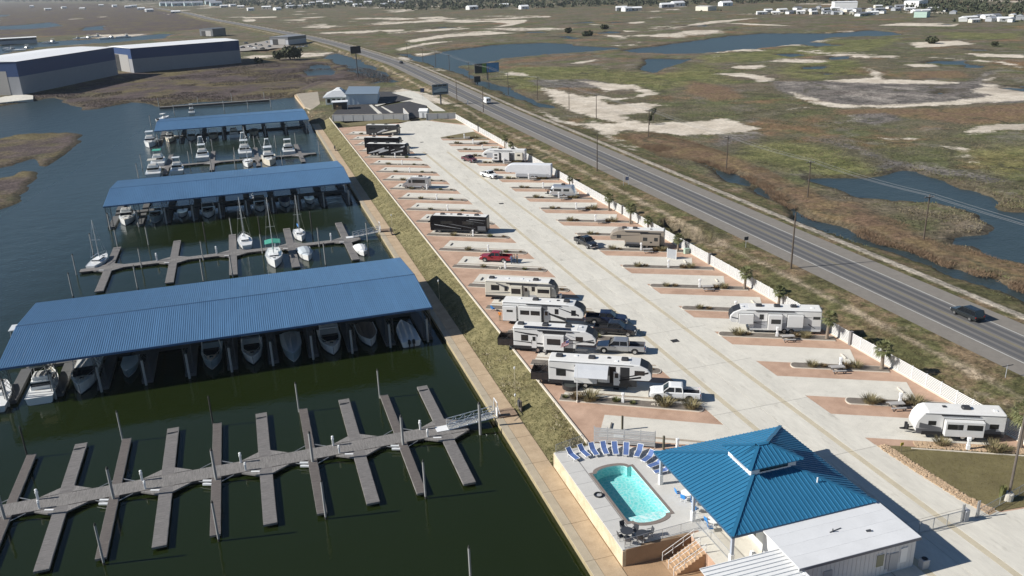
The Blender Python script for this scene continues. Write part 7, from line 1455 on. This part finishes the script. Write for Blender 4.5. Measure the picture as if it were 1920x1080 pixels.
# ------------------------------------------------------------------ far woods, single trees and houses
FOL=mat('woodland_leaves',(.040,.052,.026),.9,0,.4,.15,col2=(.062,.070,.038)); FOL2=mat('tree_leaves',(.05,.055,.025),.9,0,.4,.6); BARK=mat('bark',(.10,.085,.07),.9)
def crowns(pts,seed,nleaf=26):
    """leaf clumps: small leaf faces spread through each crown volume"""
    r=np.random.default_rng(seed); P=np.array(pts,float); n=len(P); Q=np.repeat(P,nleaf,0); m=len(Q)
    d=r.normal(size=(m,3)); d/=np.linalg.norm(d,axis=1)[:,None]; rad=Q[:,3]*(.3+.85*r.random(m)); c=Q[:,:3]+d*rad[:,None]*np.array([1,1,.75]); c[:,2]+=Q[:,3]*.75
    a=r.normal(size=(m,3)); a/=np.linalg.norm(a,axis=1)[:,None]; b=np.cross(d,a); b/=np.linalg.norm(b,axis=1)[:,None]+1e-9; s=(Q[:,3]*(.28+.25*r.random(m)))[:,None]
    a=np.cross(b,d); q_=r.normal(size=(m,3)); q_/=np.linalg.norm(q_,axis=1)[:,None]; a=a+.9*q_; a/=np.linalg.norm(a,axis=1)[:,None]; b=b+.9*np.roll(q_,1,0); b/=np.linalg.norm(b,axis=1)[:,None]; s=s*(.55+.6*r.random((m,1)))
    V=np.stack([c-a*s,c+b*s*.8-d*s*.2,c+a*s,c-b*s*.8-d*s*.2],1).reshape(-1,3); return V
def leafmesh(name,V,m):
    n=len(V)//4; me=bpy.data.meshes.new(name); me.vertices.add(len(V)); me.vertices.foreach_set('co',V.astype(np.float32).ravel()); me.loops.add(4*n); me.loops.foreach_set('vertex_index',np.arange(4*n,dtype=np.int32)); me.polygons.add(n); me.polygons.foreach_set('loop_start',np.arange(0,4*n,4,dtype=np.int32)); me.polygons.foreach_set('loop_total',np.full(n,4,np.int32)); me.materials.append(m); me.update(); me.validate(); return me
WOODS=[[(-338.49,5038.14),(-194.64,3089.03),(-47.12,3140.17),(57.02,2507.10),(148.61,2039.93),(217.02,2018.43),(258.92,2168.04),(291.07,1880.88),(317.95,1613.87),(374.18,1596.27),(429.44,1539.04),(509.01,1476.02),(594.96,1439.89),(647.14,1336.38),(704.78,1262.67),(801.98,1232.34),(808.44,1130.11),(841.63,1100.01),(850.07,1041.34),(811.34,914.39),(757.23,803.19),(744.88,759.76),(724.76,697.99),(765.67,673.38)]+[(6000,2500),(2500,9000),(-1500,14000)],
 [(-1647.02,7631.70),(-781.59,5446.27),(-294.82,4371.29)]+[(-1500,14000),(-6000,14000)]]
rw=np.random.default_rng(21); nW=60000; tr_=np.exp(rw.uniform(math.log(480),math.log(9000),nW)); ta=np.radians(rw.uniform(-20,55,nW)); wx,wy=tr_*np.sin(ta),tr_*np.cos(ta)
ins=np.zeros(nW,bool)
for p in WOODS: ins|=sdist(wx,wy,p,200.)>0
wx,wy,tr_=wx[ins],wy[ins],tr_[ins]; sel=rw.random(len(wx))<np.clip(1.2-.0*tr_,0,1); wx,wy,tr_=wx[sel][:9000],wy[sel][:9000],tr_[sel][:9000]
gap=fbm(wx,wy,120,3)>-.13; wx,wy,tr_=wx[gap],wy[gap],tr_[gap]
sz=2.2+1.6*rw.random(len(wx))+np.clip(tr_/900,0,7)
hpa=np.array([(622.57,945.95),(632.28,931.17),(649.40,927.65),(656.97,915.94),(657.81,892.31),(674.16,889.35),(675.65,865.15),(682.33,854.99),(675.53,824.00),(700.87,968.69),(723.55,957.20),(721.11,908.96),(757.44,899.03),(800.99,933.61),(744.63,823.33),(768.13,831.15),(748.97,773.65),(657.39,666.12),(695.99,689.13),(701.51,681.64),(688.08,654.73),(728.05,676.87),(705.08,646.79),(710.21,926.99),(752.84,856.46),(741.08,785.85),(639.85,1100.85),(572.00,1217.30),(289.55,2307.91),(332.56,2144.85),(387.86,2026.95)]); ex=np.repeat(hpa,5,0)+rw.normal(size=(len(hpa)*5,2))*np.array([9,11]); wx=np.concatenate([wx,ex[:,0]]); wy=np.concatenate([wy,ex[:,1]]); sz=np.concatenate([sz,1.2+1.3*rw.random(len(ex))])
tag(place(leafmesh('woodland',crowns(np.stack([wx,wy,np.full(len(wx),-2.2),sz],1),5,22),FOL),'woodland'),'dark belt of far woodland along the horizon','woodland',kind='stuff')
def tree(label,x,y,z,h,r,seed,group=None):
    t=thing('tree',label,'tree',(x,y,z),0,group); b=MB(); b.cyl((0,0,-.3),(0,0,h*.5),.16*h/4,.1*h/4,7); q=random.Random(seed)
    cl=[]
    for k in range(9):
        a=k*2.4; rr_=r*.6*q.random()**.5; p=(rr_*math.cos(a),rr_*math.sin(a),h*.35+q.random()*h*.35); b.cyl((0,0,h*.3),p,.06*h/4,.02*h/4,5); cl.append((p[0],p[1],p[2]-r*.2,r*(.32+.25*q.random())))
    b.build('trunk',BARK,t); place(leafmesh('crown',crowns(cl,seed,110),FOL2),'crown',t)
for i,(p,h,r) in enumerate([((38.58,664.53),8,8.5),((31.21,670.14),6,5.5),((14.93,652.65),3,4),((146.77,289.76),6,1.4),((141.25,281.77),4.5,1.2),((310.62,799.10),3.5,5),((307.71,742.24),3,5),((360.49,825.85),3,5),((460.98,492.43),3.5,5),((474.55,451.21),2.5,3)]):
    tree(['big loose bush beyond the end of the farther warehouse','smaller bush beside the big loose bush by the farther warehouse','low shrub at the corner of the farther warehouse','spindly tree on the sand across the highway','shorter spindly tree on the sand across the highway','lone dark bush along the marsh track, left one','lone dark bush below the marsh track','lone dark bush along the marsh track, right one','dark bush on the marsh at the upper right','small bush near the right edge of the marsh'][i],p[0],p[1],-2.2 if i>2 else -1.9,h,r,i+40)
def house(label,x,y,z,rz,L_,W_,h,wm,rm,group):
    t=thing('house',label,'house',(x,y,z),rz,group); MB().box(-L_/2,L_/2,-W_/2,W_/2,0,h).build('wall',wm,t); MB().loft([[(-L_/2-.3,-W_/2-.3,h-.02),(-L_/2-.3,0,h+W_*.22),(-L_/2-.3,W_/2+.3,h-.02)],[(L_/2+.3,-W_/2-.3,h-.02),(L_/2+.3,0,h+W_*.22),(L_/2+.3,W_/2+.3,h-.02)]]).build('roof',rm,t)
    MB().box(-L_*.3,-L_*.1,-W_/2-.03,-W_/2+.01,h*.35,h*.75).build('window',GLASS,t); MB().box(L_*.1,L_*.18,-W_/2-.03,-W_/2+.01,0,h*.75).build('door',RVG,t)
HW=[RVW,RVC,WHITE,RVLG]; HR=[WROOF,RVLG,mat('grey_roof',(.22,.23,.25),.6),WHITE]
hp=[(622.57,945.95),(632.28,931.17),(649.40,927.65),(660.10,934.29),(656.97,915.94),(657.81,892.31),(674.16,889.35),(672.61,869.77),(675.65,865.15),(682.33,854.99),(665.36,819.30),(675.53,824.00),(687.47,826.37),(700.87,968.69),(706.24,959.65),(723.55,957.20),(738.87,958.36),(721.11,908.96),(726.13,900.67),(757.44,899.03),(756.34,985.53),(804.30,958.18),(800.99,933.61),(817.01,934.06),(744.63,823.33),(749.77,815.11),(768.13,831.15),(748.97,773.65),(657.39,666.12),(679.64,680.45),(695.99,689.13),(706.01,691.29),(701.51,681.64),(651.34,646.72),(712.58,682.24),(688.08,654.73),(678.91,638.69),(728.05,676.87),(676.06,628.93),(705.08,646.79),(658.42,986.37),(676.53,982.73),(722.91,1015.60),(746.86,1002.77),(725.72,926.83),(733.70,888.13),(716.85,845.07),(767.31,882.09),(775.10,868.73),(797.86,855.19),(777.04,816.42),(672.48,646.89)]
rh=random.Random(8)
for i,(x,y) in enumerate(hp): house('small pale house in the far right settlement, %s of its front-to-back rows'%ordw(i),x,y,-2.0,rh.uniform(-.5,.9),rh.uniform(8,13),rh.uniform(4,7),rh.uniform(2.4,3.2),HW[i%4],HR[(i*3)%4],'far settlement houses')
shedbox('far_hall','largest white hall in the far right settlement',(747.49,971.77),(771.65,957.67),30,9,.5,WHITE,WHITE,WROOF,-2,door=False); shedbox('far_hall','white hall right of the largest one in the far settlement',(829.78,941.10),(838.36,924.45),30,8,.5,WHITE,WHITE,WROOF,-2,door=False); shedbox('far_hall','pale green building in the far right settlement',(675.63,749.95),(682.80,739.96),16,6,.5,mat('mint_wall',(.42,.55,.48),.7),mat('mint_wall',(.42,.55,.48),.7),RVLG,-2,door=False); shedbox('far_hall','cream roadside building left of the far settlement',(628.75,1119.90),(634.26,1095.52),16,6,.5,RVC,RVC,WROOF,-2,door=False)
for i,(x,y) in enumerate([(319.80,2568.57),(302.47,2354.69),(339.02,2272.56),(401.62,2131.91),(216.46,2467.82),(182.02,2227.88),(163.30,2233.77),(142.81,2213.39),(419.40,1556.94),(501.38,1625.56),(489.56,1471.00),(564.67,1229.89),(561.33,1203.79),(576.83,1209.02),(741.91,1228.41),(660.85,1268.74),(691.18,1290.30),(-439.97,3089.72),(-376.81,3367.74),(-304.29,3061.79),(-293.91,3120.56),(-448.25,3604.01),(-236.88,2727.49),(-192.36,2420.61),(-548.63,3440.77),(-564.75,3238.61),(-756.90,4018.56),(-115.51,2153.62),(47.10,2118.18),(86.20,2204.99),(103.78,2069.24),(-12.02,2573.82),(11.16,2671.14),(30.80,2425.94),(156.34,2520.63),(254.28,2634.38),(235.42,2281.92),(267.91,2355.25),(288.88,2107.20),(335.89,2011.73),(402.41,2282.32)]): house('tiny white building on the far plain, %s in the group'%ordw(i),x,y,-2.1,rh.uniform(-.4,.6),rh.uniform(14,22),rh.uniform(8,12),rh.uniform(4,6),HW[i%4],WROOF,'far plain buildings')
for i,(x,y) in enumerate([(-200.67,3188.99),(-175.32,3092.43),(-155.38,3051.45),(-136.10,3054.70),(-116.77,3014.48),(-94.10,3010.35),(-55.91,3159.92),(-35.71,2845.87)]): house('pale shed in the row beside the far highway bend, %s from the left'%ordw(i),x,y,-2,.2,34,22,9,mat('pale_teal',(.36,.45,.46),.6),RVLG,'far row of sheds')
for i,(x,y) in enumerate([(-175.92,1151.33),(-171.78,1159.04),(-164.40,1152.01),(-165.14,1188.97),(-158.27,1182.28),(-144.58,1133.15),(-137.60,1138.15),(-129.87,1142.57),(-122.05,1147.06),(-199.28,1097.11),(-192.88,1091.34),(-220.98,1006.00),(-211.13,981.55),(-201.85,966.00),(-198.86,987.40)]): boat('cover' if i%2 else 'cruise','white boat laid up on the far left shore, %s in the row'%ordw(i),x,y,200+15*(i%4),11 if i<9 else 13,4.2,canvas=WHITE if i%3 else GREY_C,group='boats laid up on the far shore')
# brush on the marsh: real stems in the reed belts and on the verge
def belt(poly,n,seed):
    r=np.random.default_rng(seed); p=np.array(poly); x=r.uniform(p[:,0].min(),p[:,0].max(),n); y=r.uniform(p[:,1].min(),p[:,1].max(),n); k=(sdist(x,y,poly)>-.6+3*fbm(x,y,5,3)); x=x[k]; y=y[k]; return x,y
def gz(x,y):
    zz=np.full(x.shape,-2.25); d_=x-road_x(y)
    e=np.interp(d_,[-26,-21.5,-17,-11.5,-8.2,-7,7.4,9.5,13,19],[-2.3,-.5,-1.15,-.62,-.46,-.46,-.46,-.55,-1.5,-2.3]); return np.maximum(zz,e)
bx1,by1=belt(REEDS[0],90000,3); near=by1<330
kq=near&(fbm(bx1,by1,9,3)>-.05)
scatter('reed_brush',np.stack([bx1,by1,gz(bx1,by1)-.1],1)[kq][:22000],mat('reed_blades',(.165,.098,.064),.9,0,.4,.3,col2=(.20,.14,.085)),.55,.04,.9,31,'brown reed brush lining the ditch across the highway','reeds',4,.5)
bx2,by2=belt([(77.4,55),(77.4,318),(80.5,318),(83,55)],22000,5); kk=fbm(bx2,by2,9,3)>-.02
scatter('verge_grass',np.stack([bx2,by2,gz(bx2,by2)-.05],1)[kk],mat('verge_blades',(.14,.128,.055),.9,0,.35,1),.3,.045,1.0,33,'tall rough grass on the verge behind the white fence','grass',4,.35)
bx3,by3=belt([(84.5,55),(84.5,318),(89,318),(89,55)],16000,6); kk=fbm(bx3,by3,7,3)>.05
scatter('verge_weeds',np.stack([bx3,by3,gz(bx3,by3)-.05],1)[kk],mat('weed_blades',(.16,.12,.065),.9,0,.35,1),.18,.04,1.1,34,'low brown weeds on the verge beside the highway','grass',4,.35)
for nm,ply,sd in (('left shore',LEFTREED[1],7),):
    bx4,by4=belt([(-120,380)]+[(-120,540),(20,660),(110,560),(60,430),(20,435)],70000,sd); k2=sdist(bx4,by4,ply)>0; k2&=~((bx4<25)&(sdist(bx4,by4,WATERS[0])>-2)); k2&=sdist(bx4,by4,UPLAND[0][0])<-2
    scatter('shore_reeds',np.stack([bx4,by4,np.full(bx4.shape,-2.2)],1)[k2&(fbm(bx4,by4,25,3)>-.02)][:12000],mat('shore_blades',(.10,.078,.066),.9,0,.35,1),.6,.12,.8,35,'purple brown reeds on the shore below the warehouses','reeds',3,1.0)

# low marsh clumps across the highway, so that the near marsh has height of its own
mr_=np.random.default_rng(77)
def marsh(n,seed,thr,sgn):
    r=np.random.default_rng(seed); rr_=np.exp(r.uniform(math.log(130),math.log(520),n)); a=np.radians(r.uniform(14,58,n)); x=rr_*np.sin(a); y=rr_*np.cos(a)
    k=(x>road_x(y)+15)&(sgn*fbm(x+55*seed,y,16,4)>thr)
    for p in WATERS[1:]: k&=sdist(x,y,p)<-1.5
    for p in SANDS+MUDS[:1]: k&=sdist(x,y,p)<-.5
    k&=((fbm(x+811,y+377,55,5)-.235)*55)<-1.5
    return np.stack([x[k],y[k],np.full(k.sum(),-2.22)+.35*fbm(x[k],y[k],40,4)],1)
scatter('marsh_grass',marsh(60000,1,.03,1),mat('marsh_blades_olive',(.135,.135,.055),.9,0,.35,.2),.32,.10,1.0,71,'olive marsh grass clumps across the highway','marsh grass',3,.6)
scatter('marsh_straw',marsh(60000,2,.05,1),mat('marsh_blades_straw',(.22,.18,.11),.9,0,.35,.2),.34,.09,1.0,72,'straw coloured marsh grass clumps across the highway','marsh grass',3,.6)
scatter('marsh_scrub',marsh(50000,3,.07,1),mat('marsh_blades_dark',(.075,.066,.035),.9,0,.35,.2),.4,.10,.8,73,'dark low scrub dotted over the marsh across the highway','scrub',3,.5)

# ------------------------------------------------------------------ air: thin even haze round the whole scene
hz=MB().box(-20500,20500,-600,20500,-14,58)
hm=bpy.data.materials.new('air'); hm.use_nodes=True; hn=hm.node_tree; hn.nodes.remove(hn.nodes['Principled BSDF'])
pv=hn.nodes.new('ShaderNodeVolumePrincipled'); pv.inputs['Color'].default_value=(.80,.87,.96,1); pv.inputs['Density'].default_value=5e-5; pv.inputs['Anisotropy'].default_value=.2
hn.links.new(pv.outputs[0],hn.nodes['Material Output'].inputs['Volume'])
tag(hz.build('haze',hm),kind='stuff')

print('objects',len(bpy.data.objects),'tris',sum(len(m.polygons) for m in bpy.data.meshes))
